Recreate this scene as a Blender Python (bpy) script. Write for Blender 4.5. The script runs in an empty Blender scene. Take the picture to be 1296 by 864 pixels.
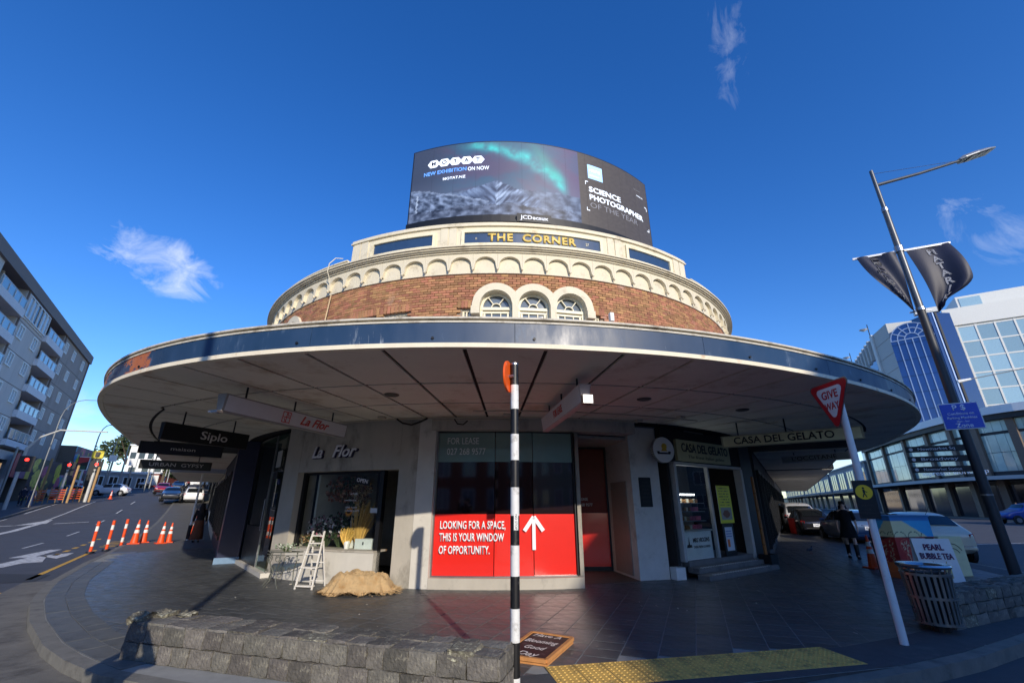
import bpy, bmesh, math, random
from mathutils import Vector, Matrix, noise
random.seed(7)
SC = bpy.context.scene
COL = SC.collection
rad = math.radians
# ------------------------------------------------------------------ camera
cam_d = bpy.data.cameras.new("camera")
cam_d.sensor_width = 36.0
cam_d.lens = 36.0 * 550.0 / 1296.0
cam_d.clip_start = 0.05
cam_d.clip_end = 5000
cam = bpy.data.objects.new("camera", cam_d)
COL.objects.link(cam)
cam.location = (0, 0, 1.6)
cam.rotation_euler = (rad(90 + 20.4), 0, 0)
SC.camera = cam
# ------------------------------------------------------------------ light
SUN_EL, SUN_HEAD = 21.2, 21.3          # elevation; light travels this many degrees left of +y
to_sun = Vector((math.sin(rad(SUN_HEAD)) * math.cos(rad(SUN_EL)), -math.cos(rad(SUN_HEAD)) * math.cos(rad(SUN_EL)), math.sin(rad(SUN_EL))))
sun_d = bpy.data.lights.new("sun", 'SUN')
sun_d.energy = 3.4
sun_d.angle = rad(0.53)
sun_d.color = (1.0, 0.90, 0.76)
sun = bpy.data.objects.new("sun", sun_d)
COL.objects.link(sun)
sun.rotation_euler = to_sun.to_track_quat('Z', 'Y').to_euler()
W = bpy.data.worlds.new("World")
SC.world = W
W.use_nodes = True
wn, wl = W.node_tree.nodes, W.node_tree.links
wn.clear()
sky = wn.new('ShaderNodeTexSky')
sky.sky_type = 'NISHITA'
sky.sun_disc = False
sky.sun_elevation = rad(SUN_EL)
# rotation 0 = sun towards +y ; positive turns clockwise seen from above
sky.sun_rotation = math.atan2(to_sun.x, to_sun.y)
sky.altitude = 60
sky.air_density = 1.0
sky.dust_density = 0.25
sky.ozone_density = 4.0
hs = wn.new('ShaderNodeHueSaturation')
hs.inputs['Saturation'].default_value = 1.26
hs.inputs['Hue'].default_value = 0.514
hs.inputs['Value'].default_value = 1.18
wl.new(sky.outputs[0], hs.inputs['Color'])
# thin fair-weather clouds, laid out by direction (true for any viewpoint)
tc = wn.new('ShaderNodeTexCoord')
def wmath(op, a, b=None):
    n = wn.new('ShaderNodeMath'); n.operation = op
    for i, x in enumerate((a, b)):
        if x is None: continue
        if isinstance(x, (int, float)): n.inputs[i].default_value = x
        else: wl.new(x, n.inputs[i])
    return n.outputs[0]
def blob(d, e1, e2, sx, sy, nscale, stretch, thr, gain, seed):
    """soft elliptic patch of cloud about direction d, broken up by noise"""
    d = Vector(d).normalized()
    r = Vector((0, 0, 1)).cross(d); r = -r.normalized(); u = r.cross(d) * 1.0
    u = d.cross(r) * -1
    ax = (r * math.cos(e1) + u * math.sin(e1)); ay = (u * math.cos(e1) - r * math.sin(e1))
    def dot(v):
        n = wn.new('ShaderNodeVectorMath'); n.operation = 'DOT_PRODUCT'
        wl.new(tc.outputs['Generated'], n.inputs[0]); n.inputs[1].default_value = v
        return n.outputs['Value']
    a = wmath('DIVIDE', dot(ax), sx); b = wmath('DIVIDE', dot(ay), sy)
    a = wmath('SUBTRACT', a, 0.0); b = wmath('SUBTRACT', b, 0.0)
    q = wmath('ADD', wmath('MULTIPLY', a, a), wmath('MULTIPLY', b, b))
    front = wmath('GREATER_THAN', dot(d), 0.3)
    m = wmath('MULTIPLY', wmath('MAXIMUM', wmath('SUBTRACT', 1.0, q), 0.0), front)
    cmb = wn.new('ShaderNodeCombineXYZ')
    wl.new(wmath('DIVIDE', dot(ax), stretch), cmb.inputs[0]); wl.new(dot(ay), cmb.inputs[1]); cmb.inputs[2].default_value = seed
    nz = wn.new('ShaderNodeTexNoise'); nz.inputs['Scale'].default_value = nscale
    nz.inputs['Detail'].default_value = 7; nz.inputs['Roughness'].default_value = 0.62; nz.inputs['Distortion'].default_value = 0.8
    wl.new(cmb.outputs[0], nz.inputs['Vector'])
    v = wmath('SUBTRACT', wmath('ADD', wmath('MULTIPLY', wmath('SUBTRACT', nz.outputs['Fac'], 0.5), 3.0), wmath('MULTIPLY', m, 1.0)), thr)
    v = wmath('MULTIPLY', wmath('MAXIMUM', v, 0.0), gain)
    v = wmath('MULTIPLY', v, wmath('MINIMUM', wmath('MULTIPLY', m, 2.5), 1.0))
    return wmath('MINIMUM', v, 1.0)
def pdir(u, v):
    p = rad(20.4); a = (u - 648) / 550; b = (432 - v) / 550
    return (a, math.cos(p) - b * math.sin(p), math.sin(p) + b * math.cos(p))
cl = [blob(pdir(203, 333), -0.25, 0, 0.12, 0.06, 17, 1.3, 0.42, .75, 1.0),
      blob(pdir(922, 60), 1.45, 0, 0.15, 0.06, 20, 2.2, 0.80, .34, 5.9),
      blob(pdir(1278, 310), -0.9, 0, 0.15, 0.09, 16, 2.0, 0.75, .55, 7.7),
      blob(pdir(120, 575), -0.1, 0, 0.36, 0.13, 9, 2.2, 0.45, 1.1, 9.1),
      blob(pdir(1150, 600), 0.1, 0, 0.35, 0.08, 9, 2.2, 0.5, .9, 12.0)]
cm = cl[0]
for x in cl[1:]:
    cm = wmath('MAXIMUM', cm, x)
mixc = wn.new('ShaderNodeMix'); mixc.data_type = 'RGBA'
wl.new(wmath('MULTIPLY', cm, 0.85), mixc.inputs['Factor'])
wl.new(hs.outputs[0], mixc.inputs['A'])
mixc.inputs['B'].default_value = (5.2, 5.6, 6.4, 1)
bg = wn.new('ShaderNodeBackground')
bg.inputs['Strength'].default_value = 0.15
wl.new(mixc.outputs['Result'], bg.inputs['Color'])
wo = wn.new('ShaderNodeOutputWorld')
wl.new(bg.outputs[0], wo.inputs['Surface'])
SC.view_settings.view_transform = 'Standard'
SC.view_settings.look = 'None'
SC.view_settings.gamma = 1
SC.view_settings.exposure = 0.32
SC.view_settings.use_curve_mapping = False
SC.cycles.max_bounces = 8
SC.cycles.transparent_max_bounces = 12

# ------------------------------------------------------------------ colour and materials
def lin(c):
    return tuple((x / 255 / 12.92) if x / 255 <= 0.04045 else ((x / 255 + 0.055) / 1.055) ** 2.4 for x in c)
MATS = {}
def mat(name, c, rough=0.6, metal=0.0, var=0.12, scale=6.0, bump=0.0, bscale=60.0, island=0.0, spec=0.5, emit=0.0, streak=0.0, dirt=None, dirt_amt=0.0, dscale=2.0, attr=None, hue=0.0, coat=0.0, rvar=0.0):
    if name in MATS: return MATS[name]
    m = bpy.data.materials.new(name); m.use_nodes = True
    n, l = m.node_tree.nodes, m.node_tree.links
    b = n['Principled BSDF']
    c = lin(c)
    b.inputs['Roughness'].default_value = rough
    b.inputs['Metallic'].default_value = metal
    b.inputs['Specular IOR Level'].default_value = spec
    b.inputs['Coat Weight'].default_value = coat
    t = n.new('ShaderNodeTexCoord'); co = t.outputs['Object']
    if streak:
        mp = n.new('ShaderNodeMapping'); mp.inputs['Scale'].default_value = (1, 1, 1 / streak); l.new(co, mp.inputs[0]); co = mp.outputs[0]
    nz = n.new('ShaderNodeTexNoise'); nz.inputs['Scale'].default_value = scale; nz.inputs['Detail'].default_value = 5; nz.inputs['Roughness'].default_value = 0.62
    l.new(co, nz.inputs['Vector'])
    mr = n.new('ShaderNodeMapRange'); mr.inputs['From Min'].default_value = 0.25; mr.inputs['From Max'].default_value = 0.75
    mr.inputs['To Min'].default_value = 1 - var; mr.inputs['To Max'].default_value = 1 + var
    l.new(nz.outputs['Fac'], mr.inputs['Value'])
    val = mr.outputs[0]
    if island:
        oi = n.new('ShaderNodeObjectInfo'); ge = n.new('ShaderNodeNewGeometry')
        ad = n.new('ShaderNodeMath'); ad.operation = 'ADD'; l.new(oi.outputs['Random'], ad.inputs[0]); l.new(ge.outputs['Random Per Island'], ad.inputs[1])
        fr = n.new('ShaderNodeMath'); fr.operation = 'FRACT'; l.new(ad.outputs[0], fr.inputs[0])
        m2 = n.new('ShaderNodeMapRange'); m2.inputs['To Min'].default_value = 1 - island; m2.inputs['To Max'].default_value = 1 + island
        l.new(fr.outputs[0], m2.inputs['Value'])
        mu = n.new('ShaderNodeMath'); mu.operation = 'MULTIPLY'; l.new(val, mu.inputs[0]); l.new(m2.outputs[0], mu.inputs[1]); val = mu.outputs[0]
    if attr:
        at = n.new('ShaderNodeAttribute'); at.attribute_name = attr; base = at.outputs['Color']
    else:
        rgb = n.new('ShaderNodeRGB'); rgb.outputs[0].default_value = (*c, 1); base = rgb.outputs[0]
    if island and hue:
        h = n.new('ShaderNodeHueSaturation'); l.new(base, h.inputs['Color'])
        wnz = n.new('ShaderNodeTexWhiteNoise'); wnz.noise_dimensions = '1D'; l.new(fr.outputs[0], wnz.inputs['W'])
        m3 = n.new('ShaderNodeMapRange'); m3.inputs['To Min'].default_value = 0.5 - hue; m3.inputs['To Max'].default_value = 0.5 + hue
        l.new(wnz.outputs['Value'], m3.inputs['Value']); l.new(m3.outputs[0], h.inputs['Hue']); base = h.outputs[0]
    vm = n.new('ShaderNodeVectorMath'); vm.operation = 'SCALE'; l.new(base, vm.inputs[0]); l.new(val, vm.inputs['Scale'])
    out = vm.outputs[0]
    if dirt is not None:
        n2 = n.new('ShaderNodeTexNoise'); n2.inputs['Scale'].default_value = dscale; n2.inputs['Detail'].default_value = 8; n2.inputs['Roughness'].default_value = 0.7
        l.new(co, n2.inputs['Vector'])
        rp = n.new('ShaderNodeMapRange'); rp.inputs['From Min'].default_value = 0.62 - dirt_amt * 0.3; rp.inputs['From Max'].default_value = 0.78 - dirt_amt * 0.3
        l.new(n2.outputs['Fac'], rp.inputs['Value'])
        mx = n.new('ShaderNodeMix'); mx.data_type = 'RGBA'; l.new(rp.outputs[0], mx.inputs['Factor']); l.new(out, mx.inputs['A']); mx.inputs['B'].default_value = (*lin(dirt), 1)
        out = mx.outputs['Result']
    l.new(out, b.inputs['Base Color'])
    if emit:
        l.new(out, b.inputs['Emission Color']); b.inputs['Emission Strength'].default_value = emit
    if rvar:
        m4 = n.new('ShaderNodeMapRange'); m4.inputs['From Min'].default_value = .3; m4.inputs['From Max'].default_value = .7
        m4.inputs['To Min'].default_value = max(0.02, rough - rvar); m4.inputs['To Max'].default_value = rough + rvar
        l.new(nz.outputs['Fac'], m4.inputs['Value']); l.new(m4.outputs[0], b.inputs['Roughness'])
    if bump:
        nb = n.new('ShaderNodeTexNoise'); nb.inputs['Scale'].default_value = bscale; nb.inputs['Detail'].default_value = 4
        l.new(t.outputs['Object'], nb.inputs['Vector'])
        bp = n.new('ShaderNodeBump'); bp.inputs['Strength'].default_value = bump; bp.inputs['Distance'].default_value = 0.02
        l.new(nb.outputs['Fac'], bp.inputs['Height']); l.new(bp.outputs[0], b.inputs['Normal'])
    MATS[name] = m
    return m
def glass(name, tint=(200, 215, 212), refl=1.0, ior=1.55, rough=0.01, clear=0.9):
    """window pane: mostly see-through, mirror-like at grazing angles"""
    if name in MATS: return MATS[name]
    m = bpy.data.materials.new(name); m.use_nodes = True
    n, l = m.node_tree.nodes, m.node_tree.links; n.clear()
    tr = n.new('ShaderNodeBsdfTransparent'); tr.inputs[0].default_value = (*[x * clear for x in lin(tint)], 1)
    gl = n.new('ShaderNodeBsdfGlossy'); gl.inputs['Roughness'].default_value = rough; gl.inputs[0].default_value = (refl, refl, refl, 1)
    fr = n.new('ShaderNodeFresnel'); fr.inputs['IOR'].default_value = ior
    ge = n.new('ShaderNodeNewGeometry'); inv = n.new('ShaderNodeMath'); inv.operation = 'SUBTRACT'; inv.inputs[0].default_value = 1; l.new(ge.outputs['Backfacing'], inv.inputs[1])
    fm = n.new('ShaderNodeMath'); fm.operation = 'MULTIPLY'; l.new(fr.outputs[0], fm.inputs[0]); l.new(inv.outputs[0], fm.inputs[1])
    mx = n.new('ShaderNodeMixShader'); l.new(fm.outputs[0], mx.inputs[0]); l.new(tr.outputs[0], mx.inputs[1]); l.new(gl.outputs[0], mx.inputs[2])
    o = n.new('ShaderNodeOutputMaterial'); l.new(mx.outputs[0], o.inputs[0])
    MATS[name] = m
    return m

# ------------------------------------------------------------------ mesh building
class G:
    def __init__(s): s.v = []; s.f = []; s.mi = []; s.col = None; s.smooth = False
    def add(s, vs, fs, mi=0):
        o = len(s.v); s.v += [tuple(x) for x in vs]; s.f += [tuple(o + i for i in f) for f in fs]; s.mi += [mi] * len(fs)
    def hexa(s, p, mi=0):      # 8 points: bottom ring 0-3, top ring 4-7
        s.add(p, [(3, 2, 1, 0), (4, 5, 6, 7), (0, 1, 5, 4), (1, 2, 6, 5), (2, 3, 7, 6), (3, 0, 4, 7)], mi)
    def box(s, c, d, rz=0.0, mi=0):
        cx, cy, cz = c; a, b, h = d[0] / 2, d[1] / 2, d[2] / 2; k, q = math.cos(rz), math.sin(rz)
        P = [(cx + x * k - y * q, cy + x * q + y * k, cz + z) for z in (-h, h) for x, y in ((-a, -b), (a, -b), (a, b), (-a, b))]
        s.hexa(P, mi)
    def obox(s, o, u, v, w, mi=0):   # origin corner and three edge vectors
        o, u, v, w = map(Vector, (o, u, v, w))
        s.hexa([o, o + u, o + u + v, o + v, o + w, o + u + w, o + u + v + w, o + v + w], mi)
    def bar(s, p, q, a, b=None, up=(0, 0, 1), mi=0):   # rectangular bar from p to q
        p, q = Vector(p), Vector(q); b = b or a; d = (q - p).normalized(); up = Vector(up)
        if abs(d.dot(up)) > 0.99: up = Vector((0, 1, 0))
        x = d.cross(up).normalized(); y = x.cross(d)
        s.obox(p - x * a / 2 - y * b / 2, x * a, y * b, q - p, mi)
    def tube(s, pts, r, n=10, mi=0, cap=True):
        pts = [Vector(p) for p in pts]; R = r if isinstance(r, (list, tuple)) else [r] * len(pts)
        d0 = (pts[1] - pts[0]).normalized(); up = Vector((0, 0, 1)) if abs(d0.z) < 0.9 else Vector((1, 0, 0))
        rings = []; x = d0.cross(up).normalized()
        for i, p in enumerate(pts):
            d = (pts[min(i + 1, len(pts) - 1)] - pts[max(i - 1, 0)]).normalized()
            x = (x - d * x.dot(d)).normalized(); y = d.cross(x)
            rings.append([p + (x * math.cos(2 * math.pi * k / n) + y * math.sin(2 * math.pi * k / n)) * R[i] for k in range(n)])
        vs = [v for g in rings for v in g]; fs = []
        for i in range(len(pts) - 1):
            for k in range(n):
                a, b = i * n + k, i * n + (k + 1) % n; fs.append((a, b, b + n, a + n))
        if cap: fs += [tuple(range(n - 1, -1, -1)), tuple((len(pts) - 1) * n + k for k in range(n))]
        s.add(vs, fs, mi)
    def lathe(s, c, prof, n=20, mi=0):     # prof [(r,z)...]
        vs = [(c[0] + r * math.cos(2 * math.pi * k / n), c[1] + r * math.sin(2 * math.pi * k / n), c[2] + z) for r, z in prof for k in range(n)]
        fs = [(i * n + k, i * n + (k + 1) % n, (i + 1) * n + (k + 1) % n, (i + 1) * n + k) for i in range(len(prof) - 1) for k in range(n)]
        fs += [tuple(range(n - 1, -1, -1)), tuple((len(prof) - 1) * n + k for k in range(n))]
        s.add(vs, fs, mi)
    def prism(s, poly, z0, z1, mi=0):
        n = len(poly); vs = [(x, y, z0) for x, y in poly] + [(x, y, z1) for x, y in poly]
        fs = [(i, (i + 1) % n, n + (i + 1) % n, n + i) for i in range(n)] + [tuple(range(n - 1, -1, -1)), tuple(range(n, 2 * n))]
        s.add(vs, fs, mi)
    def slab(s, pts, w, mi=0):            # planar polygon pts pushed by vector w
        n = len(pts); w = Vector(w); pts = [Vector(p) for p in pts]
        s.add(pts + [p + w for p in pts], [(i, (i + 1) % n, n + (i + 1) % n, n + i) for i in range(n)] + [tuple(range(n - 1, -1, -1)), tuple(range(n, 2 * n))], mi)
    def arc(s, t0, t1, r0, r1, z0, z1, step=2.0, mi=0):   # curved block about the local origin, theta in degrees from -y towards +x
        k = max(1, int(math.ceil((t1 - t0) / step))); f = lambda x, t: x(t) if callable(x) else x
        vs = []
        for i in range(k + 1):
            t = t0 + (t1 - t0) * i / k; a = rad(t)
            for r, z in ((f(r0, t), f(z0, t)), (f(r1, t), f(z0, t)), (f(r1, t), f(z1, t)), (f(r0, t), f(z1, t))):
                vs.append((r * math.sin(a), -r * math.cos(a), z))
        fs = []
        for i in range(k):
            b = i * 4
            for j in range(4): fs.append((b + j, b + (j + 1) % 4, b + 4 + (j + 1) % 4, b + 4 + j))
        fs += [(3, 2, 1, 0), (k * 4, k * 4 + 1, k * 4 + 2, k * 4 + 3)]
        s.add(vs, fs, mi)
    def mesh(s, name, mats, bevel=0.0):
        me = bpy.data.meshes.new(name); me.from_pydata(s.v, [], s.f)
        for m in (mats if isinstance(mats, (list, tuple)) else [mats]): me.materials.append(m)
        me.polygons.foreach_set('material_index', s.mi)
        bm = bmesh.new(); bm.from_mesh(me)
        bmesh.ops.recalc_face_normals(bm, faces=bm.faces)
        if bevel: bmesh.ops.bevel(bm, geom=list(bm.edges), offset=bevel, segments=1, affect='EDGES', profile=0.7)
        bm.to_mesh(me); bm.free()
        if s.smooth:
            me.polygons.foreach_set('use_smooth', [True] * len(me.polygons))
            try: me.set_sharp_from_angle(angle=rad(35))
            except Exception: pass
        if s.col:
            ca = me.color_attributes.new('Col', 'FLOAT_COLOR', 'POINT')
            for i, c in enumerate(s.col): ca.data[i].color = (*c, 1)
        return me
    def obj(s, name, mats, parent=None, bevel=0.0, **k):
        o = bpy.data.objects.new(name, s.mesh(name, mats, bevel)); COL.objects.link(o); o.parent = parent
        for a, b in k.items(): o[a] = b
        return o
def thing(name, label, cat, loc=(0, 0, 0), rz=0.0, group=None):
    o = bpy.data.objects.new(name, None); COL.objects.link(o); o.location = loc; o.rotation_euler = (0, 0, rz); o.empty_display_size = 0.2
    o['label'] = label; o['category'] = cat
    if group: o['group'] = group
    return o
def tag(o, label, cat, group=None):
    o['label'] = label; o['category'] = cat
    if group: o['group'] = group
    return o
KIDS = {}
def dup(o, parent=None, loc=None, rz=None, label=None, group=None, sc=None):
    kids = [c for c in COL.objects if c.parent == o]
    c = o.copy(); COL.objects.link(c); c.parent = parent
    if loc is not None: c.location = loc
    if rz is not None: c.rotation_euler = (0, 0, rz)
    if sc is not None: c.scale = (sc, sc, sc)
    if label: c['label'] = label
    if group: c['group'] = group
    for k in kids: dup(k, c)
    return c
def inst(me, name, parent=None, loc=(0, 0, 0), rot=(0, 0, 0), sc=(1, 1, 1), **k):
    o = bpy.data.objects.new(name, me); COL.objects.link(o); o.parent = parent; o.location = loc; o.rotation_euler = rot; o.scale = sc
    for a, b in k.items(): o[a] = b
    return o
def text(name, s, size, m, parent=None, o=(0, 0, 0), u=(1, 0, 0), up=(0, 0, 1), xs=1.0, bold=0.0, shear=0.0, ext=0.004, align='CENTER', arcR=None, space=1.0, line=1.0, width=None, **kw):
    """lettering as a thin solid: u = reading direction, up = upward; arcR bends it round the vertical axis at the parent's origin"""
    cu = bpy.data.curves.new(name, 'FONT'); cu.body = s; cu.size = size; cu.offset = bold * size; cu.shear = shear; cu.extrude = 0; cu.align_x = align; cu.align_y = 'CENTER'
    cu.space_character = space; cu.space_line = line; cu.resolution_u = 3
    tmp = bpy.data.objects.new('t', cu); COL.objects.link(tmp)
    dg = bpy.context.evaluated_depsgraph_get(); me = bpy.data.meshes.new_from_object(tmp.evaluated_get(dg))
    bpy.data.objects.remove(tmp); bpy.data.curves.remove(cu)
    if width:
        x0 = min(v.co.x for v in me.vertices); x1 = max(v.co.x for v in me.vertices); xs = width / (x1 - x0)
        if align == 'CENTER': pass
    bm = bmesh.new(); bm.from_mesh(me)
    r = bmesh.ops.extrude_face_region(bm, geom=list(bm.faces))
    for g in r['geom']:
        if isinstance(g, bmesh.types.BMVert): g.co.z += ext
    u = Vector(u).normalized(); up = Vector(up).normalized(); n = u.cross(up); O = Vector(o)
    for v in bm.verts:
        x, y, z = v.co.x * xs, v.co.y, v.co.z
        if arcR:
            th0 = math.atan2(O.x, -O.y); th = th0 + x / arcR; rr = arcR + z
            v.co = Vector((rr * math.sin(th), -rr * math.cos(th), O.z + y))
        else: v.co = O + u * x + up * y + n * z
    bmesh.ops.recalc_face_normals(bm, faces=bm.faces)
    bm.to_mesh(me); bm.free(); me.materials.clear(); me.materials.append(m)
    ob = bpy.data.objects.new(name, me); COL.objects.link(ob); ob.parent = parent
    for a, b in kw.items(): ob[a] = b
    return ob
def pic(name, w, h, nx, ny, fn, m, parent=None, o=(0, 0, 0), u=(1, 0, 0), up=(0, 0, 1), arc=None, **kw):
    """printed or lit picture: a fine grid coloured by fn(s,t) in sRGB 0-255; s,t run 0..1 from lower left"""
    g = G(); u = Vector(u).normalized(); up = Vector(up).normalized(); O = Vector(o); g.col = []
    for j in range(ny + 1):
        for i in range(nx + 1):
            s_, t_ = i / nx, j / ny
            if arc:
                t0, t1, r, z0, z1 = arc; th = rad(t0 + (t1 - t0) * s_); g.v.append((r * math.sin(th), -r * math.cos(th), z0 + (z1 - z0) * t_))
            else: g.v.append(tuple(O + u * (s_ - 0.5) * w + up * t_ * h))
            g.col.append(lin([max(0, min(255, q)) for q in fn(s_, t_)]))
    for j in range(ny):
        for i in range(nx): a = j * (nx + 1) + i; g.f.append((a, a + 1, a + nx + 2, a + nx + 1)); g.mi.append(0)
    me = bpy.data.meshes.new(name); me.from_pydata(g.v, [], g.f); me.materials.append(m)
    ca = me.color_attributes.new('Col', 'FLOAT_COLOR', 'POINT')
    flat = [];
    for c in g.col: flat += [*c, 1.0]
    ca.data.foreach_set('color', flat)
    ob = bpy.data.objects.new(name, me); COL.objects.link(ob); ob.parent = parent
    for a, b in kw.items(): ob[a] = b
    return ob
def nz(x, y, z=0.0, o=4):
    return noise.fractal(Vector((x, y, z)), 0.9, 2.1, o)
def sm(a, b, x):
    t = max(0.0, min(1.0, (x - a) / (b - a))); return t * t * (3 - 2 * t)
def mixc3(a, b, t): return tuple(a[i] + (b[i] - a[i]) * t for i in range(3))

# terrain: flat at the corner, the left street climbs away and falls a little across its width
DL = Vector((-0.558, 0.83))
def H(x, y):
    s = -0.558 * x + 0.83 * y
    r = 0.0
    if s > 26: q = min(s, 230) - 26; r = 0.054 * q * sm(0, 40, q) if q < 40 else 0.054 * q
    off = (x + 13.64) * -0.83 + (y - 16.04) * -0.558
    r -= 0.07 * max(0.0, min(16.0, off - 4)) * sm(26, 60, s)
    return max(r, 0.0) * sm(6, 20, -x)
# ================================================================== ground
mat('asphalt', (74, 75, 78), 0.75, var=0.16, scale=1.3, bump=0.35, bscale=90, dirt=(84, 84, 84), dirt_amt=0.1, dscale=0.35)
mat('concrete_kerb', (118, 116, 108), 0.8, var=0.2, scale=5, bump=0.2, dirt=(80, 78, 72), dirt_amt=0.3)
mat('paving_bed', (142, 142, 136), 0.85, var=0.15)
mat('basalt_tile', (80, 82, 83), 0.46, var=0.16, scale=7, bump=0.12, bscale=40, island=0.16, dirt=(104, 104, 100), dirt_amt=0.2, dscale=2.6, rvar=0.12)
mat('grey_path', (92, 92, 92), 0.8, var=0.15, scale=2, bump=0.2)
mat('white_paint', (205, 205, 200), 0.7, var=0.1, scale=12, dirt=(120, 120, 118), dirt_amt=0.45, dscale=9)
mat('yellow_paint', (222, 170, 40), 0.7, var=0.1, scale=12, dirt=(130, 110, 60), dirt_amt=0.4, dscale=9)
def strip_grid(xs, ys, f):
    vs = [(x, y, f(x, y)) for y in ys for x in xs]; n = len(xs)
    return vs, [(j * n + i, j * n + i + 1, (j + 1) * n + i + 1, (j + 1) * n + i) for j in range(len(ys) - 1) for i in range(n - 1)]
ax = [-1500, -700, -400] + [x for x in range(-260, -60, 10)] + [x for x in range(-60, 41, 4)] + [60, 100, 160, 260, 400, 700, 1500]
ay = [-400, -100, -40, -20] + [y for y in range(-10, 80, 4)] + [y for y in range(80, 320, 12)] + [400, 600, 1000, 1800]
g = G(); g.add(*strip_grid(ax, ay, lambda x, y: H(x, y) - 0.13)); g.obj('road', MATS['asphalt'], kind='structure')

far_s = [0, 3, 6, 10, 15, 22, 30, 40, 55, 75, 100, 130, 170, 210]
KL = [(-13.64 - .558 * s, 16.04 + .83 * s) for s in reversed(far_s)]
K = KL[-1:] + [(-12.3, 13.9), (-10.76, 11.67), (-9.95, 10.5), (-9.04, 9.42), (-8.4, 8.68), (-7.64, 7.94), (-7.0, 7.32), (-6.36, 6.78), (-5.65, 6.18), (-4.9, 5.66), (-4.1, 5.2), (-2.4, 4.62), (-.6, 4.18), (0.4, 4.42), (2.2, 4.85), (4.17, 5.33), (5.25, 5.77), (6.3, 6.3), (8.6, 7.5), (10.6, 8.8), (12.0, 10.4), (12.75, 12.2), (13.3, 14.2), (14.6, 17.8), (16.6, 23.5), (19.5, 31.5), (24.5, 42), (36, 62), (60, 103), (90, 154)]
def offs(pl, d):
    out = []
    for i, p in enumerate(pl):
        a = Vector(pl[max(i - 1, 0)]); b = Vector(pl[min(i + 1, len(pl) - 1)]); t = (b - a).normalized(); out.append((p[0] - t.y * d, p[1] + t.x * d))
    return out
def ribbon(name, A, B, zt, zb, m, parent=None, **k):
    g = G(); n = len(A); vs = []
    for a, b in zip(A, B):
        ha, hb = H(*a), H(*b); za = zt(a) if callable(zt) else zt
        vs += [(*a, ha + zb), (*b, hb + zb), (*b, hb + za), (*a, ha + za)]
    fs = []
    for i in range(n - 1):
        for j in range(4): fs.append((i * 4 + j, i * 4 + (j + 1) % 4, i * 4 + 4 + (j + 1) % 4, i * 4 + 4 + j))
    fs += [(0, 1, 2, 3), tuple((n - 1) * 4 + j for j in (3, 2, 1, 0))]
    g.add(vs, fs); return g.obj(name, m, parent, **k)
def dip(p):   # dropped kerb at the crossing
    return 0.0 - 0.085 * sm(1.6, 0.6, abs(p[0] - 2.1))
K0 = offs(K, 0.0); K1 = offs(K, 0.16); K2 = offs(K, 0.42); K3 = offs(K, 0.68)
ribbon('kerb', K0, K1, lambda p: dip(p) if p[1] < 6 else 0.0, -0.2, MATS['concrete_kerb'], kind='structure')
ribbon('kerb', offs(KL, 0), offs(KL, 0.16), 0.0, -0.2, MATS['concrete_kerb'], kind='structure')
# concrete channel in the gutter round the corner
gut = K[2:14]
ribbon('gutter', offs(gut, -0.62), offs(gut, -0.002), -0.112, -0.2, mat('gutter_concrete', (112, 108, 98), 0.8, var=0.22, scale=3, bump=0.25, dirt=(84, 80, 72), dirt_amt=0.35), kind='structure')
# bands of kerb paving inside the kerb: separate stones
def band(name, A, B, zt, step, m, gap=0.008, lim=60):
    root = None
    def L(pl):
        d = [0]
        for i in range(1, len(pl)): d.append(d[-1] + (Vector(pl[i]) - Vector(pl[i - 1])).length)
        return d
    dA, dB = L(A), L(B)
    def at(pl, d, q):
        q *= d[-1]
        for i in range(1, len(pl)):
            if q <= d[i] + 1e-6: t = (q - d[i - 1]) / (d[i] - d[i - 1]); return Vector(pl[i - 1]).lerp(Vector(pl[i]), t)
        return Vector(pl[-1])
    n = int(dA[-1] / step); e = gap / dA[-1]; par = bpy.data.objects.new(name, None); COL.objects.link(par); par['kind'] = 'structure'
    for i in range(n):
        a0, a1 = i / n + e / 2, (i + 1) / n - e / 2; z = zt + random.uniform(-.002, .002)
        P = [at(A, dA, a0), at(A, dA, a1), at(B, dB, a1), at(B, dB, a0)]; c = sum(P, Vector((0, 0))) / 4
        h = H(*c)
        g = G(); g.hexa([(*(p - c), -0.05) for p in P] + [(*(p - c), z) for p in P]); o = g.obj('kerb_stone', m, par, bevel=0.003); o.location = (*c, h)
mat('kerb_stone', (94, 95, 92), 0.6, var=0.15, scale=6, island=0.1, bump=0.15, dirt=(66, 66, 62), dirt_amt=0.25)
corner = [p for p in K if p[0] < -4.0][1:]
cA, cB, cC = offs(corner, 0.168), offs(corner, 0.43), offs(corner, 0.69)
band('kerb_paving', cA, cB, 0.006, 0.55, MATS['kerb_stone'])
band('kerb_paving', offs(corner, 0.438), cC, 0.008, 0.34, MATS['kerb_stone'])
# footpath bed (mortar level) : one sheet inside the kerb, tiles stand 10 mm proud
C0 = Vector((-0.45, 19.0))
inner = offs(K, 0.15)
bm = bmesh.new(); ring = [bm.verts.new((*p, -0.012 + H(*p))) for p in inner if p[1] < 45] + [bm.verts.new((10, 45, -0.003)), bm.verts.new((-3, 30, -0.003))]
f = bm.faces.new(ring); bmesh.ops.triangulate(bm, faces=[f]); bmesh.ops.recalc_face_normals(bm, faces=bm.faces)
for fc in bm.faces:
    if fc.normal.z < 0: fc.normal_flip()
for v in bm.verts: v.co.z = -0.003 if v.co.x > -14 else v.co.z
me = bpy.data.meshes.new('footpath'); bm.to_mesh(me); bm.free(); me.materials.append(MATS['paving_bed'])
foot = inst(me, 'footpath', kind='structure')
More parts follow.
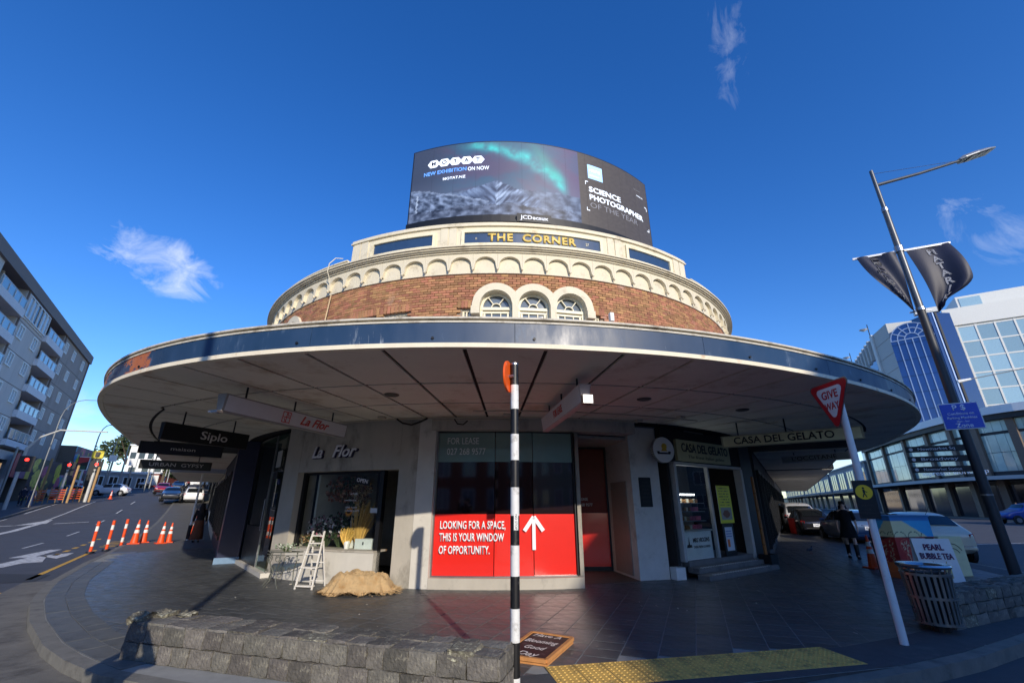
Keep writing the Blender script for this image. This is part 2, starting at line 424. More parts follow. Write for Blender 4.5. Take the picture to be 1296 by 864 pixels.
# footpaths along the streets beyond the corner
ribbon('footpath', offs(KL, 0.15), offs(KL, 5.4), -0.002, -0.2, MATS['grey_path'], kind='structure')
KR = [p for p in K if p[1] > 40]
ribbon('footpath', offs(KR, 0.15), offs(KR, 7.5), -0.002, -0.2, MATS['grey_path'], kind='structure')
# tiles
def inside(p, poly):
    c = False; n = len(poly)
    for i in range(n):
        x1, y1 = poly[i]; x2, y2 = poly[i - 1]
        if (y1 > p[1]) != (y2 > p[1]) and p[0] < (x2 - x1) * (p[1] - y1) / (y2 - y1) + x1: c = not c
    return c
tin = [p for p in offs(K, 0.52)] 
poly = [p for p in tin if p[1] < 42] + [(12, 45), (-3, 30)]
ta = rad(-21.5); tu = Vector((math.cos(ta), math.sin(ta))) ; tv = Vector((-math.sin(ta), math.cos(ta)))  # long joints run along tv
TW, TL = 0.40, 0.30
TACT = [(0.34, 5.42), (0.34, 4.80), (3.66, 5.49), (3.66, 6.09)]
cells = []
for i in range(-60, 75):
    for j in range(-10, 150):
        c = tu * (i * TW) + tv * (j * TL + (TL * 0.5 if i % 2 else 0))
        rel = c - C0
        if c.y < 3 or c.y > 34 or rel.length < 8.6 and c.y < 19: continue
        if c.y > 19 and abs(rel.x) < 8.5: continue
        if abs(c.x) > 22: continue
        if not inside(c, poly): continue
        if inside(c, TACT): continue
        cells.append(c)
vis = [c for c in cells if c.y > 4.6 and abs(c.x) < c.y * 1.15 + 1]
vis.sort(key=lambda c: c.length)
# tiles hidden beneath the stone seat walls are left to the sheet
def under_wall(c): return inside(c, [(-4.6, 6.3), (-4.4, 5.5), (0.0, 4.35), (0.0, 5.1)]) or inside(c, [(5.8, 6.7), (7.9, 7.6), (9.8, 8.8), (9.4, 9.1), (6.3, 7.6)])
vis = [c for c in vis if not under_wall(c)]
near = set((round(c.x, 3), round(c.y, 3)) for c in vis[:298])
g = G(); g.box((0, 0, -0.010), (TW - 0.011, TL - 0.011, 0.024)); tile_me = g.mesh('paving_tile', MATS['basalt_tile'], bevel=0.0025)
g = G()
for c in cells:
    z = random.uniform(-0.0015, 0.0015)
    if (round(c.x, 3), round(c.y, 3)) in near:
        inst(tile_me, 'paving_tile', foot, (c.x, c.y, z), (0, 0, ta))
    elif not under_wall(c): g.box((c.x, c.y, -0.010 + z + max(0, 0)), (TW - 0.011, TL - 0.011, 0.024), ta)
g.obj('paving_tiles', MATS['basalt_tile'], foot, kind='stuff')
# dark border strip between the kerb and the tiles along the crossing and the right-hand side
fr_ = [q for q in K if q[0] > -0.7 and q[1] < 44]
ribbon('paving_border', offs(fr_, 0.162), offs(fr_, 0.80), lambda q: 0.0065, -0.05, mat('border_asphalt', (72, 74, 76), .8, var=.2, scale=6, bump=.3, bscale=80, dirt=(98, 98, 96), dirt_amt=.2, dscale=2), kind='structure')
# ---- road markings
def mark(name, polys, m, z=-0.123):
    g = G()
    for P in polys:
        P = [(x, y, H(x, y) - 0.13 + 0.006) for x, y in P]; g.add(P, [tuple(range(len(P)))])
    return g.obj(name, m, kind='structure')
def seg(p, q, w):
    p, q = Vector(p), Vector(q); d = (q - p).normalized(); nn = Vector((-d.y, d.x)) * w / 2; k = max(1, int((q - p).length / 4)); out = []
    for i in range(k):
        a = p.lerp(q, i / k); b = p.lerp(q, (i + 1) / k); out.append([a - nn, b - nn, b + nn, a + nn])
    return out
wp, yp = MATS['white_paint'], MATS['yellow_paint']
mark('yellow_line', seg((-11.65, 11.8), (-16.4, 18.9), 0.12), yp)
mark('direction_arrow', [[(-14.6, 13.9), (-15.05, 14.9), (-14.75, 15.2), (-16.3, 16.9), (-16.5, 16.7), (-18.0, 19.2), (-18.3, 19.0), (-16.9, 16.2), (-16.45, 16.4), (-15.5, 14.6), (-15.9, 14.9), (-15.75, 14.0)],
     [(-16.4, 16.75), (-15.9, 16.5), (-15.2, 16.1), (-15.6, 16.9), (-16.3, 17.9), (-16.5, 17.4)]], wp)
def along(off, s0, s1, w=0.12):
    b = Vector((-13.64, 16.04)); nn = Vector((-.83, -.558)); d = Vector((-.558, .83))
    return seg(b + nn * off + d * s0, b + nn * off + d * s1, w)
mark('lane_line', along(3.3, 6.5, 9.5, .1) + along(3.3, 0.2, 2.4, .1) + along(3.3, 14, 17, .1) + along(3.3, 22, 25) + along(3.3, 30, 33) + along(3.3, 38, 41), wp)
mark('lane_line', along(6.8, 4, 44, .14), wp)
mark('lane_line', along(9.6, 2, 30, .14) + along(9.6, 34, 60, .14), wp)
mark('direction_arrow', seg((-27, 24), (-33, 33), .3) + [[(-33.4, 31.6), (-32.3, 32.6), (-34.4, 35.2)]], wp)
mark('stop_line', seg(Vector((-13.64, 16.04)) + Vector((-.83, -.558)) * 4 + Vector((-.558, .83)) * 24, Vector((-13.64, 16.04)) + Vector((-.83, -.558)) * 9 + Vector((-.558, .83)) * 24, .3), wp)
mark('yellow_dash', [q for s in (2.2, 3.7, 5.2, 6.8, 8.5, 10.5) for q in along(1.55, s, s + .7, .16)] + [q for s in (5.4, 6.4, 7.4, 8.4) for q in along(.55, s, s + .35, .5)], yp)
mark('yellow_dash', [[(-6.05, 6.2), (-5.85, 5.9), (-5.0, 5.25), (-5.3, 5.55)], [(-6.1, 6.15), (-5.9, 6.35), (-5.1, 5.62), (-5.3, 5.42)], [(-10.6, 10.1), (-10.35, 9.85), (-10.05, 10.15), (-10.3, 10.4)]], yp)
mark('crossing_line', seg((1.1, 4.35), (3.6, 4.75), .16), wp)
mark('lane_line', seg((17.5, 15.5), (40, 24.5), .12) + seg((19, 21.0), (45, 27.5), .12) + seg((17, 11), (19.5, 11.6), .12), wp)
mark('lane_line', seg((14.2, 13.0), (15.6, 13.2), .1) + seg((22, 30), (30, 33), .3), wp)
# repaired patch and manhole
mark('road_patch', [[(-12.4, 11.2), (-13.6, 12.8), (-11.9, 12.6), (-11.2, 11.5)]], mat('new_asphalt', (52, 53, 55), .8, var=.1))
# ---- tactile paving at the crossing
tp = thing('tactile_paving', 'strip of yellow studded tactile tiles set in the pavement by the crossing', 'tactile paving', (0, 0, 0.0))
p0, p1 = Vector((0.34, 5.42)), Vector((3.66, 6.09)); d = (p1 - p0) / 11; nn = Vector((d.y, -d.x)).normalized()
mat('tactile_yellow', (222, 180, 92), 0.7, var=0.12, scale=9, island=0.06, dirt=(150, 128, 76), dirt_amt=0.35, dscale=5)
g = G(); w = d.length - 0.008; g.box((w / 2, -0.30, 0), (w, 0.596, 0.018))
for a in range(5):
    for b in range(10): g.lathe((w * (a + .5) / 5, -0.30 - .268 + .596 * (b) / 10 , 0.009), [(0.014, 0), (0.009, 0.006)], 6)
tm = g.mesh('tactile_tile', MATS['tactile_yellow'])
for k in range(11):
    q = p0 + d * k; inst(tm, 'tactile_tile', tp, (q.x, q.y, 0.0), (0, 0, math.atan2(d.y, d.x)))
# scraps and spots of chewing gum trodden into the paving
g = G()
for k in range(150):
    x, y = random.uniform(-9, 8), random.uniform(5.6, 15)
    if (Vector((x, y)) - C0).length > 9.5 and not under_wall(Vector((x, y))): r_ = random.uniform(.012, .03); g.lathe((x, y, .0035), [(r_, 0), (r_ * .8, .0015)], 7)
g.obj('gum_spots', mat('gum', (120, 118, 112), .9, island=.3), foot, kind='stuff')
g = G()
for k in range(34):
    x, y = random.uniform(-8, 7), random.uniform(6, 13); a = random.random() * 3; s_ = random.uniform(.015, .05); u_ = Vector((math.cos(a), math.sin(a), .1)) * s_; v_ = Vector((-math.sin(a), math.cos(a), .2)) * s_ * .6
    if (Vector((x, y)) - C0).length > 9.5: g.slab([Vector((x, y, .006)), Vector((x, y, .006)) + u_, Vector((x, y, .008)) + u_ + v_, Vector((x, y, .006)) + v_], (0, 0, .002))
g.obj('litter', mat('litter', (206, 200, 186), .9, island=.3), foot, kind='stuff')
# sunken service cover
g = G(); g.box((0, 0, 0), (.7, .45, .01)); o = g.obj('service_cover', mat('cover_metal', (92, 92, 92), .5, .6, var=.2)); o.location = (-13.4, 16.6, .006); o.rotation_euler = (0, 0, rad(35)); tag(o, 'flat metal service cover in the paving near the orange cones', 'cover')
# ================================================================== the round corner building
B = thing('corner_building', 'round two storey brick corner building with deep curved canopy and cream parapet', 'building', (C0.x, C0.y, 0))
mat('cream_render', (222, 212, 186), 0.75, var=0.07, scale=3, bump=0.1, dirt=(176, 164, 138), dirt_amt=0.25, dscale=2.2)
mat('cream_trim', (236, 226, 192), 0.6, var=0.06, scale=4, dirt=(190, 170, 130), dirt_amt=0.2)
mat('brick', (168, 120, 86), 0.85, var=0.18, scale=5, bump=0.3, bscale=50, island=0.28, hue=0.018, dirt=(196, 160, 140), dirt_amt=0.1, dscale=1.2)
mat('mortar', (150, 138, 124), 0.9, var=0.15, scale=4)
mat('panel_blue', (44, 70, 104), 0.4, var=0.08)
mat('gold_paint', (232, 200, 108), 0.4, var=0.05)
mat('soffit', (226, 218, 200), 0.75, var=0.06, scale=1.5, island=0.035, dirt=(190, 172, 146), dirt_amt=0.3, dscale=1.1)
mat('soffit_gap', (30, 26, 24), 0.9)
mat('concrete', (176, 170, 158), 0.8, var=0.12, scale=2.5, bump=0.12, dirt=(130, 126, 116), dirt_amt=0.3, dscale=1.6, streak=2.0)
mat('concrete_light', (204, 200, 190), 0.7, var=0.08, scale=2.5, dirt=(160, 156, 146), dirt_amt=0.2)
mat('dark_metal', (34, 36, 40), 0.45, 0.3, var=0.1)
mat('black', (14, 14, 16), 0.5, var=0.1)
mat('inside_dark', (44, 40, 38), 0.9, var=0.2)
mat('window_cream', (232, 224, 196), 0.5, var=0.05)
mat('dark_pane', (104, 114, 124), 0.06, var=0.1, spec=0.9)
mat('steel', (150, 152, 155), 0.35, 0.9, var=0.1)
mat('white', (228, 228, 224), 0.5, var=0.05, scale=5)
# fascia: blue paint, streaked, with the rust patches of its left flank
def fascia_mat():
    m = mat('fascia_blue', (36, 62, 92), 0.46, metal=0.0, var=0.18, scale=3.0, spec=0.55, streak=3.0, dirt=(84, 104, 128), dirt_amt=0.12, dscale=6, rvar=0.12)
    n, l = m.node_tree.nodes, m.node_tree.links; b = n['Principled BSDF']; src = b.inputs['Base Color'].links[0].from_socket
    tc = n.new('ShaderNodeTexCoord'); t1 = n.new('ShaderNodeTexNoise'); t1.inputs['Scale'].default_value = 3.0; t1.inputs['Detail'].default_value = 10; t1.inputs['Roughness'].default_value = .72
    mp = n.new('ShaderNodeMapping'); mp.inputs['Scale'].default_value = (1, 1, 2.6); l.new(tc.outputs['Object'], mp.inputs[0]); l.new(mp.outputs[0], t1.inputs['Vector'])
    val = None
    for p, r in (((-5.35, -12.75, 3.60), 0.95), ((-6.75, -11.7, 3.58), 0.75)):
        d = n.new('ShaderNodeVectorMath'); d.operation = 'DISTANCE'; l.new(tc.outputs['Object'], d.inputs[0]); d.inputs[1].default_value = p
        k = n.new('ShaderNodeMapRange'); k.inputs['From Min'].default_value = r; k.inputs['From Max'].default_value = 0.0; k.inputs['To Max'].default_value = 0.34; l.new(d.outputs['Value'], k.inputs['Value'])
        if val is None: val = k.outputs[0]
        else: a = n.new('ShaderNodeMath'); a.operation = 'ADD'; l.new(val, a.inputs[0]); l.new(k.outputs[0], a.inputs[1]); val = a.outputs[0]
    s = n.new('ShaderNodeMath'); s.operation = 'ADD'; l.new(t1.outputs['Fac'], s.inputs[0]); l.new(val, s.inputs[1])
    r2 = n.new('ShaderNodeMapRange'); r2.inputs['From Min'].default_value = .70; r2.inputs['From Max'].default_value = .75; l.new(s.outputs[0], r2.inputs['Value'])
    mx = n.new('ShaderNodeMix'); mx.data_type = 'RGBA'; l.new(r2.outputs[0], mx.inputs['Factor']); l.new(src, mx.inputs['A']); mx.inputs['B'].default_value = (*lin((176, 100, 56)), 1)
    # chalky runs of old paint
    t2 = n.new('ShaderNodeTexNoise'); t2.inputs['Scale'].default_value = 14; t2.inputs['Detail'].default_value = 4; t2.inputs['Roughness'].default_value = .8
    mp2 = n.new('ShaderNodeMapping'); mp2.inputs['Scale'].default_value = (1, 1, 0.12); l.new(tc.outputs['Object'], mp2.inputs[0]); l.new(mp2.outputs[0], t2.inputs['Vector'])
    t3 = n.new('ShaderNodeTexNoise'); t3.inputs['Scale'].default_value = .8; l.new(tc.outputs['Object'], t3.inputs['Vector'])
    a3 = n.new('ShaderNodeMath'); a3.operation = 'ADD'; l.new(t2.outputs['Fac'], a3.inputs[0]); l.new(t3.outputs['Fac'], a3.inputs[1])
    r3 = n.new('ShaderNodeMapRange'); r3.inputs['From Min'].default_value = 1.20; r3.inputs['From Max'].default_value = 1.34; r3.inputs['To Max'].default_value = .7; l.new(a3.outputs[0], r3.inputs['Value'])
    m2 = n.new('ShaderNodeMix'); m2.data_type = 'RGBA'; l.new(r3.outputs[0], m2.inputs['Factor']); l.new(mx.outputs['Result'], m2.inputs['A']); m2.inputs['B'].default_value = (*lin((176, 186, 196)), 1)
    l.new(m2.outputs['Result'], b.inputs['Base Color'])
    return m
fascia_mat()
RCD = [(-84, 13.3), (-71, 12.7), (-59, 12.35), (-50, 12.42), (-41, 12.75), (-36, 13.03), (-32.4, 13.28), (-28.6, 13.5), (-24, 13.72), (-19.6, 13.86), (-13, 13.98), (-3, 14.0), (4, 13.95), (10, 13.88), (16, 13.76), (22, 13.62), (29, 13.52), (37, 13.45), (46, 13.36), (60, 13.12), (80, 13.5), (90, 14.2)]
def Rc(t):
    if t <= RCD[0][0]: return RCD[0][1]
    for (a, ra), (b, rb) in zip(RCD, RCD[1:]):
        if t <= b:
            q = (t - a) / (b - a); return ra + (rb - ra) * q
    return RCD[-1][1]
# smooth it
_raw = Rc
def Rc(t): return sum(_raw(t + d) * w for d, w in ((-6, 1), (-3, 2), (0, 3), (3, 2), (6, 1))) / 9
T0, T1 = -84, 88
can = bpy.data.objects.new('canopy', None); COL.objects.link(can); can.parent = B
PT = 4.25; k = 0; ths = []
t = -0.6 - PT * 20
edges = [-0.6 + PT * i for i in range(-20, 22) if T0 < -0.6 + PT * i < T1]; edges = [T0] + edges + [T1]
rings = [(lambda t: 9.32, lambda t: 10.78), (lambda t: 10.80, lambda t: 12.26 if Rc(t) > 13.2 else 10.8 + (Rc(t) - 10.8) * .56), (lambda t: (12.28 if Rc(t) > 13.2 else 10.82 + (Rc(t) - 10.8) * .56), lambda t: Rc(t) - 0.05)]
for a, b in zip(edges, edges[1:]):
    for ri, (ra, rb) in enumerate(rings):
        gap = 0.05 / (ra(a)) * 57.3 / 2
        g = G(); g.arc(a + gap, b - gap, lambda t, ra=ra: ra(t) + .022, lambda t, rb=rb: rb(t) - .022, 3.400 + 0.0, 3.43, 1.1)
        g.obj('soffit_panel', MATS['soffit'], can)
g = G(); g.arc(T0, T1, 9.0, lambda t: Rc(t) - 0.06, 3.425, 3.70, 2.0); g.obj('deck', MATS['soffit_gap'], can)
g = G(); g.arc(T0, T1, 9.0, lambda t: Rc(t) - 0.08, 3.702, 3.75, 2.0); g.obj('roof_sheet', mat('roof_grey', (150, 150, 146), .7), can)
fe = [T0 + (T1 - T0) * i / 16 for i in range(17)]
for a, b in zip(fe, fe[1:]):
    g = G(); g.arc(a + .012, b - .012, lambda t: Rc(t) - 0.055, lambda t: Rc(t) - 0.02, 3.452, 3.728, 0.8); g.smooth = True; g.obj('fascia_panel', MATS['fascia_blue'], can)
mat('trim_white', (232, 222, 196), 0.6, var=0.12, scale=3, dirt=(186, 130, 76), dirt_amt=0.22, dscale=1.6)
g = G(); g.arc(T0, T1, lambda t: Rc(t) - 0.07, lambda t: Rc(t) + 0.012, 3.392, 3.450, 0.8); g.obj('bottom_trim', MATS['trim_white'], can)
g = G(); g.arc(T0, T1, lambda t: Rc(t) - 0.07, lambda t: Rc(t) - 0.008, 3.729, 3.752, 0.8); g.arc(T0, T1, lambda t: Rc(t) - 0.07, lambda t: Rc(t) - 0.035, 3.752, 3.776, 0.8); g.arc(T0, T1, lambda t: Rc(t) - 0.16, lambda t: Rc(t) + 0.014, 3.776, 3.80, 0.8)
g.obj('coping', mat('coping_white', (206, 200, 184), .6, var=.15, dirt=(136, 126, 108), dirt_amt=.35, dscale=4), can)
for t in (-22, -9.5, -2.2, 3.0, 16.0, 22.0, 27.5, 33.0, 38.5):
    a = rad(t); g = G(); r = Rc(t) - 0.022; p = Vector((r * math.sin(a), -r * math.cos(a), 3.52)); q = p + Vector((math.sin(a), -math.cos(a), 0)) * 0.02
    g.tube([p, q], 0.018, 8); g.obj('drain_stub', MATS['black'], can)
# round ceiling lights in the soffit
for t, r in ((-8.3, 11.6), (14.5, 11.5), (27, 11.4), (-25, 11.6)):
    a = rad(t); g = G(); g.lathe((r * math.sin(a), -r * math.cos(a), 3.375), [(.10, 0), (.13, .012), (.13, .03)], 16); g.obj('ceiling_light', mat('lamp_bezel', (70, 64, 58), .5), can)

mat('conduit', (190, 178, 158), .6, var=.1)
def run(pts, r=.016, m='conduit'): g = G(); g.tube(pts, r, 6); g.obj('conduit', MATS[m], can)
def cyl(t, r, z): a = rad(t); return (r * math.sin(a), -r * math.cos(a), z)
run([cyl(t, 9.44, 3.372) for t in range(-33, 22, 3)]); run([cyl(t, 9.40, 3.33) for t in range(-8, 3, 2)] + [cyl(3, 9.42, 3.25), cyl(4, 9.40, 3.33)], .012)
run([cyl(-13, 9.5, 3.37), cyl(-12.2, 9.46, 3.28), cyl(-11, 9.42, 3.24), cyl(-9.6, 9.46, 3.30), cyl(-8.6, 9.5, 3.36)], .02, 'soffit_gap')
run([cyl(-5, 9.44, 3.34), cyl(-4.6, 9.42, 3.24), cyl(-3.8, 9.42, 3.22), cyl(-3.2, 9.44, 3.30)], .014, 'soffit_gap'); run([cyl(t, 10.1, 3.385) for t in range(-2, 30, 3)], .012)
for t, r in ((-14.5, 9.7), (2, 9.7), (20.5, 9.6), (24, 10.3), (-30, 10.5)): g = G(); g.box(cyl(t, r, 3.375), (.16, .12, .05), rad(t)); g.obj('junction_box', MATS['conduit'], can, .006)
# ---------------- upper drum
RB = 9.25
WINC = [(0.35, 6.17), (6.2, 6.17), (12.05, 6.17), (-41.0, 6.25), (-46.9, 6.25), (-52.8, 6.25)]
RECT = [(-4.85, -3.45), (15.4, 16.9), (-17.9, -13.5), (-23.9, -19.4), (21.5, 25.5)]
RECT = [(-4.9, -3.6, 6.12), (15.9, 17.1, 6.08), (-17.9, -13.5, 6.13), (-23.9, -19.4, 6.13)]
def opening_top(t):
    for c, zc in WINC:
        x = abs(t - c) * rad(1) * RB
        if x < 0.5: return zc + math.sqrt(0.25 - x * x)
    for a, b, z in RECT:
        if a <= t <= b: return z
    return 5.0
g = G(); g.arc(-95, 100, 9.0, 9.2, 3.7, 5.0, 2.5)
ts = sorted(set([round(-95 + .75 * i, 3) for i in range(261)] + [e for a, b, z in RECT for e in (a - .001, a, b, b + .001)] + [round(c + dd * 0.31, 3) for c, z in WINC for dd in range(-10, 11)] + [c + s * 3.098 for c, z in WINC for s in (-1, 1)] + [c + s * 3.096 for c, z in WINC for s in (-1, 1)]))
vs = []
for t in ts:
    a = rad(t); zt = opening_top(t)
    for r, z in ((9.0, zt), (9.2, zt), (9.2, 7.06), (9.0, 7.06)): vs.append((r * math.sin(a), -r * math.cos(a), z))
g.add(vs, [(i * 4 + j, i * 4 + (j + 1) % 4, i * 4 + 4 + (j + 1) % 4, i * 4 + 4 + j) for i in range(len(ts) - 1) for j in range(4)])
g.obj('brick_backing', MATS['mortar'], B)
BL, BH = 0.188, 0.060
bricks = []
row = 0; z = 3.80
while z < 7.0:
    dth = math.degrees((BL + .010) / RB); o = (row % 2) * dth / 2
    t = -94 + o
    while t < 99:
        zc = z + BH / 2; top = opening_top(t); skip = False
        if zc < top + .02 and zc > 4.2 and top > 5.0: skip = True
        for a_, b_, z_ in RECT:
            if a_ - .65 < t < b_ + .65 and zc < z_ and not (a_ <= t <= b_): skip = skip or (t > a_ - .4 and t < b_ + .4)
        if not skip: bricks.append((t, zc))
        t += dth
    z += BH + .009; row += 1
def brick_mesh(n):
    g = G(); g.box((0, 0, 0), (BL, 0.07, BH)); me = g.mesh('brick', MATS['brick'], bevel=0.004); return me
bms = [brick_mesh(i) for i in range(3)]
vis = [b for b in bricks if b[1] > 5.85 and -27 < b[0] < 60]
vis.sort(key=lambda b: (C0 + Vector((RB * math.sin(rad(b[0])), -RB * math.cos(rad(b[0]))))).length - b[1] * .2)
near = set(vis[:298]); g = G()
for t, z in bricks:
    a = rad(t); r = 9.222 + random.uniform(-.004, .006)
    if (t, z) in near: inst(random.choice(bms), 'brick', B, (r * math.sin(a), -r * math.cos(a), z), (0, 0, a))
    else: g.box((r * math.sin(a), -r * math.cos(a), z), (BL, 0.07, BH), a)
g.obj('brickwork', MATS['brick'], B, kind='stuff')
def bent(name, m, parent, tc, xs, zb, zt, r0, r1, **k):
    g = G(); vs = []
    for x in xs:
        a = rad(tc) + x / RB
        for r, z in ((r0, zb(x)), (r1, zb(x)), (r1, zt(x)), (r0, zt(x))): vs.append((r * math.sin(a), -r * math.cos(a), z))
    n = len(xs); g.add(vs, [(i * 4 + j, i * 4 + (j + 1) % 4, i * 4 + 4 + (j + 1) % 4, i * 4 + 4 + j) for i in range(n - 1) for j in range(4)] + [(0, 1, 2, 3), tuple((n - 1) * 4 + j for j in (3, 2, 1, 0))])
    return g.obj(name, m, parent, **k)
def circ(r, c, lo):
    return lambda x: c + math.sqrt(max(0, r * r - x * x)) if abs(x) < r else lo
def arched_window(tc, zc, first, last):
    ri, ro = 0.40, 0.59
    ro_l = 0.475 if not first else ro; ro_r = 0.475 if not last else ro
    xs = sorted(set([-ro_l, ro_r] + [round(-.399 + .042 * i, 4) for i in range(20)] + [-.4, .4, -.3999] + [x for x in (-.55, -.5, -.45, .45, .5, .55) if -ro_l < x < ro_r]))
    low = lambda x: zc - 0.04
    zb = lambda x: (zc + math.sqrt(max(0, ri * ri - x * x))) if abs(x) < ri else zc - 0.04
    bent('window_surround', MATS['cream_render'], B, tc, xs, zb, circ(ro + .001, zc, zc), 8.98, 9.33)
    for s, e in ((-1, ro_l), (1, ro_r)):    # piers either side
        if e > 0.5: bent('capital', MATS['cream_render'], B, tc, sorted([s * .40, s * .61]), lambda x: zc - .24, lambda x: zc - .04, 8.98, 9.36)
        else: bent('window_surround', MATS['cream_render'], B, tc, sorted([s * .40, s * e]), lambda x: 4.2, lambda x: zc - .04, 8.98, 9.33)
    w = bpy.data.objects.new('arched_window', None); COL.objects.link(w); w.parent = B
    fr = MATS['window_cream']
    xs = [-.4 + .04 * i for i in range(21)]
    # frame: arch ring, jambs, transom, fan bars and lower sash in one joined frame
    g = G(); a0 = rad(tc)
    def P(x, z, r=9.10): a = a0 + x / RB; return Vector((r * math.sin(a), -r * math.cos(a), z))
    nrm = Vector((math.sin(a0), -math.cos(a0), 0))
    def path(pts, wd, r=9.10, dp=.05):
        for p, q in zip(pts, pts[1:]): g.bar(P(*p, r), P(*q, r), dp if False else wd, dp, up=nrm)
    arcp = lambda r, a, b, n: [(r * math.cos(rad(a + (b - a) * i / n)), zc + r * math.sin(rad(a + (b - a) * i / n))) for i in range(n + 1)]
    path(arcp(.37, 0, 180, 16), .06)
    path([(-.37, zc), (-.37, 4.8)], .06); path([(.37, zc), (.37, 4.8)], .06)
    path([(-.37, zc - .03), (.37, zc - .03)], .075, 9.11, .07)
    path(arcp(.12, 0, 180, 8), .022)
    for a in (54, 126): path([(.12 * math.cos(rad(a)), zc + .12 * math.sin(rad(a))), (.36 * math.cos(rad(a)), zc + .36 * math.sin(rad(a)))], .02)
    path([(-.34, zc - .12), (.34, zc - .12)], .05, 9.08)
    for x in (-.3, -.115, .115, .3): path([(x, zc - .12), (x, 4.85)], .024 if abs(x) < .2 else .05, 9.07)
    for z in (5.75, 5.35): path([(-.3, z), (.3, z)], .03, 9.065)
    g.obj('frame', fr, w)
    bent('pane', MATS['dark_pane'], w, tc, xs, lambda x: 4.8, circ(.375, zc, zc), 9.02, 9.055)
for i, (t, z) in enumerate(WINC): arched_window(t, z, i % 3 == 0 if i < 3 else i % 3 == 2, i % 3 == 2 if i < 3 else i % 3 == 0)
for a, b, z in RECT:
    w = bpy.data.objects.new('window', None); COL.objects.link(w); w.parent = B
    g = G(); g.arc(a, b, 9.10, 9.15, z - .06, z - .004); g.arc(a, a + .3, 9.10, 9.15, 5.0, z - .06); g.arc(b - .3, b, 9.10, 9.15, 5.0, z - .06); g.arc((a + b) / 2 - .12, (a + b) / 2 + .12, 9.1, 9.14, 5.0, z - .06); g.arc(a + .3, b - .3, 9.10, 9.14, 5.75, 5.79)
    g.obj('frame', MATS['window_cream'], w)
    g = G(); g.arc(a, b, 9.05, 9.08, 5.0, z - .002); g.obj('pane', MATS['dark_pane'], w)
    # brick soldier course over the opening
    n = max(3, int((b - a) / .55)); 
    for i in range(n + 2):
        t = a - .4 + (b - a + .8) * i / (n + 1); q = rad(t)
        if z + .12 < 6.9:
            g = G(); g.box((0, 0, 0), (.074, .07, .20)); o = g.obj('brick', MATS['brick'], B, bevel=.004); o.location = (9.228 * math.sin(q), -9.228 * math.cos(q), z + .10); o.rotation_euler = (0, 0, q)
# ---------------- blind arcade
g = G(); g.arc(-95, 100, 9.0, 9.265, 7.06, 7.60, 1.9); g.obj('arcade_backing', MATS['cream_render'], B)
g = G(); g.arc(-95, 100, 9.265, 9.285, 7.06, 7.10, 1.9); g.obj('string_course', MATS['cream_render'], B)
AP = 3.84; hw = AP / 2 * rad(1) * 9.32
g = G(); xs = [-hw + .002, -hw + .028] + [(-hw + .028) + (2 * (hw - .028)) * i / 16 for i in range(1, 16)] + [hw - .028, hw - .002]
rr = hw - .028
zb = lambda x: 7.235 + math.sqrt(max(0, rr * rr - x * x)) * (.265 / rr) if abs(x) < rr - 1e-6 else 7.17
vs = []
for x in xs:
    a = x / 9.32
    for r, z in ((9.26, zb(x)), (9.36, zb(x)), (9.36, 7.60), (9.26, 7.60)): vs.append((r * math.sin(a), -r * math.cos(a), z))
n = len(xs); g.add(vs, [(i * 4 + j, i * 4 + (j + 1) % 4, i * 4 + 4 + (j + 1) % 4, i * 4 + 4 + j) for i in range(n - 1) for j in range(4)] + [(0, 1, 2, 3), tuple((n - 1) * 4 + j for j in (3, 2, 1, 0))])
arch_me = g.mesh('arch', MATS['cream_render'])
g = G(); g.box((0, -9.365, 7.145), (.05, .05, .05)); g.box((0, -9.355, 7.118), (.03, .04, .03)); cor_me = g.mesh('corbel', MATS['cream_render'], bevel=.004)
for i in range(-23, 26):
    t = -1.4 + AP * i
    inst(arch_me, 'arch', B, rot=(0, 0, rad(t))); inst(cor_me, 'corbel', B, rot=(0, 0, rad(t + AP / 2)))
# ---------------- cornice and parapet
g = G()
for r, a, b in ((9.40, 7.602, 7.628), (9.37, 7.628, 7.645), (9.45, 7.645, 7.675), (9.50, 7.675, 7.70), (9.47, 7.70, 7.715), (9.54, 7.715, 7.752)): g.arc(-95, 100, 9.0, r, a, b, 1.2)
g.obj('cornice', MATS['cream_render'], B)
g = G(); g.arc(-95, -26, 9.1, 9.38, 7.754, 7.90, 1.5); g.arc(38.2, 100, 9.1, 9.38, 7.754, 7.90, 1.5); g.arc(-95, -26, 9.08, 9.42, 7.90, 7.935, 1.5); g.arc(38.2, 100, 9.08, 9.42, 7.90, 7.935, 1.5); g.obj('low_parapet', MATS['cream_render'], B)
g = G(); g.arc(-26, 38.2, 9.05, 9.28, 7.754, 8.46, 1.2); g.obj('parapet', MATS['cream_render'], B)
g = G(); g.arc(-26.2, 38.4, 9.02, 9.33, 8.46, 8.50, 1.2); g.arc(-26.1, 38.3, 9.03, 9.30, 8.50, 8.58, 1.2); g.obj('parapet_coping', MATS['cream_render'], B)
for a, b in ((-25.6, -22.4), (-8.9, -6.2), (19.2, 21.9), (34.4, 37.8)):
    g = G(); m_ = (a + b) / 2; g.arc(a, m_ - .1, 9.281, 9.305, 7.80, 8.44); g.arc(m_ + .1, b, 9.281, 9.305, 7.80, 8.44); g.obj('pilaster', MATS['cream_render'], B)
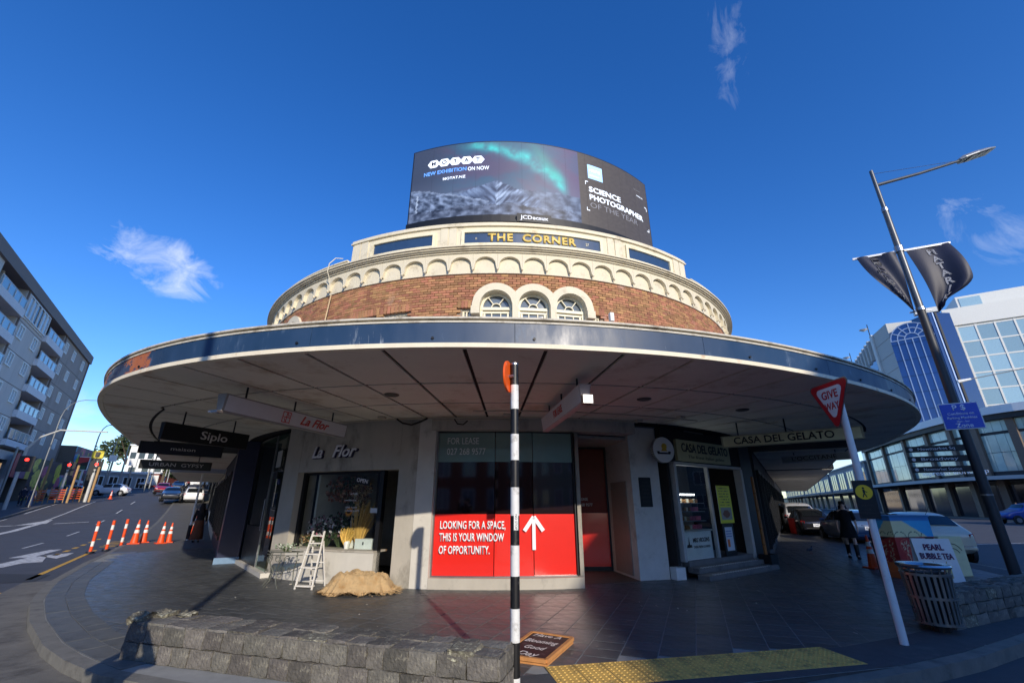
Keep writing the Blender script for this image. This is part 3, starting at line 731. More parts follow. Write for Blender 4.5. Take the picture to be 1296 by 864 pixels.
for i, (a, b) in enumerate(((-21.6, -9.7), (-5.4, 18.2), (22.8, 33.6))):
    g = G(); g.arc(a + .4, b - .4, 9.281, 9.291, 7.93, 8.26, 1.2); pn = g.obj('name_panel', MATS['panel_blue'], B)
    g = G()
    for z0, z1 in ((7.85, 7.93), (8.26, 8.34)): g.arc(a, b, 9.281, 9.335, z0, z1, 1.2)
    for t0, t1 in ((a, a + .5), (b - .5, b)): g.arc(t0, t1, 9.281, 9.335, 7.93, 8.26)
    g.obj('panel_frame', MATS['cream_trim'], B)
def on(t, r, z): a = rad(t); return (r * math.sin(a), -r * math.cos(a), z)
text('lettering', 'THE  CORNER', .31, MATS['gold_paint'], B, on(6.1, 9.292, 8.088), arcR=9.292, ext=.03, bold=.035, space=1.12, width=2.36)
for t in (-3.0, 15.4):
    a = rad(t); u = (math.cos(a), math.sin(a), 0); text('ornament', 'n' if t < 0 else '27', .12, MATS['cream_trim'], B, on(t, 9.293, 8.09), u=u, ext=.01, xs=.8)
g = G(); g.lathe((0, 0, 7.60), [(9.04, 0), (9.04, .1)], 64); g.obj('roof', mat('roof_membrane', (120, 120, 118), .9), B)
# white floodlights perched on the canopy roof
for t in (17.6,):
    a = rad(t); g = G(); g.box((9.6 * math.sin(a), -9.6 * math.cos(a), 5.9), (.10, .10, .22), a); g.obj('vent_box', MATS['white'], B)
# upper flue pipe by the parapet
g = G(); pts = [on(-29.3, 9.5, 5.0), on(-29.3, 9.34, 7.0)]; g.tube(pts, .018, 6); g.obj('downpipe', mat('pipe_tan', (196, 170, 128), .6), B)
g = G(); g.tube([on(-29.3, 9.42, 7.1), on(-29.2, 9.46, 7.4), on(-29.2, 9.58, 7.62), on(-28.9, 9.6, 7.85), on(-28.3, 9.5, 8.05), on(-27.6, 9.35, 8.08)], .012, 6); g.obj('downpipe', MATS['cream_render'], B)
# ================================================================== shop fronts
def Lc(x, y): return Vector((x - C0.x, y - C0.y, 0))
class FR:       # flat frontage from p to q, reading left to right; d grows towards the street
    def __init__(s, p, q, local=True):
        s.p = Lc(*p) if local else Vector((*p, 0)); s.q = Lc(*q) if local else Vector((*q, 0)); s.L = (s.q - s.p).length; s.u = (s.q - s.p).normalized(); s.n = Vector((s.u.y, -s.u.x, 0))
    def at(s, a, z, d=0): return s.p + s.u * a + s.n * d + Vector((0, 0, z))
    def box(s, g, a0, a1, z0, z1, d0, d1, mi=0): g.obox(s.at(a0, z0, d0), s.u * (a1 - a0), s.n * (d1 - d0), (0, 0, z1 - z0), mi)
    def obj(s, name, m, par, a0, a1, z0, z1, d0, d1, bevel=0, **k): g = G(); s.box(g, a0, a1, z0, z1, d0, d1); return g.obj(name, m, par, bevel, **k)
CO, CL = MATS['concrete'], MATS['concrete_light']
def A(name, m, t0, t1, r0, r1, z0, z1, par=B, step=2.0, **k):
    g = G(); g.arc(t0, t1, r0, r1, z0, z1, step); return g.obj(name, m, par, **k)
glass('shop_glass', (250, 252, 250), clear=0.98, ior=1.42)
glass('green_glass', (232, 246, 240), clear=0.96, ior=1.25)
mat('tiles_floor', (70, 58, 54), .5, var=.2)
# common dark interior
A('interior_wall', mat('inside_wall', (150, 142, 130), .9, var=.15), -62, 62, 6.4, 6.5, 0, 3.38, step=4)
A('interior_floor', mat('inside_floor', (96, 84, 72), .6, var=.2), -62, 62, 6.5, 8.9, -.01, 0.006, step=3)
A('interior_ceiling', mat('inside_ceiling', (110, 106, 100), .9), -62, 62, 6.5, 8.98, 3.36, 3.39, step=3)
# --- flower shop
A('pier', CO, -34.6, -30.8, 8.75, 9.28, 0, 3.40)
A('shop_lintel', CO, -30.79, -12.71, 8.9, 9.275, 2.30, 3.40)
A('window_sill_wall', CL, -30.79, -15.3, 9.02, 9.27, 0, 0.62)
A('window_sill', CO, -30.79, -15.3, 8.8, 9.285, 0.622, 0.66)
A('pier', CO, -12.7, -10.05, 8.75, 9.27, 0, 3.40)
A('pier', CL, -10.04, -7.66, 8.75, 9.285, 0, 3.40)
w = bpy.data.objects.new('shop_window', None); COL.objects.link(w); w.parent = B
fb = MATS['black']
A('frame', fb, -30.78, -30.2, 9.02, 9.12, .665, 2.298, w); A('frame', fb, -15.9, -15.3, 9.0, 9.14, 0.0, 2.298, w); A('frame', fb, -30.2, -15.9, 9.03, 9.08, 2.24, 2.298, w)
A('pane', MATS['shop_glass'], -30.2, -15.9, 9.05, 9.058, .665, 2.24, w, step=7.2)
A('partition', mat('shop_white', (190, 190, 182), .7), -28.9, -28.5, 7.0, 8.9, 0, 3.3)
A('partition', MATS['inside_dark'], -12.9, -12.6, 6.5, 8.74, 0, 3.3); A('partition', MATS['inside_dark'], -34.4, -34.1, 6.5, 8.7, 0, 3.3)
A('shop_door', mat('door_dark', (36, 30, 26), .4), -15.2, -12.75, 8.5, 8.54, 0.02, 2.2)
A('display_shelf', mat('shelf_wood', (120, 96, 70), .6), -28, -16, 8.55, 8.98, .60, .64)
mat('sign_white', (214, 214, 216), .45, var=.04, dirt=(176, 172, 168), dirt_amt=.1)
mat('letter_white', (240, 240, 246), .4, var=0)
text('lettering', 'La', .38, mat('letter_shadow', (24, 26, 66), .5, var=0), B, on(-27.8, 9.279, 2.715), arcR=9.279, ext=.04, bold=.03, shear=.35, align='LEFT', xs=.95)
text('lettering', 'Flor', .38, MATS['letter_shadow'], B, on(-23.75, 9.279, 2.715), arcR=9.279, ext=.04, bold=.03, shear=.35, align='LEFT', xs=1.05)
text('lettering', 'La', .38, MATS['letter_white'], B, on(-27.95, 9.32, 2.73), arcR=9.32, ext=.012, bold=.018, shear=.35, align='LEFT', xs=.95)
text('lettering', 'Flor', .38, MATS['letter_white'], B, on(-23.9, 9.32, 2.73), arcR=9.32, ext=.012, bold=.018, shear=.35, align='LEFT', xs=1.05)
# OPEN sign hung in the window, and the small white print on the glass
a = rad(-19.0); nr = Vector((math.sin(a), -math.cos(a), 0)); uu = Vector((math.cos(a), math.sin(a), 0)); c = nr * 9.085 + Vector((C0.x, C0.y, 2.08)); u2 = uu * .985 + Vector((0, 0, -.17))
t_ = thing('open_sign', 'small black tilted OPEN sign hung in the flower shop window', 'sign', c)
g = G(); v2 = u2.normalized().cross(nr) * -1; v2 = nr.cross(u2.normalized()); up2 = Vector((0, 0, 1)) * .985 + uu * .17
g.obox(-u2 * .21 - up2 * .075, u2 * .42, up2 * .15, nr * .012); g.obj('board', fb, t_)
text('lettering', 'OPEN', .12, MATS['letter_white'], t_, nr * .014, u=u2, up=up2, ext=.003, bold=.012)
for i, (sx, th, z, sz) in enumerate((('LOCAL BLOOM', -20.4, 1.80, .055), ('wrapt gift boutique', -20.9, 1.665, .05), ('SHOP  09 5 5 0000', -20.6, 1.51, .05), ('TEL  09 55 505000', -20.4, 1.44, .05))):
    s_ = ('LA FLOR', 'www.laflor.co.nz', 'OPEN  7 DAYS', 'FLOWERS & GIFTS')[i]
    text('lettering', s_, sz, MATS['letter_white'], w, on(th, 9.06, z), arcR=9.06, ext=.001, bold=.01)
g = G(); g.arc(-17.3, -16.2, 9.06, 9.063, 1.40, 1.50); g.obj('sticker', mat('sticker', (200, 205, 210), .5), w)
# --- the window for lease: three tall panes, each in green, dark and red film
mat('film_red', (226, 44, 34), 0.22, var=0.03, spec=.6, coat=.6)
mat('film_dark', (34, 20, 20), 0.05, var=0.1, spec=1.0)
mat('film_green', (112, 144, 136), 0.10, var=0.06, spec=.9)
A('sill', CO, -7.65, 11.9, 8.8, 9.30, 0, .20); 
A('head_beam', CO, -8.2, 20.8, 8.9, 9.36, 3.12, 3.38)
lw = bpy.data.objects.new('leased_window', None); COL.objects.link(lw); lw.parent = B
for a_, b_ in ((-7.5, .45), (.55, 5.65), (5.75, 11.35)):
    for n_, z0, z1, m_ in (('red_film', .22, 1.385, 'film_red'), ('dark_film', 1.385, 2.455, 'film_dark'), ('green_film', 2.455, 3.09, 'film_green')):
        g = G(); pts = [on(a_, 9.10, z0), on(b_, 9.10, z0), on(b_, 9.10, z1), on(a_, 9.10, z1)]; m_n = rad((a_ + b_) / 2)
        g.slab([pts[0], pts[1], pts[2], pts[3]], (-.02 * math.sin(m_n), .02 * math.cos(m_n), 0)); g.obj(n_, MATS[m_], lw)
A('frame', MATS['steel'], -7.66, -7.5, 9.04, 9.16, .20, 3.12, lw); A('frame', MATS['dark_metal'], 11.35, 11.5, 9.04, 9.16, .20, 3.12, lw); A('frame', MATS['dark_metal'], -7.5, 11.35, 9.04, 9.15, 3.09, 3.12, lw, step=20); A('frame', MATS['steel'], -7.5, 11.35, 9.04, 9.16, .20, .22, lw, step=3)
def flat_text(s, t, z, sz, m, r=9.115, **k):
    a = rad(t); return text('lettering', s, sz, m, lw, on(t, r, z), u=(math.cos(a), math.sin(a), 0), ext=.003, **k)
mid = rad(-3.5)
for s_, z, wd in (('LOOKING FOR A SPACE,', 1.165, 1.38), ('THIS IS YOUR WINDOW', .93, 1.36), ('OF OPPORTUNITY.', .69, 1.06)):
    # anchored on the chord of the first pane
    p = on(-6.75, 9.10, z); q = on(.45, 9.10, z); p, q = Vector(p), Vector(q); u_ = (q - p).normalized(); nn = Vector((u_.y, -u_.x, 0)); 
    text('lettering', s_, .215, MATS['letter_white'], lw, p + nn * .035, u=u_, ext=.003, bold=.022, align='LEFT', width=wd, space=1.03)
p = Vector(on(5.7, 9.13, .70)); aa = rad(5.7); u_ = Vector((math.cos(aa), math.sin(aa), 0)); nn = Vector((u_.y, -u_.x, 0)); g = G()
o_ = p + nn * .012
g.obox(o_ - u_ * .035, u_ * .07, (0, 0, .60), nn * .006)
for s in (-1, 1): g.bar(o_ + Vector((0, 0, .635)) + nn * .004 , o_ + u_ * s * .20 + Vector((0, 0, .36)) + nn * .004, .08, .006, up=nn)
g.obj('arrow', MATS['letter_white'], lw)
for s_, z in (('FOR LEASE', 2.90), ('027 268 9577', 2.67)):
    p = Vector(on(-6.3, 9.10, z)); q = Vector(on(.45, 9.10, z)); u_ = (q - p).normalized(); nn = Vector((u_.y, -u_.x, 0))
    text('lettering', s_, .20, mat('letter_grey', (214, 222, 220), .5, var=0), lw, p + nn * .035, u=u_, ext=.002, bold=.0, align='LEFT', width=.70 if 'F' in s_ else .86)
# --- recessed lobby with the red door
dr = FR((1.25, 12.3), (2.56, 12.3))
dr.obj('recess_wall', CO, B, -.1, dr.L + .1, 0, 3.3, -.15, -.05)
e_ = bpy.data.objects.new('lobby_door', None); COL.objects.link(e_); e_.parent = B
dr.obj('red_film', MATS['film_red'], e_, .05, dr.L - .04, .10, 1.36, -.05, 0); dr.obj('dark_film', mat('film_maroon', (112, 34, 28), .35, var=.1, spec=.15), e_, .05, dr.L - .04, 1.36, 3.0, -.05, 0)
dr.obj('frame', MATS['dark_metal'], e_, 0, .05, 0, 3.1, -.05, .04); dr.obj('frame', MATS['dark_metal'], e_, dr.L - .04, dr.L, 0, 3.1, -.05, .04); dr.obj('frame', MATS['dark_metal'], e_, .05, dr.L - .04, 3.0, 3.1, -.05, .04); dr.obj('kick_plate', MATS['dark_metal'], e_, .05, dr.L - .04, 0, .1, -.05, .01)
for s_, z in (('FOR LEASE', 1.70), ('027 268 9577', 1.56)):
    text('lettering', s_, .10, MATS['letter_grey'], e_, dr.at(.38, z, .002), u=dr.u, ext=.002, align='LEFT', width=.38 if 'F' in s_ else .50)
g = G(); g.prism([tuple(Lc(*p)[:2]) for p in ((1.42, 10.12), (1.5, 10.1), (1.3, 12.4), (1.2, 12.4))], 0, 3.3); g.obj('recess_side', CO, B)
g = G(); g.prism([tuple(Lc(*p)[:2]) for p in ((1.3, 10.35), (2.8, 10.9), (2.6, 12.5), (1.2, 12.5))], 3.05, 3.12); g.obj('recess_ceiling', CO, B)
sw = FR((2.56, 12.3), (2.83, 10.77))
g = G(); g.prism([tuple(Lc(*p)[:2]) for p in ((2.82, 10.76), (3.56, 11.0), (3.75, 11.7), (2.7, 12.6), (2.56, 12.3))], 0, 3.38); g.obj('pier', mat('pier_paint', (206, 204, 198), .65, var=.08, dirt=(168, 164, 156), dirt_amt=.25), B)
sd = bpy.data.objects.new('side_door', None); COL.objects.link(sd); sd.parent = B
sw.obj('panel', mat('door_grey', (150, 140, 130), .5, var=.08), sd, .30, 1.25, .06, 2.1, .001, .03); g = G(); q = sw.at(.42, 1.95, .03); g.tube([q, q + sw.n * .05, q + sw.n * .05 + sw.u * .12], .014, 8); g.obj('handle', MATS['steel'], sd)
# black notice plaque on the pier
pf = FR((2.83, 10.77), (3.56, 11.0))
t_ = thing('notice_plaque', 'black notice plaque fixed on the pale pier beside the gelato shop', 'plaque', tuple(pf.at(.34, 1.85, 0) + Vector((C0.x, C0.y, 0))))
g = G(); g.obox(-pf.u * .16 - Vector((0, 0, .33)), pf.u * .32, (0, 0, .66), pf.n * .02); g.obj('board', fb, t_, .003)
for i in range(6): text('lettering', ('SUITES', 'LEVEL ONE', 'STUDIO', 'OFFICES', 'ENTRANCE', 'PARKING')[i], .05, mat('dim_letters', (52, 46, 44), .6), t_, pf.n * .021 + Vector((0, 0, .22 - i * .085)), u=pf.u, ext=.001)
g = G(); g.box((*Lc(3.74, 10.98)[:2], .125), (.26, .22, .25), rad(20)); g.obj('plinth', MATS['white'], B, .006)
# --- gelato shop
GS = FR((3.95, 11.16), (6.55, 13.08))
mat('gel_frame', (186, 184, 180), .6, var=.08); mat('step_stone', (112, 110, 108), .7, var=.15, dirt=(80, 80, 80), dirt_amt=.3)
for d_, z_ in ((.62, .11), (.34, .22), (.06, .33)):
    g = G(); GS.box(g, -.02 + (.62 - d_) * .3, GS.L + .02, 0 if d_ > .5 else z_ - .11, z_, -.1 if d_ < .1 else d_ - .29, d_); g.obj('step', MATS['step_stone'], B, .006)
g = G()
for i in range(24): GS.box(g, .25 + i * .11, .28 + i * .11, .11, .114, .52, .60); GS.box(g, .25 + i * .11, .28 + i * .11, .22, .224, .25, .32)
g.obj('step_studs', MATS['white'], B, kind='stuff')
g = G(); GS.box(g, -.1, GS.L, -.001, .331, -2.2, -.1); g.obj('shop_floor', MATS['step_stone'], B)
gw = bpy.data.objects.new('gelato_shopfront', None); COL.objects.link(gw); gw.parent = B
GS.obj('jamb', MATS['gel_frame'], gw, 0, .10, .331, 2.50, -.1, .06); GS.obj('jamb', MATS['gel_frame'], gw, GS.L - .12, GS.L, .0, 2.50, -.1, .10); GS.obj('head', MATS['gel_frame'], gw, 0, GS.L, 2.501, 2.57, -.1, .08); GS.obj('mullion', MATS['gel_frame'], gw, 1.52, 1.58, .331, 2.50, -.06, .03)
GS.obj('pane', MATS['shop_glass'], gw, .10, 1.52, .36, 2.50, -.02, -.012)
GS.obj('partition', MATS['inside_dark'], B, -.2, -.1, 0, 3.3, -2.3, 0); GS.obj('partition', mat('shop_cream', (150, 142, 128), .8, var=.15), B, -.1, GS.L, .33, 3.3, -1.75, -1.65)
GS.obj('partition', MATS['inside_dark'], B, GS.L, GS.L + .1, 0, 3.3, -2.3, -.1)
# menu boards on the back wall
for a_, z0, z1, w_ in ((.95, 1.7, 2.4, .55), (1.65, 1.75, 2.45, .5), (.55, 1.95, 2.2, .25)):
    t_ = GS.obj('menu_board', fb, B, a_ - .02, a_ + w_ + .02, z0 - .02, z1 + .02, -1.649, -1.63)
    b_ = GS.obj('menu_sheet', mat('paper_dim', (150, 146, 134), .8), t_, a_, a_ + w_, z0, z1, -1.63, -1.625)
# display case with shelves of cookies and cups
dc = thing('display_case', 'glass fronted display case with shelves of cookies behind the gelato shop window', 'display case', tuple(GS.at(0, .331) + Vector((C0.x, C0.y, 0))))
gc = FR((0, 0), (1, 0)); gc.p = Vector((0, 0, 0)); gc.u = GS.u; gc.n = GS.n; gc.L = GS.L
gc.obj('base', MATS['white'], dc, .22, 1.45, 0, .62, -.75, -.08); gc.obj('counter', mat('counter', (170, 168, 160), .3), dc, .20, 1.50, .62, .66, -.78, -.05)
for z_ in (.86, 1.08, 1.28): gc.obj('shelf', MATS['steel'], dc, .24, 1.40, z_ - .015, z_, -.72, -.12)
gc.obj('light_strip', mat('led_strip', (230, 240, 250), .5, emit=11.0, var=0), dc, .24, 1.05, 1.46, 1.49, -.2, -.14)
text('lettering', 'MRS HIGGINS', .135, mat('brown_letter', (44, 22, 20), .5, var=0), dc, gc.at(.98, .42, -.078), u=GS.u, ext=.003, bold=.02, width=.72)
text('lettering', 'OVEN FRESH COOKIES', .075, MATS['brown_letter'], dc, gc.at(.98, .27, -.078), u=GS.u, ext=.003, bold=.01, width=.72)
g = G(); g.slab([gc.at(.34, .27, -.078), gc.at(.56, .27, -.078), gc.at(.54, .33, -.078), gc.at(.47, .33, -.078), gc.at(.45, .50, -.078), gc.at(.42, .34, -.078), gc.at(.36, .33, -.078)], GS.n * .003); g.obj('emblem', MATS['brown_letter'], dc)
ck = [mat('cookie', (150, 106, 60), .8, island=.2), mat('pink_tub', (196, 96, 120), .6, island=.2), mat('cream_tub', (206, 196, 172), .6, island=.15)]
for z_ in (.62 + .04, .86, 1.08, 1.28):
    for i in range(11):
        p = gc.at(.30 + i * .105, z_, -.30 + random.uniform(-.03, .03)); g = G(); k = 1 if i > 6 and z_ < 1.2 else (2 if (i + int(z_ * 10)) % 3 == 0 else 0)
        if k: g.lathe(p, [(.035, 0), (.042, .09), (.044, .10)], 8)
        else:
            for q in range(4): g.lathe(p + Vector((random.uniform(-.008, .008), 0, q * .022)), [(.04, 0), (.042, .01), (.038, .02)], 8)
        g.obj(('cookie_stack', 'tub', 'tub')[k], ck[k], dc)
# yellow poster hung in the doorway, framed board on the step
def poster(s, t):
    if .12 < s < .88 and .08 < t < .42:
        d = math.hypot((s - .5) / .26, (t - .24) / .10)
        return (120, 66, 40) if d < 1 else (150, 150, 140)
    for tt in (.92, .85, .78, .70, .62, .55, .48):
        if abs(t - tt) < .012 and .15 < s < .85 and nz(s * 30, tt * 9) > -.15: return (90, 84, 30)
    return (226, 220, 40)
mat('print', (255, 255, 255), .5, attr='Col', var=.03)
t_ = thing('poster', 'yellow menu poster with a food picture hanging at the gelato shop doorway', 'poster', tuple(GS.at(1.96, 1.12, .14) + Vector((C0.x, C0.y, 0))))
pu = GS.u; g = G(); g.obox(-pu * .33 - GS.n * .008, pu * .66, (0, 0, .92), GS.n * .006); g.obj('board', MATS['white'], t_); pic('print', .66, .92, 24, 40, poster, MATS['print'], t_, u=pu, o=(0, 0, 0))
t_ = thing('framed_board', 'black framed board with a blue and orange notice standing on the gelato shop step', 'board', tuple(GS.at(2.14, .335, .02) + Vector((C0.x, C0.y, 0))))
g = G(); g.obox(-pu * .27 - GS.n * .03, pu * .54, (0, 0, .82), GS.n * .028); g.obj('board', fb, t_, .004)
def notice(s, t):
    if .55 < t < .9: return (60, 110, 180) if (int(t * 30) % 3 == 0 and .1 < s < .85) else (205, 212, 222)
    if .15 < t < .5 and .12 < s < .5: return (214, 110, 50)
    return (205, 212, 222)
pic('notice', .36, .56, 18, 28, notice, MATS['print'], t_, o=Vector((0, 0, .12)), u=pu)
# fascia sign of the gelato shop
sg = thing('shop_sign', 'cream fascia sign reading CASA DEL GELATO above the gelato shopfront', 'sign', tuple(GS.at(0, 0, 0) + Vector((C0.x, C0.y, 0))))
gc.obj('board', mat('sign_cream', (190, 184, 140), .6, var=.08), sg, .12, 2.62, 2.60, 3.12, .05, .13)
text('lettering', 'CASA DEL GELATO', .30, mat('letter_dark', (34, 28, 24), .5, var=0), sg, gc.at(1.42, 2.92, .131), u=GS.u, ext=.006, bold=.02, width=2.2)
text('lettering', 'The finest Italian gelato', .11, MATS['letter_dark'], sg, gc.at(1.42, 2.71, .131), u=GS.u, ext=.004, width=1.7, shear=.2)
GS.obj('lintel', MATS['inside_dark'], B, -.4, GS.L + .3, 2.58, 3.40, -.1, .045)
# round projecting sign
rs = thing('round_sign', 'white round hanging sign with a yellow figure and black ribbon by the gelato shop', 'sign', (3.62, 10.72, 2.80), rz=rad(18))
g = G(); g.tube([(0, -.05, 0), (0, .05, 0)], .30, 36); g.obj('disc', MATS['white'], rs, .006); g = G(); g.tube([(0, -.052, 0), (0, .052, 0)], .30, 36, cap=False); g.obj('rim', mat('rim_grey', (120, 120, 116), .5), rs)
g = G(); g.slab([(-.17, -.053, -.10), (.17, -.053, -.10), (.20, -.053, -.04), (.13, -.053, -.03), (.12, -.053, -.06), (-.12, -.053, -.06), (-.13, -.053, -.03), (-.20, -.053, -.04)], (0, -.004, 0)); g.obj('ribbon', fb, rs)
g = G(); g.tube([(.02, -.053, .08), (.02, -.058, .08)], .075, 20); g.slab([(-.08, -.053, -.03), (.09, -.053, -.03), (.07, -.053, .03), (-.02, -.053, .05)], (0, -.004, 0)); g.obj('figure', mat('sign_gold', (214, 170, 40), .5), rs)
g = G(); g.bar((.1, .05, .33), (.1, .45, .33), .03); g.bar((.1, .0, .33), (.1, .0, .25), .03); g.obj('bracket', MATS['dark_metal'], rs)
# dark pillar, brown pipe and planter box at the end of the shop
g = G(); g.prism([tuple(Lc(*p)[:2]) for p in ((6.62, 13.05), (7.05, 13.30), (7.35, 13.9), (6.6, 14.0))], 0, 3.4); g.obj('pillar', mat('pillar_dark', (52, 50, 48), .5), B)
t_ = thing('bamboo_pole', 'brown upright pole standing in a black box beside the gelato shop', 'pole', (6.78, 12.86, 0))
g = G(); g.tube([(0, 0, .3), (0, 0, 1.0), (0.0, 0, 2.3)], [.045, .042, .038], 10); g.obj('pole', mat('bamboo', (150, 96, 44), .5, var=.2), t_); g = G()
for z in (.55, .95, 1.4, 1.85): g.lathe((0, 0, z), [(.046, 0), (.050, .012), (.046, .024)], 10)
g.obj('joints', mat('bamboo_node', (110, 70, 30), .6), t_)
t_ = thing('planter_box', 'black planter box at the foot of the brown pole', 'planter', (6.80, 12.80, 0), rad(35)); g = G()
for s in ((-.19, 0, .02, .30), (.19, 0, .02, .30)): g.box((s[0], 0, .17), (.02, .30, .34))
for y in (-.15, .15): g.box((0, y, .17), (.36, .02, .34))
g.obj('sides', fb, t_); g = G(); g.box((0, 0, .28), (.35, .27, .02)); g.obj('soil', mat('soil', (50, 40, 32), .95), t_)

# --- glazed corner of the boutique on the left
SG = FR((-7.72, 13.72), (-5.78, 11.34))
mat('plinth_black', (26, 25, 26), .35)
bw = bpy.data.objects.new('boutique_front', None); COL.objects.link(bw); bw.parent = B
SG.obj('base_panel', MATS['plinth_black'], bw, 0.02, 1.95, .10, 1.02, -.08, 0)
SG.obj('pane', MATS['green_glass'], bw, .02, 1.12, 1.04, 3.36, -.05, -.04); SG.obj('pane', MATS['green_glass'], bw, 1.14, 1.95, 1.04, 3.36, -.05, -.04)
dr_ = bpy.data.objects.new('glass_door', None); COL.objects.link(dr_); dr_.parent = B
SG.obj('pane', MATS['green_glass'], dr_, 2.0, SG.L - .02, .06, 2.35, -.03, -.02); SG.obj('pane', MATS['green_glass'], dr_, 2.0, SG.L - .02, 2.38, 3.36, -.03, -.02)
g = G(); SG.box(g, 1.955, 1.985, .02, 3.36, -.05, 0); SG.box(g, 2.0, SG.L, 2.35, 2.38, -.04, .0); SG.box(g, 2.0, SG.L, .02, .07, -.04, .01); g.obj('rail', MATS['steel'], dr_)
g = G(); q = SG.at(2.12, .95, 0); g.tube([q, q + SG.n * .06, q + SG.n * .06 + Vector((0, 0, .75)), q + Vector((0, 0, .75))], .012, 8); g.obj('handle', MATS['steel'], dr_)
SG.obj('plinth', CL, B, -.1, SG.L + .2, 0, .10, -.1, .10)
SG.obj('interior_wall', mat('shop_grey', (214, 222, 216), .8, var=.12), B, -.3, SG.L, 0, 3.38, -2.3, -2.2)
SG.obj('interior_floor', MATS['inside_floor'], B, -.3, SG.L, .1, .12, -2.2, -.1)
for a_ in (.35, .75, 1.15):   # seat backs and table seen through the glass
    pass
t_ = thing('display_plinth', 'dark display stand seen through the boutique window', 'display stand', tuple(SG.at(.9, .12, -.9) + Vector((C0.x, C0.y, 0))), math.atan2(SG.u.y, SG.u.x))
g = G(); g.box((0, 0, .5), (.9, .5, .08)); g.box((-.38, 0, .25), (.05, .45, .46)); g.box((.38, 0, .25), (.05, .45, .46)); g.obj('table', fb, t_); g = G(); g.box((-.2, 0, .95), (.35, .06, .55), .1); g.box((.25, .05, .98), (.3, .06, .5), -.1); g.obj('display_bags', MATS['dark_metal'], t_, .02)
t_ = thing('paper_notice', 'white paper notice taped inside the boutique glass above the door', 'notice', tuple(SG.at(2.62, 2.47, .0) + Vector((C0.x, C0.y, 0))))
g = G(); g.obox(-SG.u * .25, SG.u * .5, (0, 0, .42), SG.n * .003); g.obj('sheet', mat('paper', (176, 176, 168), .7, var=.06), t_)
t_ = thing('door_sign', 'small black sign sticking out above the boutique door handle', 'sign', tuple(SG.at(2.70, 2.18, .02) + Vector((C0.x, C0.y, 0))))
g = G(); g.obox(-SG.u * .2, SG.u * .4, (0, 0, .18), SG.n * .03); g.obj('board', fb, t_); text('lettering', 'SIPLO', .07, MATS['dim_letters'], t_, SG.n * .031 + Vector((0, 0, .09)), u=SG.u, ext=.002)
# midnight blue pillar
g = G(); g.prism([tuple(Lc(*p)[:2]) for p in ((-8.30, 13.55), (-7.86, 13.86), (-8.2, 14.5), (-8.8, 14.3))], 0, 3.4); g.obj('pillar', mat('pillar_blue', (28, 36, 66), .35), B)
g = G(); g.prism([tuple(Lc(*p)[:2]) for p in ((-8.34, 13.50), (-7.82, 13.83), (-7.9, 13.95), (-8.38, 13.62))], 0, .16); g.obj('plinth', mat('plinth_blue', (110, 140, 170), .6), B)

# ================================================================== signs hung under the canopy
def lightbox(name, label, p_in, p_out, zc, h, th, face, s, sz, lm, flip=False, wd=None, frac=.5, body=None, group=None, shear=0, **k):
    p, q = Vector((*p_in, 0)), Vector((*p_out, 0)); 
    if flip: p, q = q, p        # reading direction p -> q
    c = (p + q) / 2; L = (q - p).length; u = (q - p).normalized(); n = Vector((u.y, -u.x, 0))
    t = thing(name, label, 'sign', (c.x, c.y, zc))
    if group: t['group'] = group
    body = body or mat('sign_housing', (150, 146, 142), .5)
    g = G(); hw = h / 2
    g.hexa([-u * L / 2 - n * th * .5 + Vector((0, 0, -hw)), u * L / 2 - n * th * .5 + Vector((0, 0, -hw)), u * L / 2 + n * th * .5 + Vector((0, 0, -hw)), -u * L / 2 + n * th * .5 + Vector((0, 0, -hw)),
            -u * L / 2 - n * th * .9 + Vector((0, 0, hw)), u * L / 2 - n * th * .9 + Vector((0, 0, hw)), u * L / 2 + n * th * .9 + Vector((0, 0, hw)), -u * L / 2 + n * th * .9 + Vector((0, 0, hw))]); g.obj('housing', body, t, .004)
    up = (n * th * .4 + Vector((0, 0, h))).normalized(); m = n * th * .70
    g = G(); fo = m - up * (hw * .86) - u * (L / 2 - .04); g.obox(fo, u * (L - .08), up * (h * .86), u.cross(up) * .006); g.obj('face', face, t)
    if s: text('lettering', s, sz, lm, t, m + u.cross(up) * .008 + u * (frac - .5) * L, u=u, up=up, ext=.004, width=wd, shear=shear, **k)
    g = G()
    for a in (-.36, 0.0, .36) if L > 2.4 else (-.3, .3): g.tube([u * a * L + Vector((0, 0, hw)), u * a * L + Vector((0, 0, 3.4 - zc))], .016, 6)
    g.obj('hanger_rods', MATS['dark_metal'], t)
    return t, u, n, m, up, L
red_l = mat('letter_red', (206, 74, 62), .5, var=0)
t_, u, n, m, up, L = lightbox('lightbox_sign', 'grey lightbox sign reading La Flor in red hung under the canopy', (-3.68, 9.6), (-4.5, 6.62), 3.06, .28, .10, MATS['sign_white'], 'La Flor', .22, red_l, flip=True, wd=.82, frac=.66, bold=.02, shear=.4)
g = G(); cc = m + u.cross(up) * .008 - u * (.5 - .42) * L; e = .095
for s_ in (-1, 0, 1): g.bar(cc + u * s_ * e * .95 - up * e, cc + u * s_ * e * .95 + up * e, .014, .004, up=n); 
for s_ in (-1, 0, 1): g.bar(cc - u * e + up * s_ * e * .95, cc + u * e + up * s_ * e * .95, .014, .004, up=n)
g.bar(cc - u * e * .6 - up * e * .2, cc - u * e * .1 - up * e * .8, .014, .004, up=n); g.bar(cc + u * e * .6 + up * e * .2, cc + u * e * .1 + up * e * .8, .014, .004, up=n)
g.obj('monogram', red_l, t_)
g = G(); g.obox(-u * (L / 2 + .10) - Vector((0, 0, .17)) - n * .09, u * .10, n * .18, (0, 0, .03)); g.obj('end_piece', mat('chrome', (225, 225, 225), .15, .9), t_)  # no lamp: bright chrome end piece stands in for a sunlit spot
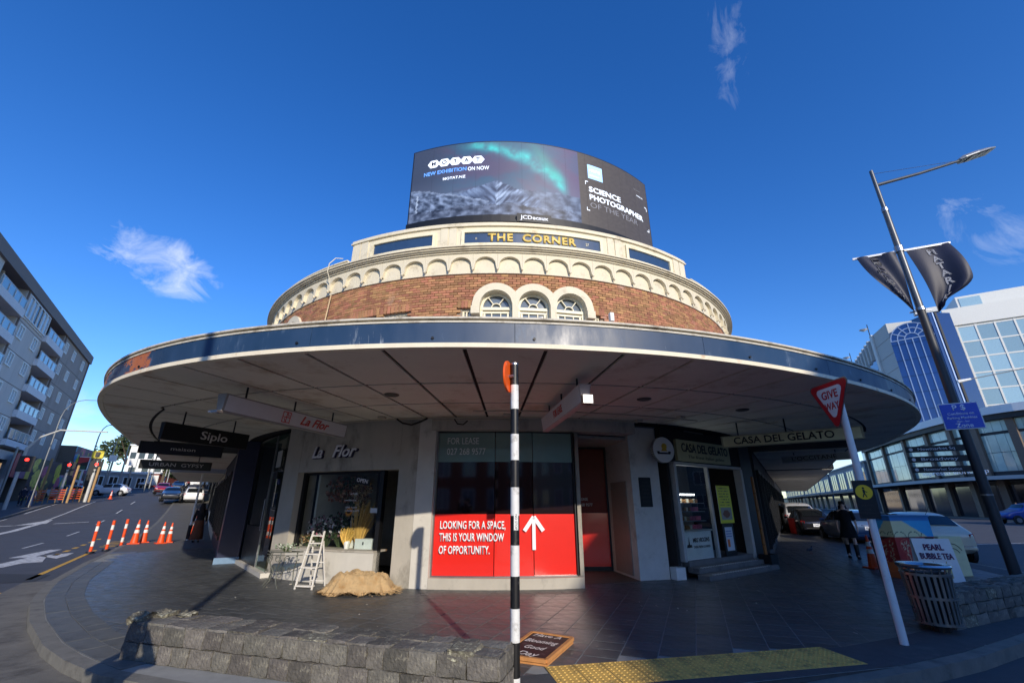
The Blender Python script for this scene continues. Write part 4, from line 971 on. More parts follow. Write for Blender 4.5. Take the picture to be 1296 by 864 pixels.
t_, u, n, m, up, L = lightbox('lightbox_sign', 'white lightbox sign reading FOR LEASE hung under the canopy right of the striped pole', (.68, 8.85), (1.05, 6.1), 3.08, .27, .10, MATS['sign_white'], 'FOR LEASE', .17, red_l, wd=.62, frac=.5, bold=.01, body=mat('sign_housing_pink', (196, 178, 176), .5))
g = G(); g.obox(u * (L / 2) - Vector((0, 0, .17)) - n * .07, u * .12, n * .14, (0, 0, .12)); g.obj('end_piece', MATS['chrome'], t_)  # again a bright chrome end piece, no lamp
lightbox('lightbox_sign', 'long cream hanging sign reading CASA DEL GELATO behind the give way sign', (5.05, 10.65), (7.25, 9.05), 2.97, .26, .07, mat('sign_cream_lit', (206, 202, 160), .5), 'CASA DEL GELATO', .22, MATS['letter_dark'], wd=1.95, frac=.46, bold=.015, body=mat('housing_cream', (150, 146, 120), .5))
lightbox('lightbox_sign', "pale rounded hanging sign reading L'OCCITANE further along the right footpath", (8.85, 14.7), (9.95, 13.1), 2.92, .22, .12, mat('sign_silver', (176, 180, 182), .35, .4), "L'OCCITANE", .17, MATS['letter_dark'], wd=1.25, body=MATS['sign_white'])
lightbox('lightbox_sign', 'black hanging sign reading Siplo left of the flower shop sign', (-6.33, 10.55), (-6.98, 8.72), 2.96, .34, .07, mat('sign_black', (16, 15, 17), .4), 'Siplo', .24, mat('letter_silver', (196, 190, 190), .4), flip=True, wd=.62, frac=.56, body=fb, bold=.01)
t_, u, n, m, up, L = lightbox('lightbox_sign', 'dark navy hanging sign with a small white horse motif behind the Siplo sign', (-8.25, 12.7), (-9.5, 11.3), 2.95, .30, .06, mat('sign_navy', (22, 25, 38), .4), 'maison', .12, MATS['letter_silver'], flip=True, wd=.55, frac=.5, body=fb)
lightbox('lightbox_sign', 'dark green grey hanging sign reading URBAN GYPSY, furthest of the left footpath signs', (-10.6, 15.9), (-12.1, 14.6), 2.80, .28, .06, mat('sign_slate', (38, 42, 44), .4), 'URBAN  GYPSY', .16, MATS['letter_silver'], flip=True, wd=1.5, body=fb)

# ================================================================== the big screen on the roof
bb = thing('billboard', 'large curved LED billboard with an aurora exhibition advert on the roof', 'billboard', (C0.x, C0.y, 0))
R8, ZB, ZT, TA, TB = 8.0, 9.78, 12.62, -20.6, 42.0
def screen(s, t):
    n1 = nz(s * 9, t * 4, 1.3); n2 = nz(s * 60, t * 30, 5.0)
    if s > .636: b = 66 + 5 * n2; return (b + 4, b - 2, b - 8)
    col = mixc3((70, 66, 90), (50, 76, 100), sm(-.4, .5, n1)); col = mixc3(col, (92, 74, 104), sm(.45, .62, s) * .5)
    col = mixc3(col, (52, 60, 78), sm(.22, .05, s)); col = mixc3(col, (84, 92, 112), sm(.6, .3, t) * .45)
    x = (s - .16) / .42
    if x > 0:
        tc_ = .955 - .03 * x - .50 * max(0, x) ** 2.3; wd = .03 + .07 * x; d = (t - tc_) / wd; d = d * (1.0 if d < 0 else .62)
        a_ = math.exp(-d * d * .9) * sm(0, .25, x) * sm(1.06, .93, x) * (.72 + .6 * nz(s * 22, t * 6)); col = mixc3(col, (56, 186, 180), max(0, min(1, a_)) * .9)
        d2 = (s - (.47 + (.95 - t) * .20)) / .03; a2 = math.exp(-d2 * d2) * .5 * sm(.42, .6, t) * sm(1.15, .8, t); col = mixc3(col, (48, 140, 130), max(0, a2))
    def rock(lo, hi, k, g=1.0):
        return mixc3(lo, hi, max(0.0, min(1.0, .5 + k * g)))
    # far range, cone mountain, snow on its right flank
    rg_ = .31 + .02 * nz(s * 10, 0) + .008 * nz(s * 50, 1)
    if t < rg_ + .03: col = rock((50, 60, 80), (96, 110, 134), nz(s * 30, t * 12, 2))
    ds = s - .326; cone = .455 - (abs(ds) * (1.15 if ds < 0 else 1.55) if abs(ds) < .16 else 1) + .010 * nz(s * 50, 4)
    if t < cone:
        rid = nz(s * 60 + t * 16 * (-1 if ds > 0 else 1), t * 7, 6) * .9; col = rock((40, 50, 72), (112, 130, 160), rid, .9)
        if ds > -.004: col = mixc3(col, (176, 192, 214), max(0, min(1, .25 + rid)) * sm(.14, .0, ds) * .8)
    hl = .44 - .95 * max(0, s - .02) + .02 * nz(s * 12, 3) + .01 * nz(s * 60, 5)
    if s < .30 and t < hl:
        k = nz(s * 44 + t * 8, t * 17, 8); col = rock((30, 38, 54), (126, 142, 170), k, .75)
        col = mixc3(col, (150, 164, 188), sm(.035, .0, abs(t - hl)) * .5)
    fg = .13 + .05 * nz(s * 7, 9) + .02 * nz(s * 40, 2)
    if t < fg: col = rock((26, 32, 46), (108, 120, 144), nz(s * 34, t * 15, 3) * .9 + .1 * n2, .8)
    if abs(s - (.029 + .004 * nz(t * 20, 1))) < .0032 and .13 < t < .36: col = mixc3(col, (168, 182, 202), .7)
    return col
mat('led_screen', (255, 255, 255), .45, attr='Col', var=0.02, emit=.42)
g = G(); g.arc(TA - .35, TB + .35, 7.55, 7.985, ZB - .22, ZT + .05, 2.0); g.obj('cabinet', mat('cabinet', (34, 36, 42), .5, .2), bb)
seg_n = 12
for i in range(seg_n):      # the screen is built of upright modules
    a_, b_ = TA + (TB - TA) * i / seg_n, TA + (TB - TA) * (i + 1) / seg_n
    pic('screen_module', 0, 0, 26, 90, lambda s, t, i=i: screen((i + s) / seg_n, t), MATS['led_screen'], bb, arc=(a_ + .012, b_ - .012, R8, ZB, ZT))
g = G(); g.arc(TA - .35, TB + .35, 7.9, 8.04, ZB - .22, ZB - .015, 2.0); g.arc(TA - .3, TB + .3, 7.5, 8.10, ZB - .30, ZB - .225, 2.0); g.obj('bottom_rail', fb, bb)
for i in range(14):
    t = TA + 2 + i * 4.5; g = G(); g.arc(t, t + .5, 7.4, 8.14, ZB - .34, ZB - .30); g.arc(t + .15, t + .35, 7.45, 7.5, 7.7, ZB - .2); g.obj('support_post', fb, bb)
def scr(s): return TA + (TB - TA) * s
def stxt(s_, a_, t, sz, m, wd, **k): return text('lettering', s_, sz, m, bb, on(scr(a_), R8 + .006, ZB + (ZT - ZB) * t), arcR=R8 + .006, ext=.004, align='LEFT', width=wd, **k)
lw_ = mat('led_white', (226, 236, 250), .5, emit=.75, var=0); lb_ = mat('led_blue', (92, 150, 232), .5, emit=.8, var=0); ld_ = mat('led_dark', (24, 34, 60), .5, var=0); lg_ = mat('led_grey', (120, 120, 126), .5, emit=.4, var=0)
SWD = (TB - TA) * rad(1) * R8
for i, ch in enumerate('MOTAT'):
    s0 = .086 + .0425 * i; tt = .765 - .004 * i; g = G(); th0 = rad(scr(s0)); zc = ZB + (ZT - ZB) * tt; pts = []
    for q in range(6):
        x, z = .21 * math.cos(rad(60 * q)), .17 * math.sin(rad(60 * q)); a = th0 + x / R8; pts.append(((R8 + .004) * math.sin(a), -(R8 + .004) * math.cos(a), zc + z))
    g.slab(pts, (.004 * math.sin(th0), -.004 * math.cos(th0), 0)); g.obj('logo_hexagon', lw_, bb)
    text('lettering', ch, .21, ld_, bb, on(scr(s0), R8 + .010, zc), arcR=R8 + .010, ext=.003, bold=.03)
stxt('NEW EXHIBITION', .048, .63, .21, lb_, .165 * SWD, bold=.015); stxt('ON NOW', .219, .625, .21, lw_, .078 * SWD, bold=.01); stxt('MOTAT.NZ', .126, .525, .14, lw_, .085 * SWD, bold=.015)
stxt('SCIENCE', .675, .50, .29, lw_, .15 * SWD, bold=.025); stxt('PHOTOGRAPHER', .675, .39, .29, lw_, .275 * SWD, bold=.025); stxt('OF THE YEAR', .675, .28, .29, lg_, .235 * SWD, bold=.0)
g = G(); g.arc(scr(.676), scr(.742), R8 + .003, R8 + .007, ZB + (ZT - ZB) * .66, ZB + (ZT - ZB) * .86, .6); g.obj('logo_square', mat('led_pale', (150, 190, 236), .5, emit=.8, var=0), bb)
stxt('rRPS', .681, .78, .16, lw_, .05 * SWD, bold=.01); stxt('science', .681, .71, .09, lw_, .045 * SWD)
stxt('Explore the world', .91, .80, .07, lg_, .04 * SWD); stxt('motat.nz', .925, .72, .08, lw_, .04 * SWD)
g = G()
for a_, tt, sx, sz in ((.662, .60, 1, -1), (.662, .20, 1, 1), (.985, .60, -1, -1), (.985, .25, -1, 1)):
    t0 = scr(a_); t1 = scr(a_ + sx * .012); z = ZB + (ZT - ZB) * tt; g.arc(min(t0, t1), max(t0, t1), R8 + .003, R8 + .007, z, z + .025); g.arc(t0, t0 + .12, R8 + .003, R8 + .007, min(z, z + sz * .12), max(z, z + sz * .12))
g.obj('bracket_marks', lw_, bb)
g = G(); g.arc(4.2, 11.6, 8.11, 8.16, ZB - .33, ZB - .04, 1.0); np_ = g.obj('maker_plate', fb, bb)
text('lettering', 'JCDecaux', .19, mat('plate_white', (232, 234, 238), .4, emit=.2, var=0), bb, on(7.9, 8.165, ZB - .19), arcR=8.165, ext=.01, bold=.03, width=.86)
# ================================================================== foreground walls, poles and furniture
mat('basalt', (104, 100, 92), 0.88, var=0.30, scale=11, bump=1.0, bscale=34, island=0.42, hue=.02, dirt=(150, 145, 128), dirt_amt=0.22, dscale=15)
mat('lichen_stone', (112, 107, 92), 0.88, var=0.3, scale=12, bump=0.9, bscale=34, dirt=(200, 198, 170), dirt_amt=0.34, dscale=24)
mat('wall_mortar', (96, 94, 88), 0.95, var=0.25, scale=12, bump=.5)
def stone(w, d, h, j=.012, m='basalt', parent=None, loc=(0, 0, 0), rz=0):
    bm = bmesh.new(); bmesh.ops.create_cube(bm, size=1); 
    bmesh.ops.subdivide_edges(bm, edges=list(bm.edges), cuts=2, use_grid_fill=True)
    sd = random.random() * 100
    for v in bm.verts:
        c = v.co; k = sum(1 for q in c if abs(q) > .4)
        s = {3: .97, 2: .99, 1: 1.0, 0: 1}[k]
        n = noise.noise_vector(Vector((c.x * 2 + sd, c.y * 2, c.z * 2))) + noise.noise_vector(Vector((c.x * 7 + sd, c.y * 7, c.z * 7))) * .45
        v.co = Vector((c.x * w * s, c.y * d * (1 + (s - 1) * 1.2), c.z * h * s)) + n * j * 1.6
    me = bpy.data.meshes.new('stone'); bm.to_mesh(me); bm.free(); me.materials.append(MATS[m]); me.polygons.foreach_set('use_smooth', [True] * len(me.polygons))
    try: me.set_sharp_from_angle(angle=rad(16))
    except Exception: pass
    return inst(me, 'stone', parent, loc, (0, 0, rz))
def seat_wall(label, F0, F1, th, h, rows, top_rows, seed, round_left=True):
    random.seed(seed); F0, F1 = Vector(F0), Vector(F1); L = (F1 - F0).length; u = (F1 - F0).normalized(); n = Vector((-u.y, u.x)); a = math.atan2(u.y, u.x)
    t = thing('stone_seat_wall', label, 'wall', (F0.x, F0.y, 0), a)
    g = G(); g.box((L / 2, th / 2, h / 2 - .02), (L - .06, th - .06, h - .04)); g.obj('core', MATS['wall_mortar'], t)
    rh = h / rows
    for face, y0 in ((0, .0), (1, th)):
        for r in range(rows):
            x = -.01 + (0.0 if r % 2 else -.0)
            while x < L - .04:
                w = random.uniform(.17, .30) if r else random.uniform(.2, .34)
                if x + w > L - .1: w = L - x
                hh = rh - .008; d = .09
                stone(w - .007, d, hh, .0085, 'lichen_stone' if random.random() < .03 else 'basalt', t, (x + w / 2, y0 + (.035 if face == 0 else -.035), r * rh + rh / 2))
                x += w
    y = .0; 
    for r in range(top_rows):
        dy = th / top_rows; x = 0
        while x < L - .04:
            w = random.uniform(.2, .36)
            if x + w > L - .12: w = L - x
            stone(w - .007, dy - .008, .07, .010, 'lichen_stone' if random.random() < .03 else 'basalt', t, (x + w / 2, dy * (r + .5), h - .02 + random.uniform(-.006, .006)))
            x += w
    for s, x in ((-1, .0), (1, L)):
        for r in range(rows):
            for q in range(2): stone(.09, th / 2 - .012, rh - .012, .008, 'basalt', t, (x + s * -.03, th * (q + .5) / 2, r * rh + rh / 2))
    return t
w1 = seat_wall('low rough basalt seat wall in the left foreground at the pavement corner', (-4.28, 5.66), (-.12, 4.46), .47, .345, 2, 2, 3)
for x, y, sx, sy, sz in ((.10, .32, .22, .2, .06), (.36, .38, .18, .14, .05), (.0, .12, .16, .22, .06)): stone(sx, sy, sz, .03, 'lichen_stone', w1, (x, y, .345 + sz * .4), .2)
for x, y in ((3.98, .12),): stone(.25, .26, .085, .012, 'lichen_stone', w1, (x, y, .34), 0)
w2 = seat_wall('low basalt seat wall on the right behind the slatted litter bin', (5.98, 6.82), (10.3, 8.75), .42, .42, 3, 3, 9)
random.seed(21)
# ---- striped beacon pole with its disc
bp = thing('striped_pole', 'black and white banded crossing pole with an orange disc at its top', 'pole', (.03, 4.93, 0))
mat('pole_black', (22, 22, 24), .45, var=.1, scale=9, dirt=(90, 86, 80), dirt_amt=.1, dscale=10); mat('pole_white', (220, 220, 216), .5, var=.08, scale=9, dirt=(150, 146, 136), dirt_amt=.3, dscale=7)
for k in range(-2, 10):
    z0 = max(0.0, .35 + .282 * k); z1 = .35 + .282 * (k + 1)
    if z1 <= 0 : continue
    g = G(); g.tube([(0, 0, z0), (0, 0, min(z1, 3.13))], .047, 20, cap=False); g.smooth = True; g.obj('band', MATS['pole_white' if k % 2 == 0 else 'pole_black'], bp)
g = G(); g.lathe((0, 0, 3.13), [(.050, 0), (.050, .02), (.012, .045)], 16); g.obj('cap', MATS['steel'], bp)
nd = Vector((.965, -.26, 0)); g = G(); c = Vector((-.075, -.03, 2.985)); g.tube([c - nd * .012, c + nd * .012], .185, 32); g.obj('disc', mat('beacon_orange', (240, 96, 28), .45, var=.04, emit=0.0), bp, .003)
g = G(); g.tube([c, c + nd * .07], .02, 8); g.obj('disc_clamp', MATS['steel'], bp)
g = G(); g.box((0.012, -.048, 1.42), (.045, .004, .16)); o = g.obj('sticker', MATS['white'], bp); text('lettering', 'NO STOP', .035, fb, bp, (.012, -.051, 1.42), u=(0, 0, -1), up=(1, 0, 0), ext=.001)
# ---- give way sign
gy = thing('give_way_sign', 'red and white triangular GIVE WAY sign on a white post', 'road sign', (4.73, 6.18, 0))
g = G(); g.tube([(0, 0, 0), (0, 0, 3.15)], .045, 18); g.smooth = True; g.obj('post', mat('post_white', (222, 224, 222), .45, var=.05, dirt=(170, 168, 160), dirt_amt=.15, dscale=5), gy)
u = Vector((.035, -1, 0)).normalized(); n = Vector((u.y, -u.x, 0)); c = Vector((-.24, -.17, 3.2)); Wd = .76
def tri(s, d0, d1, r=.0):
    cen = c - Vector((0, 0, .289 * Wd)); pts = []
    for q in (150, 30, 270):
        ctr = cen + (u * math.cos(rad(q)) + Vector((0, 0, math.sin(rad(q))))) * (Wd * s / math.sqrt(3) - .05 * 2)
        for e in (-60, -20, 20, 60): pts.append(ctr + (u * math.cos(rad(q - e)) + Vector((0, 0, math.sin(rad(q - e))))) * .05 + n * d0)
    g = G(); g.slab(pts, n * (d1 - d0)); return g
tri(1.06, 0, .006).obj('backing', MATS['steel'], gy); tri(1.0, .007, .010).obj('red_border', mat('sign_red', (196, 30, 40), .4, var=.03), gy); tri(.72, .011, .013).obj('white_field', MATS['white'], gy)
text('lettering', 'GIVE', .155, MATS['sign_red'], gy, c + n * .014 + Vector((0, 0, -.17)), u=u, ext=.002, bold=.02, xs=.95)
text('lettering', 'WAY', .135, MATS['sign_red'], gy, c + n * .014 + Vector((0, 0, -.33)), u=u, ext=.002, bold=.02, xs=.85)
g = G(); g.bar(Vector((0, 0, 3.0)), c + Vector((0, 0, -.2)) , .03); g.bar(Vector((0, 0, 2.8)), c + Vector((0, 0, -.38)), .03); g.obj('bracket', MATS['steel'], gy)
pp = thing('pedestrian_plate', 'black plate with a yellow disc of a walking figure on the give way post', 'road sign', (4.73, 6.18, 1.65))
pu = Vector((.80, -.60, 0)); pn = Vector((pu.y, -pu.x, 0)); g = G(); g.obox(-pu * .11 + pn * .05 - Vector((0, 0, .24)), pu * .22, (0, 0, .48), pn * .008); g.obj('plate', fb, pp, .003)
yl = mat('sign_yellow', (236, 196, 30), .45, var=.03); g = G(); q = pn * .059 + Vector((0, 0, .09)); g.tube([q, q + pn * .004], .092, 28); g.obj('disc', yl, pp)
g = G(); q = pn * .064 + Vector((0, 0, .09)); g.tube([q + Vector((0, 0, .05)), q + Vector((0, 0, .05)) + pn * .002], .013, 10); g.bar(q + Vector((0, 0, .033)), q + Vector((0, 0, -.01)), .024, .002, up=pn); g.bar(q + Vector((0, 0, -.01)), q - pu * .022 + Vector((0, 0, -.065)), .012, .002, up=pn); g.bar(q + Vector((0, 0, -.01)), q + pu * .02 + Vector((0, 0, -.065)), .012, .002, up=pn); g.bar(q + Vector((0, 0, .02)), q + pu * .034 + Vector((0, 0, -.005)), .009, .002, up=pn); g.obj('figure', fb, pp)
for i, s_ in enumerate(('WATCH', 'FOR', 'PEDESTRIANS')): text('lettering', s_, .034, MATS['dim_letters'], pp, pn * .059 + Vector((0, 0, -.08 - .045 * i)), u=pu, ext=.001)
# ---- lamp post with banners
lp = thing('street_lamp', 'tall grey street lamp with a long arm at the right of the corner', 'street lamp', (9.93, 9.63, 0))
mat('lamp_grey', (96, 98, 100), .4, .5, var=.12); mat('lamp_dark', (52, 54, 58), .5, .2, var=.1)
g = G(); g.tube([(0, 0, 0), (0, 0, .02)], .2, 14); g.tube([(0, 0, .02), (0, 0, 6.0)], [.095, .082], 18); g.smooth = True; g.obj('pole', MATS['lamp_dark'], lp)
g = G(); g.tube([(0, 0, 6.0), (0, 0, 8.9)], [.078, .066], 18); g.tube([(0, 0, 8.9), (0, 0, 10.2)], [.05, .045], 14); g.smooth = True; g.obj('pole', MATS['lamp_grey'], lp)
g = G(); g.lathe((0, 0, 8.86), [(.075, 0), (.075, .1), (.05, .14)], 16); g.lathe((0, 0, 7.62), [(.095, 0), (.095, .16)], 16); g.lathe((0, 0, 1.75), [(.098, 0), (.098, .03)], 16); g.lathe((0, 0, 5.98), [(.095, 0), (.095, .07)], 16); g.obj('collar', MATS['steel'], lp)
g = G(); g.tube([(0, 0, 9.72), (1.3, 0, 10.12), (2.62, 0, 10.58)], [.045, .04, .035], 12); g.smooth = True; g.obj('arm', MATS['lamp_grey'], lp)
g = G(); g.tube([(0, 0, 10.1), (2.5, 0, 10.56)], .006, 5); g.obj('stay_wire', MATS['steel'], lp)
d = Vector((1, 0, .36)).normalized(); g = G(); o_ = Vector((2.55, 0, 10.56)); sec = [(0, .07, .05), (.12, .15, .09), (.5, .19, .10), (.9, .18, .08), (1.12, .14, .05), (1.2, .06, .02)]
w_ = d.cross(Vector((0, 1, 0))) * -1; vs = []
for x, hw_, hh_ in sec:
    p = o_ + d * x
    for a_, b_ in ((-1, -.3), (1, -.3), (1, .2), (.6, .9), (-.6, .9), (-1, .2)): vs.append(p + Vector((0, hw_ * a_, 0)) + Vector((-.34, 0, .94)) * hh_ * b_)
n6 = 6; g.add(vs, [(i * n6 + j, i * n6 + (j + 1) % n6, (i + 1) * n6 + (j + 1) % n6, (i + 1) * n6 + j) for i in range(len(sec) - 1) for j in range(n6)] + [tuple(range(n6)), tuple((len(sec) - 1) * n6 + j for j in range(n6))]); g.obj('lamp_head', mat('lamp_shell', (150, 152, 154), .35, .4), lp, .01)
g = G(); p = o_ + d * .3 + Vector((-.34, 0, .94)) * -.045
for k in range(3): g.obox(p + d * (k * .26) - Vector((0, .13, 0)), d * .22, Vector((0, .26, 0)), Vector((-.34, 0, .94)) * .012)
g.obj('led_panel', mat('led_off', (70, 72, 78), .2), lp)
# banners
bu = Vector((1.73, -.75, 0)).normalized(); bn_ = Vector((bu.y, -bu.x, 0))
mat('banner_cloth', (34, 38, 58), .55, var=.12, scale=3, bump=.1); mat('banner_letter', (214, 216, 220), .6, var=0)
def banner(label, side):
    t = thing('banner', label, 'banner', (9.93, 9.63, 7.64), group='cloth banners on the street lamp')
    g = G(); g.bar(bu * side * .08, bu * side * 1.0, .045, .05); g.obj('top_arm', mat('banner_arm', (206, 208, 210), .4, .3), t)
    def S(s, v):      # s 0..1 from the post outwards, v 0..1 from top downwards
        if side < 0:
            out = .92 - .72 * v ** 1.15 + .10 * math.sin(v * 3.1); inn = .10 + .02 * v; dep = .20 * math.sin(v * 2.6) * s + .06 * math.sin(s * 9 + v * 4) * (1 - v * .3)
            drop = 1.75 * v - .05 * s * v * 6 * (1 - v) * .3
            x = inn + (out - inn) * s; return bu * -x + bn_ * (dep + .02) + Vector((0, 0, -drop * (1 - .10 * s)))
        out = .95 + .10 * math.sin(v * 2.8) - .55 * sm(.6, 1.0, v); inn = .12 + .16 * math.sin(v * 1.57) ; dep = .10 * math.sin(s * 8 + v * 2) * (.4 + v) + .22 * math.sin(v * 2.8)
        x = inn + (out - inn) * s; return bu * x + bn_ * (dep * (.3 + .7 * s)) + Vector((0, 0, -1.72 * v - .12 * (1 - s) * v + .12 * s * sm(.7, 1, v)))
    N, M_ = 16, 22; g = G(); vs = [S(i / N, j / M_) for j in range(M_ + 1) for i in range(N + 1)]
    vs2 = [v - bn_ * .006 for v in vs]; fs = [(j * (N + 1) + i, j * (N + 1) + i + 1, (j + 1) * (N + 1) + i + 1, (j + 1) * (N + 1) + i) for j in range(M_) for i in range(N)]
    g.v = [tuple(x) for x in vs + vs2]; o2 = len(vs); g.f = fs + [tuple(o2 + k for k in reversed(f)) for f in fs]
    rim = [i for i in range(N + 1)] + [j * (N + 1) + N for j in range(1, M_ + 1)] + [M_ * (N + 1) + i for i in range(N - 1, -1, -1)] + [j * (N + 1) for j in range(M_ - 1, 0, -1)]
    g.f += [(rim[k], rim[(k + 1) % len(rim)], o2 + rim[(k + 1) % len(rim)], o2 + rim[k]) for k in range(len(rim))]; g.mi = [0] * len(g.f); g.smooth = True; g.obj('cloth', MATS['banner_cloth'], t)
    s_ = 'TE TĪ TŪTAHI' if side < 0 else 'MATARIKI'
    if side < 0:
        tt = text('lettering', s_, .30, MATS['banner_letter'], t, (0, 0, 0), u=(1, 0, 0), up=(0, 1, 0), ext=.0, bold=.02, width=1.45)
        for v in tt.data.vertices:
            x, y = v.co.x, v.co.y; vv = .47 + x / 1.75; ss = .55 + y / .8 * .9; q = S(max(0, min(1, ss)), max(0.02, min(1, vv))); v.co = q + bn_ * (.012 if v.index % 1 == 0 else 0)
    else:
        for k, ch in enumerate(s_):
            tt = text('lettering', ch, .23, MATS['banner_letter'], t, (0, 0, 0), u=(1, 0, 0), up=(0, 1, 0), ext=.0, bold=.03)
            for v in tt.data.vertices:
                x, y = v.co.x, v.co.y; q = S(.52 + x / .85, .11 + k * .118 - y / 1.75); v.co = q + bn_ * .012
    g = G(); g.bar(Vector((0, 0, -1.65)), bu * side * .22 + Vector((0, 0, -1.68)), .03); g.obj('bottom_arm', MATS['banner_arm'], t)
banner('dark cloth banner on the left arm, lettered sideways and blown in towards the post', -1)
banner('dark cloth banner on the right arm with MATARIKI lettered downwards', 1)
# parking zone sign and finger signs on the lamp post
zs = thing('parking_zone_sign', 'blue P $ Zone parking sign on the lamp post', 'road sign', (9.93, 9.63, 3.40))
zu = Vector((.86, -.5, 0)).normalized(); zn = Vector((zu.y, -zu.x, 0)); bl = mat('sign_blue', (26, 74, 190), .4, var=.03)
g = G(); g.obox(-zu * .32 + zn * .10 - Vector((0, 0, .29)), zu * .66, (0, 0, .58), zn * .01); g.obj('border', MATS['white'], zs, .004); g = G(); g.obox(-zu * .30 + zn * .111 - Vector((0, 0, .27)), zu * .62, (0, 0, .54), zn * .004); g.obj('plate', bl, zs)
for s_, z, sz in (('P $', .18, .17), ('Conditions on', .05, .075), ('Parking Machines', -.04, .07), ('Mon - Sun', -.12, .05), ('Zone', -.21, .13)): text('lettering', s_, sz, MATS['letter_white'], zs, zn * .116 + zu * .01 + Vector((0, 0, z)), u=zu, ext=.002, bold=.012)
for i, (z, s_, a_) in enumerate(((2.74, 'Newmarket Sq', 1), (2.52, 'Broadway', 1), (2.30, 'Newmarket Station', 1), (2.78, 'Carlton Gore Rd', -1))):
    fu = Vector((.87, -.5, 0)) if a_ > 0 else Vector((.75, .66, 0)); L_ = 1.0 if a_ > 0 else .75
    t = thing('finger_sign', ('top black finger sign of the three pointing left off the lamp post', 'middle black finger sign of the three pointing left off the lamp post', 'lowest black finger sign of the three pointing left off the lamp post', 'single black finger sign pointing right off the lamp post')[i], 'sign', (9.93, 9.63, z), group='finger signs on the lamp post')
    fn_ = Vector((fu.y, -fu.x, 0)); o_ = -fu * (.08 + L_) if a_ > 0 else fu * .08
    g = G(); g.obox(o_ - fn_ * .012 - Vector((0, 0, .065)), fu * L_, (0, 0, .13), fn_ * .024); g.obj('blade', fb, t, .003)
    text('lettering', s_, .085, MATS['banner_letter'], t, o_ + fu * L_ * .52 + fn_ * .014, u=fu, ext=.001, width=L_ * .62)
    g = G(); q = o_ + fu * .09 + fn_ * .013; g.tube([q, q + fn_ * .002], .035, 14); g.obj('roundel', MATS['banner_letter'], t)
# ---- litter bin
lb = thing('litter_bin', 'round steel litter bin with upright slats on the right of the pavement', 'litter bin', (5.72, 6.76, 0), rad(12))
ss_ = mat('bin_steel', (156, 154, 148), .34, .8, var=.15, scale=4, rvar=.1)
g = G(); g.lathe((0, 0, 0), [(.10, 0), (.10, .09)], 16); g.lathe((0, 0, .09), [(.205, 0), (.21, .03)], 24); g.obj('base', MATS['dark_metal'], lb)
g = G(); g.lathe((0, 0, .12), [(.19, 0), (.235, .60)], 24); g.obj('liner', fb, lb)
for k in range(26):
    a = 2 * math.pi * k / 26; g = G(); c_, s_ = math.cos(a), math.sin(a); g.hexa([(r * c_ - w * s_, r * s_ + w * c_, z) for z, r_ in ((.10, .232), (.70, .268)) for r, w in ((r_ - .006, -.017), (r_ + .006, -.017), (r_ + .006, .017), (r_ - .006, .017))]); g.obj('slat', ss_, lb)
for z, r in ((.10, .232), (.40, .249), (.68, .268)):
    g = G(); g.lathe((0, 0, z), [(r - .012, 0), (r + .012, 0), (r + .013, .03), (r - .011, .03)], 40); g.obj('hoop', ss_, lb)
g = G(); pr = [(.25, 0), (.295, .015), (.305, .035), (.29, .055), (.21, .05), (.18, .02), (.18, -.02)]; vs = [(r * math.cos(2 * math.pi * k / 40), r * math.sin(2 * math.pi * k / 40), .76 + z) for r, z in pr for k in range(40)]
g.add(vs, [(i * 40 + k, i * 40 + (k + 1) % 40, (i + 1) * 40 + (k + 1) % 40, (i + 1) * 40 + k) for i in range(len(pr) - 1) for k in range(40)]); g.smooth = True; g.obj('rim', mat('bin_rim', (190, 190, 192), .14, .95), lb)
for k in range(20):
    a = 2 * math.pi * k / 20; g = G(); g.bar((.255 * math.cos(a), .255 * math.sin(a), .70), (.275 * math.cos(a), .275 * math.sin(a), .765), .012); g.obj('rim_post', ss_, lb)
# ---- chalk board lying on the paving
cb = thing('chalkboard', 'framed chalkboard lying on the paving beside the striped pole', 'chalkboard', (.305, 5.965, .03))
q0, q1, q2, q3 = [Vector((x - .305, y - 5.965, 0)) for x, y in ((.26, 6.54), (.76, 6.27), (.36, 5.42), (-.13, 5.62))]   # far left, far right, near right, near left
cu_ = (q1 - q0).normalized(); cv_ = (q0 - q3).normalized(); 
wood = mat('board_wood', (200, 140, 82), .55, var=.2, scale=12)
g = G(); g.slab([q3 * .93 + Vector((0, 0, .012)), q2 * .93 + Vector((0, 0, .012)), q1 * .93 + Vector((0, 0, .012)), q0 * .93 + Vector((0, 0, .012))], (0, 0, .012)); g.obj('slate', mat('slate', (44, 26, 28), .6, var=.2, scale=20, dirt=(96, 78, 80), dirt_amt=.25, dscale=6), cb)
for a_, b_ in ((q0, q1), (q1, q2), (q2, q3), (q3, q0)): g = G(); g.bar(a_ * .96 + Vector((0, 0, .018)), b_ * .96 + Vector((0, 0, .018)), .04, .035); g.obj('frame', wood, cb)
g = G(); g.slab([q * .95 + Vector((.01, -.02, -.026)) for q in (q3, q2, q1, q0)], (0, 0, .018)); g.obj('back_leaf', wood, cb)
chalk = mat('chalk', (226, 214, 206), .9, var=.2, scale=30)
for s_, v_, sz, wd in (('Have A', .38, .15, .36), ('Blooming', .14, .17, .42), ('Good', -.10, .16, .26), ('Day', -.33, .18, .26)): text('lettering', s_, sz, chalk, cb, cv_ * v_ + Vector((0, 0, .026)) + cu_ * (-.02), u=cu_, up=cv_, ext=.001, shear=.35, width=wd)
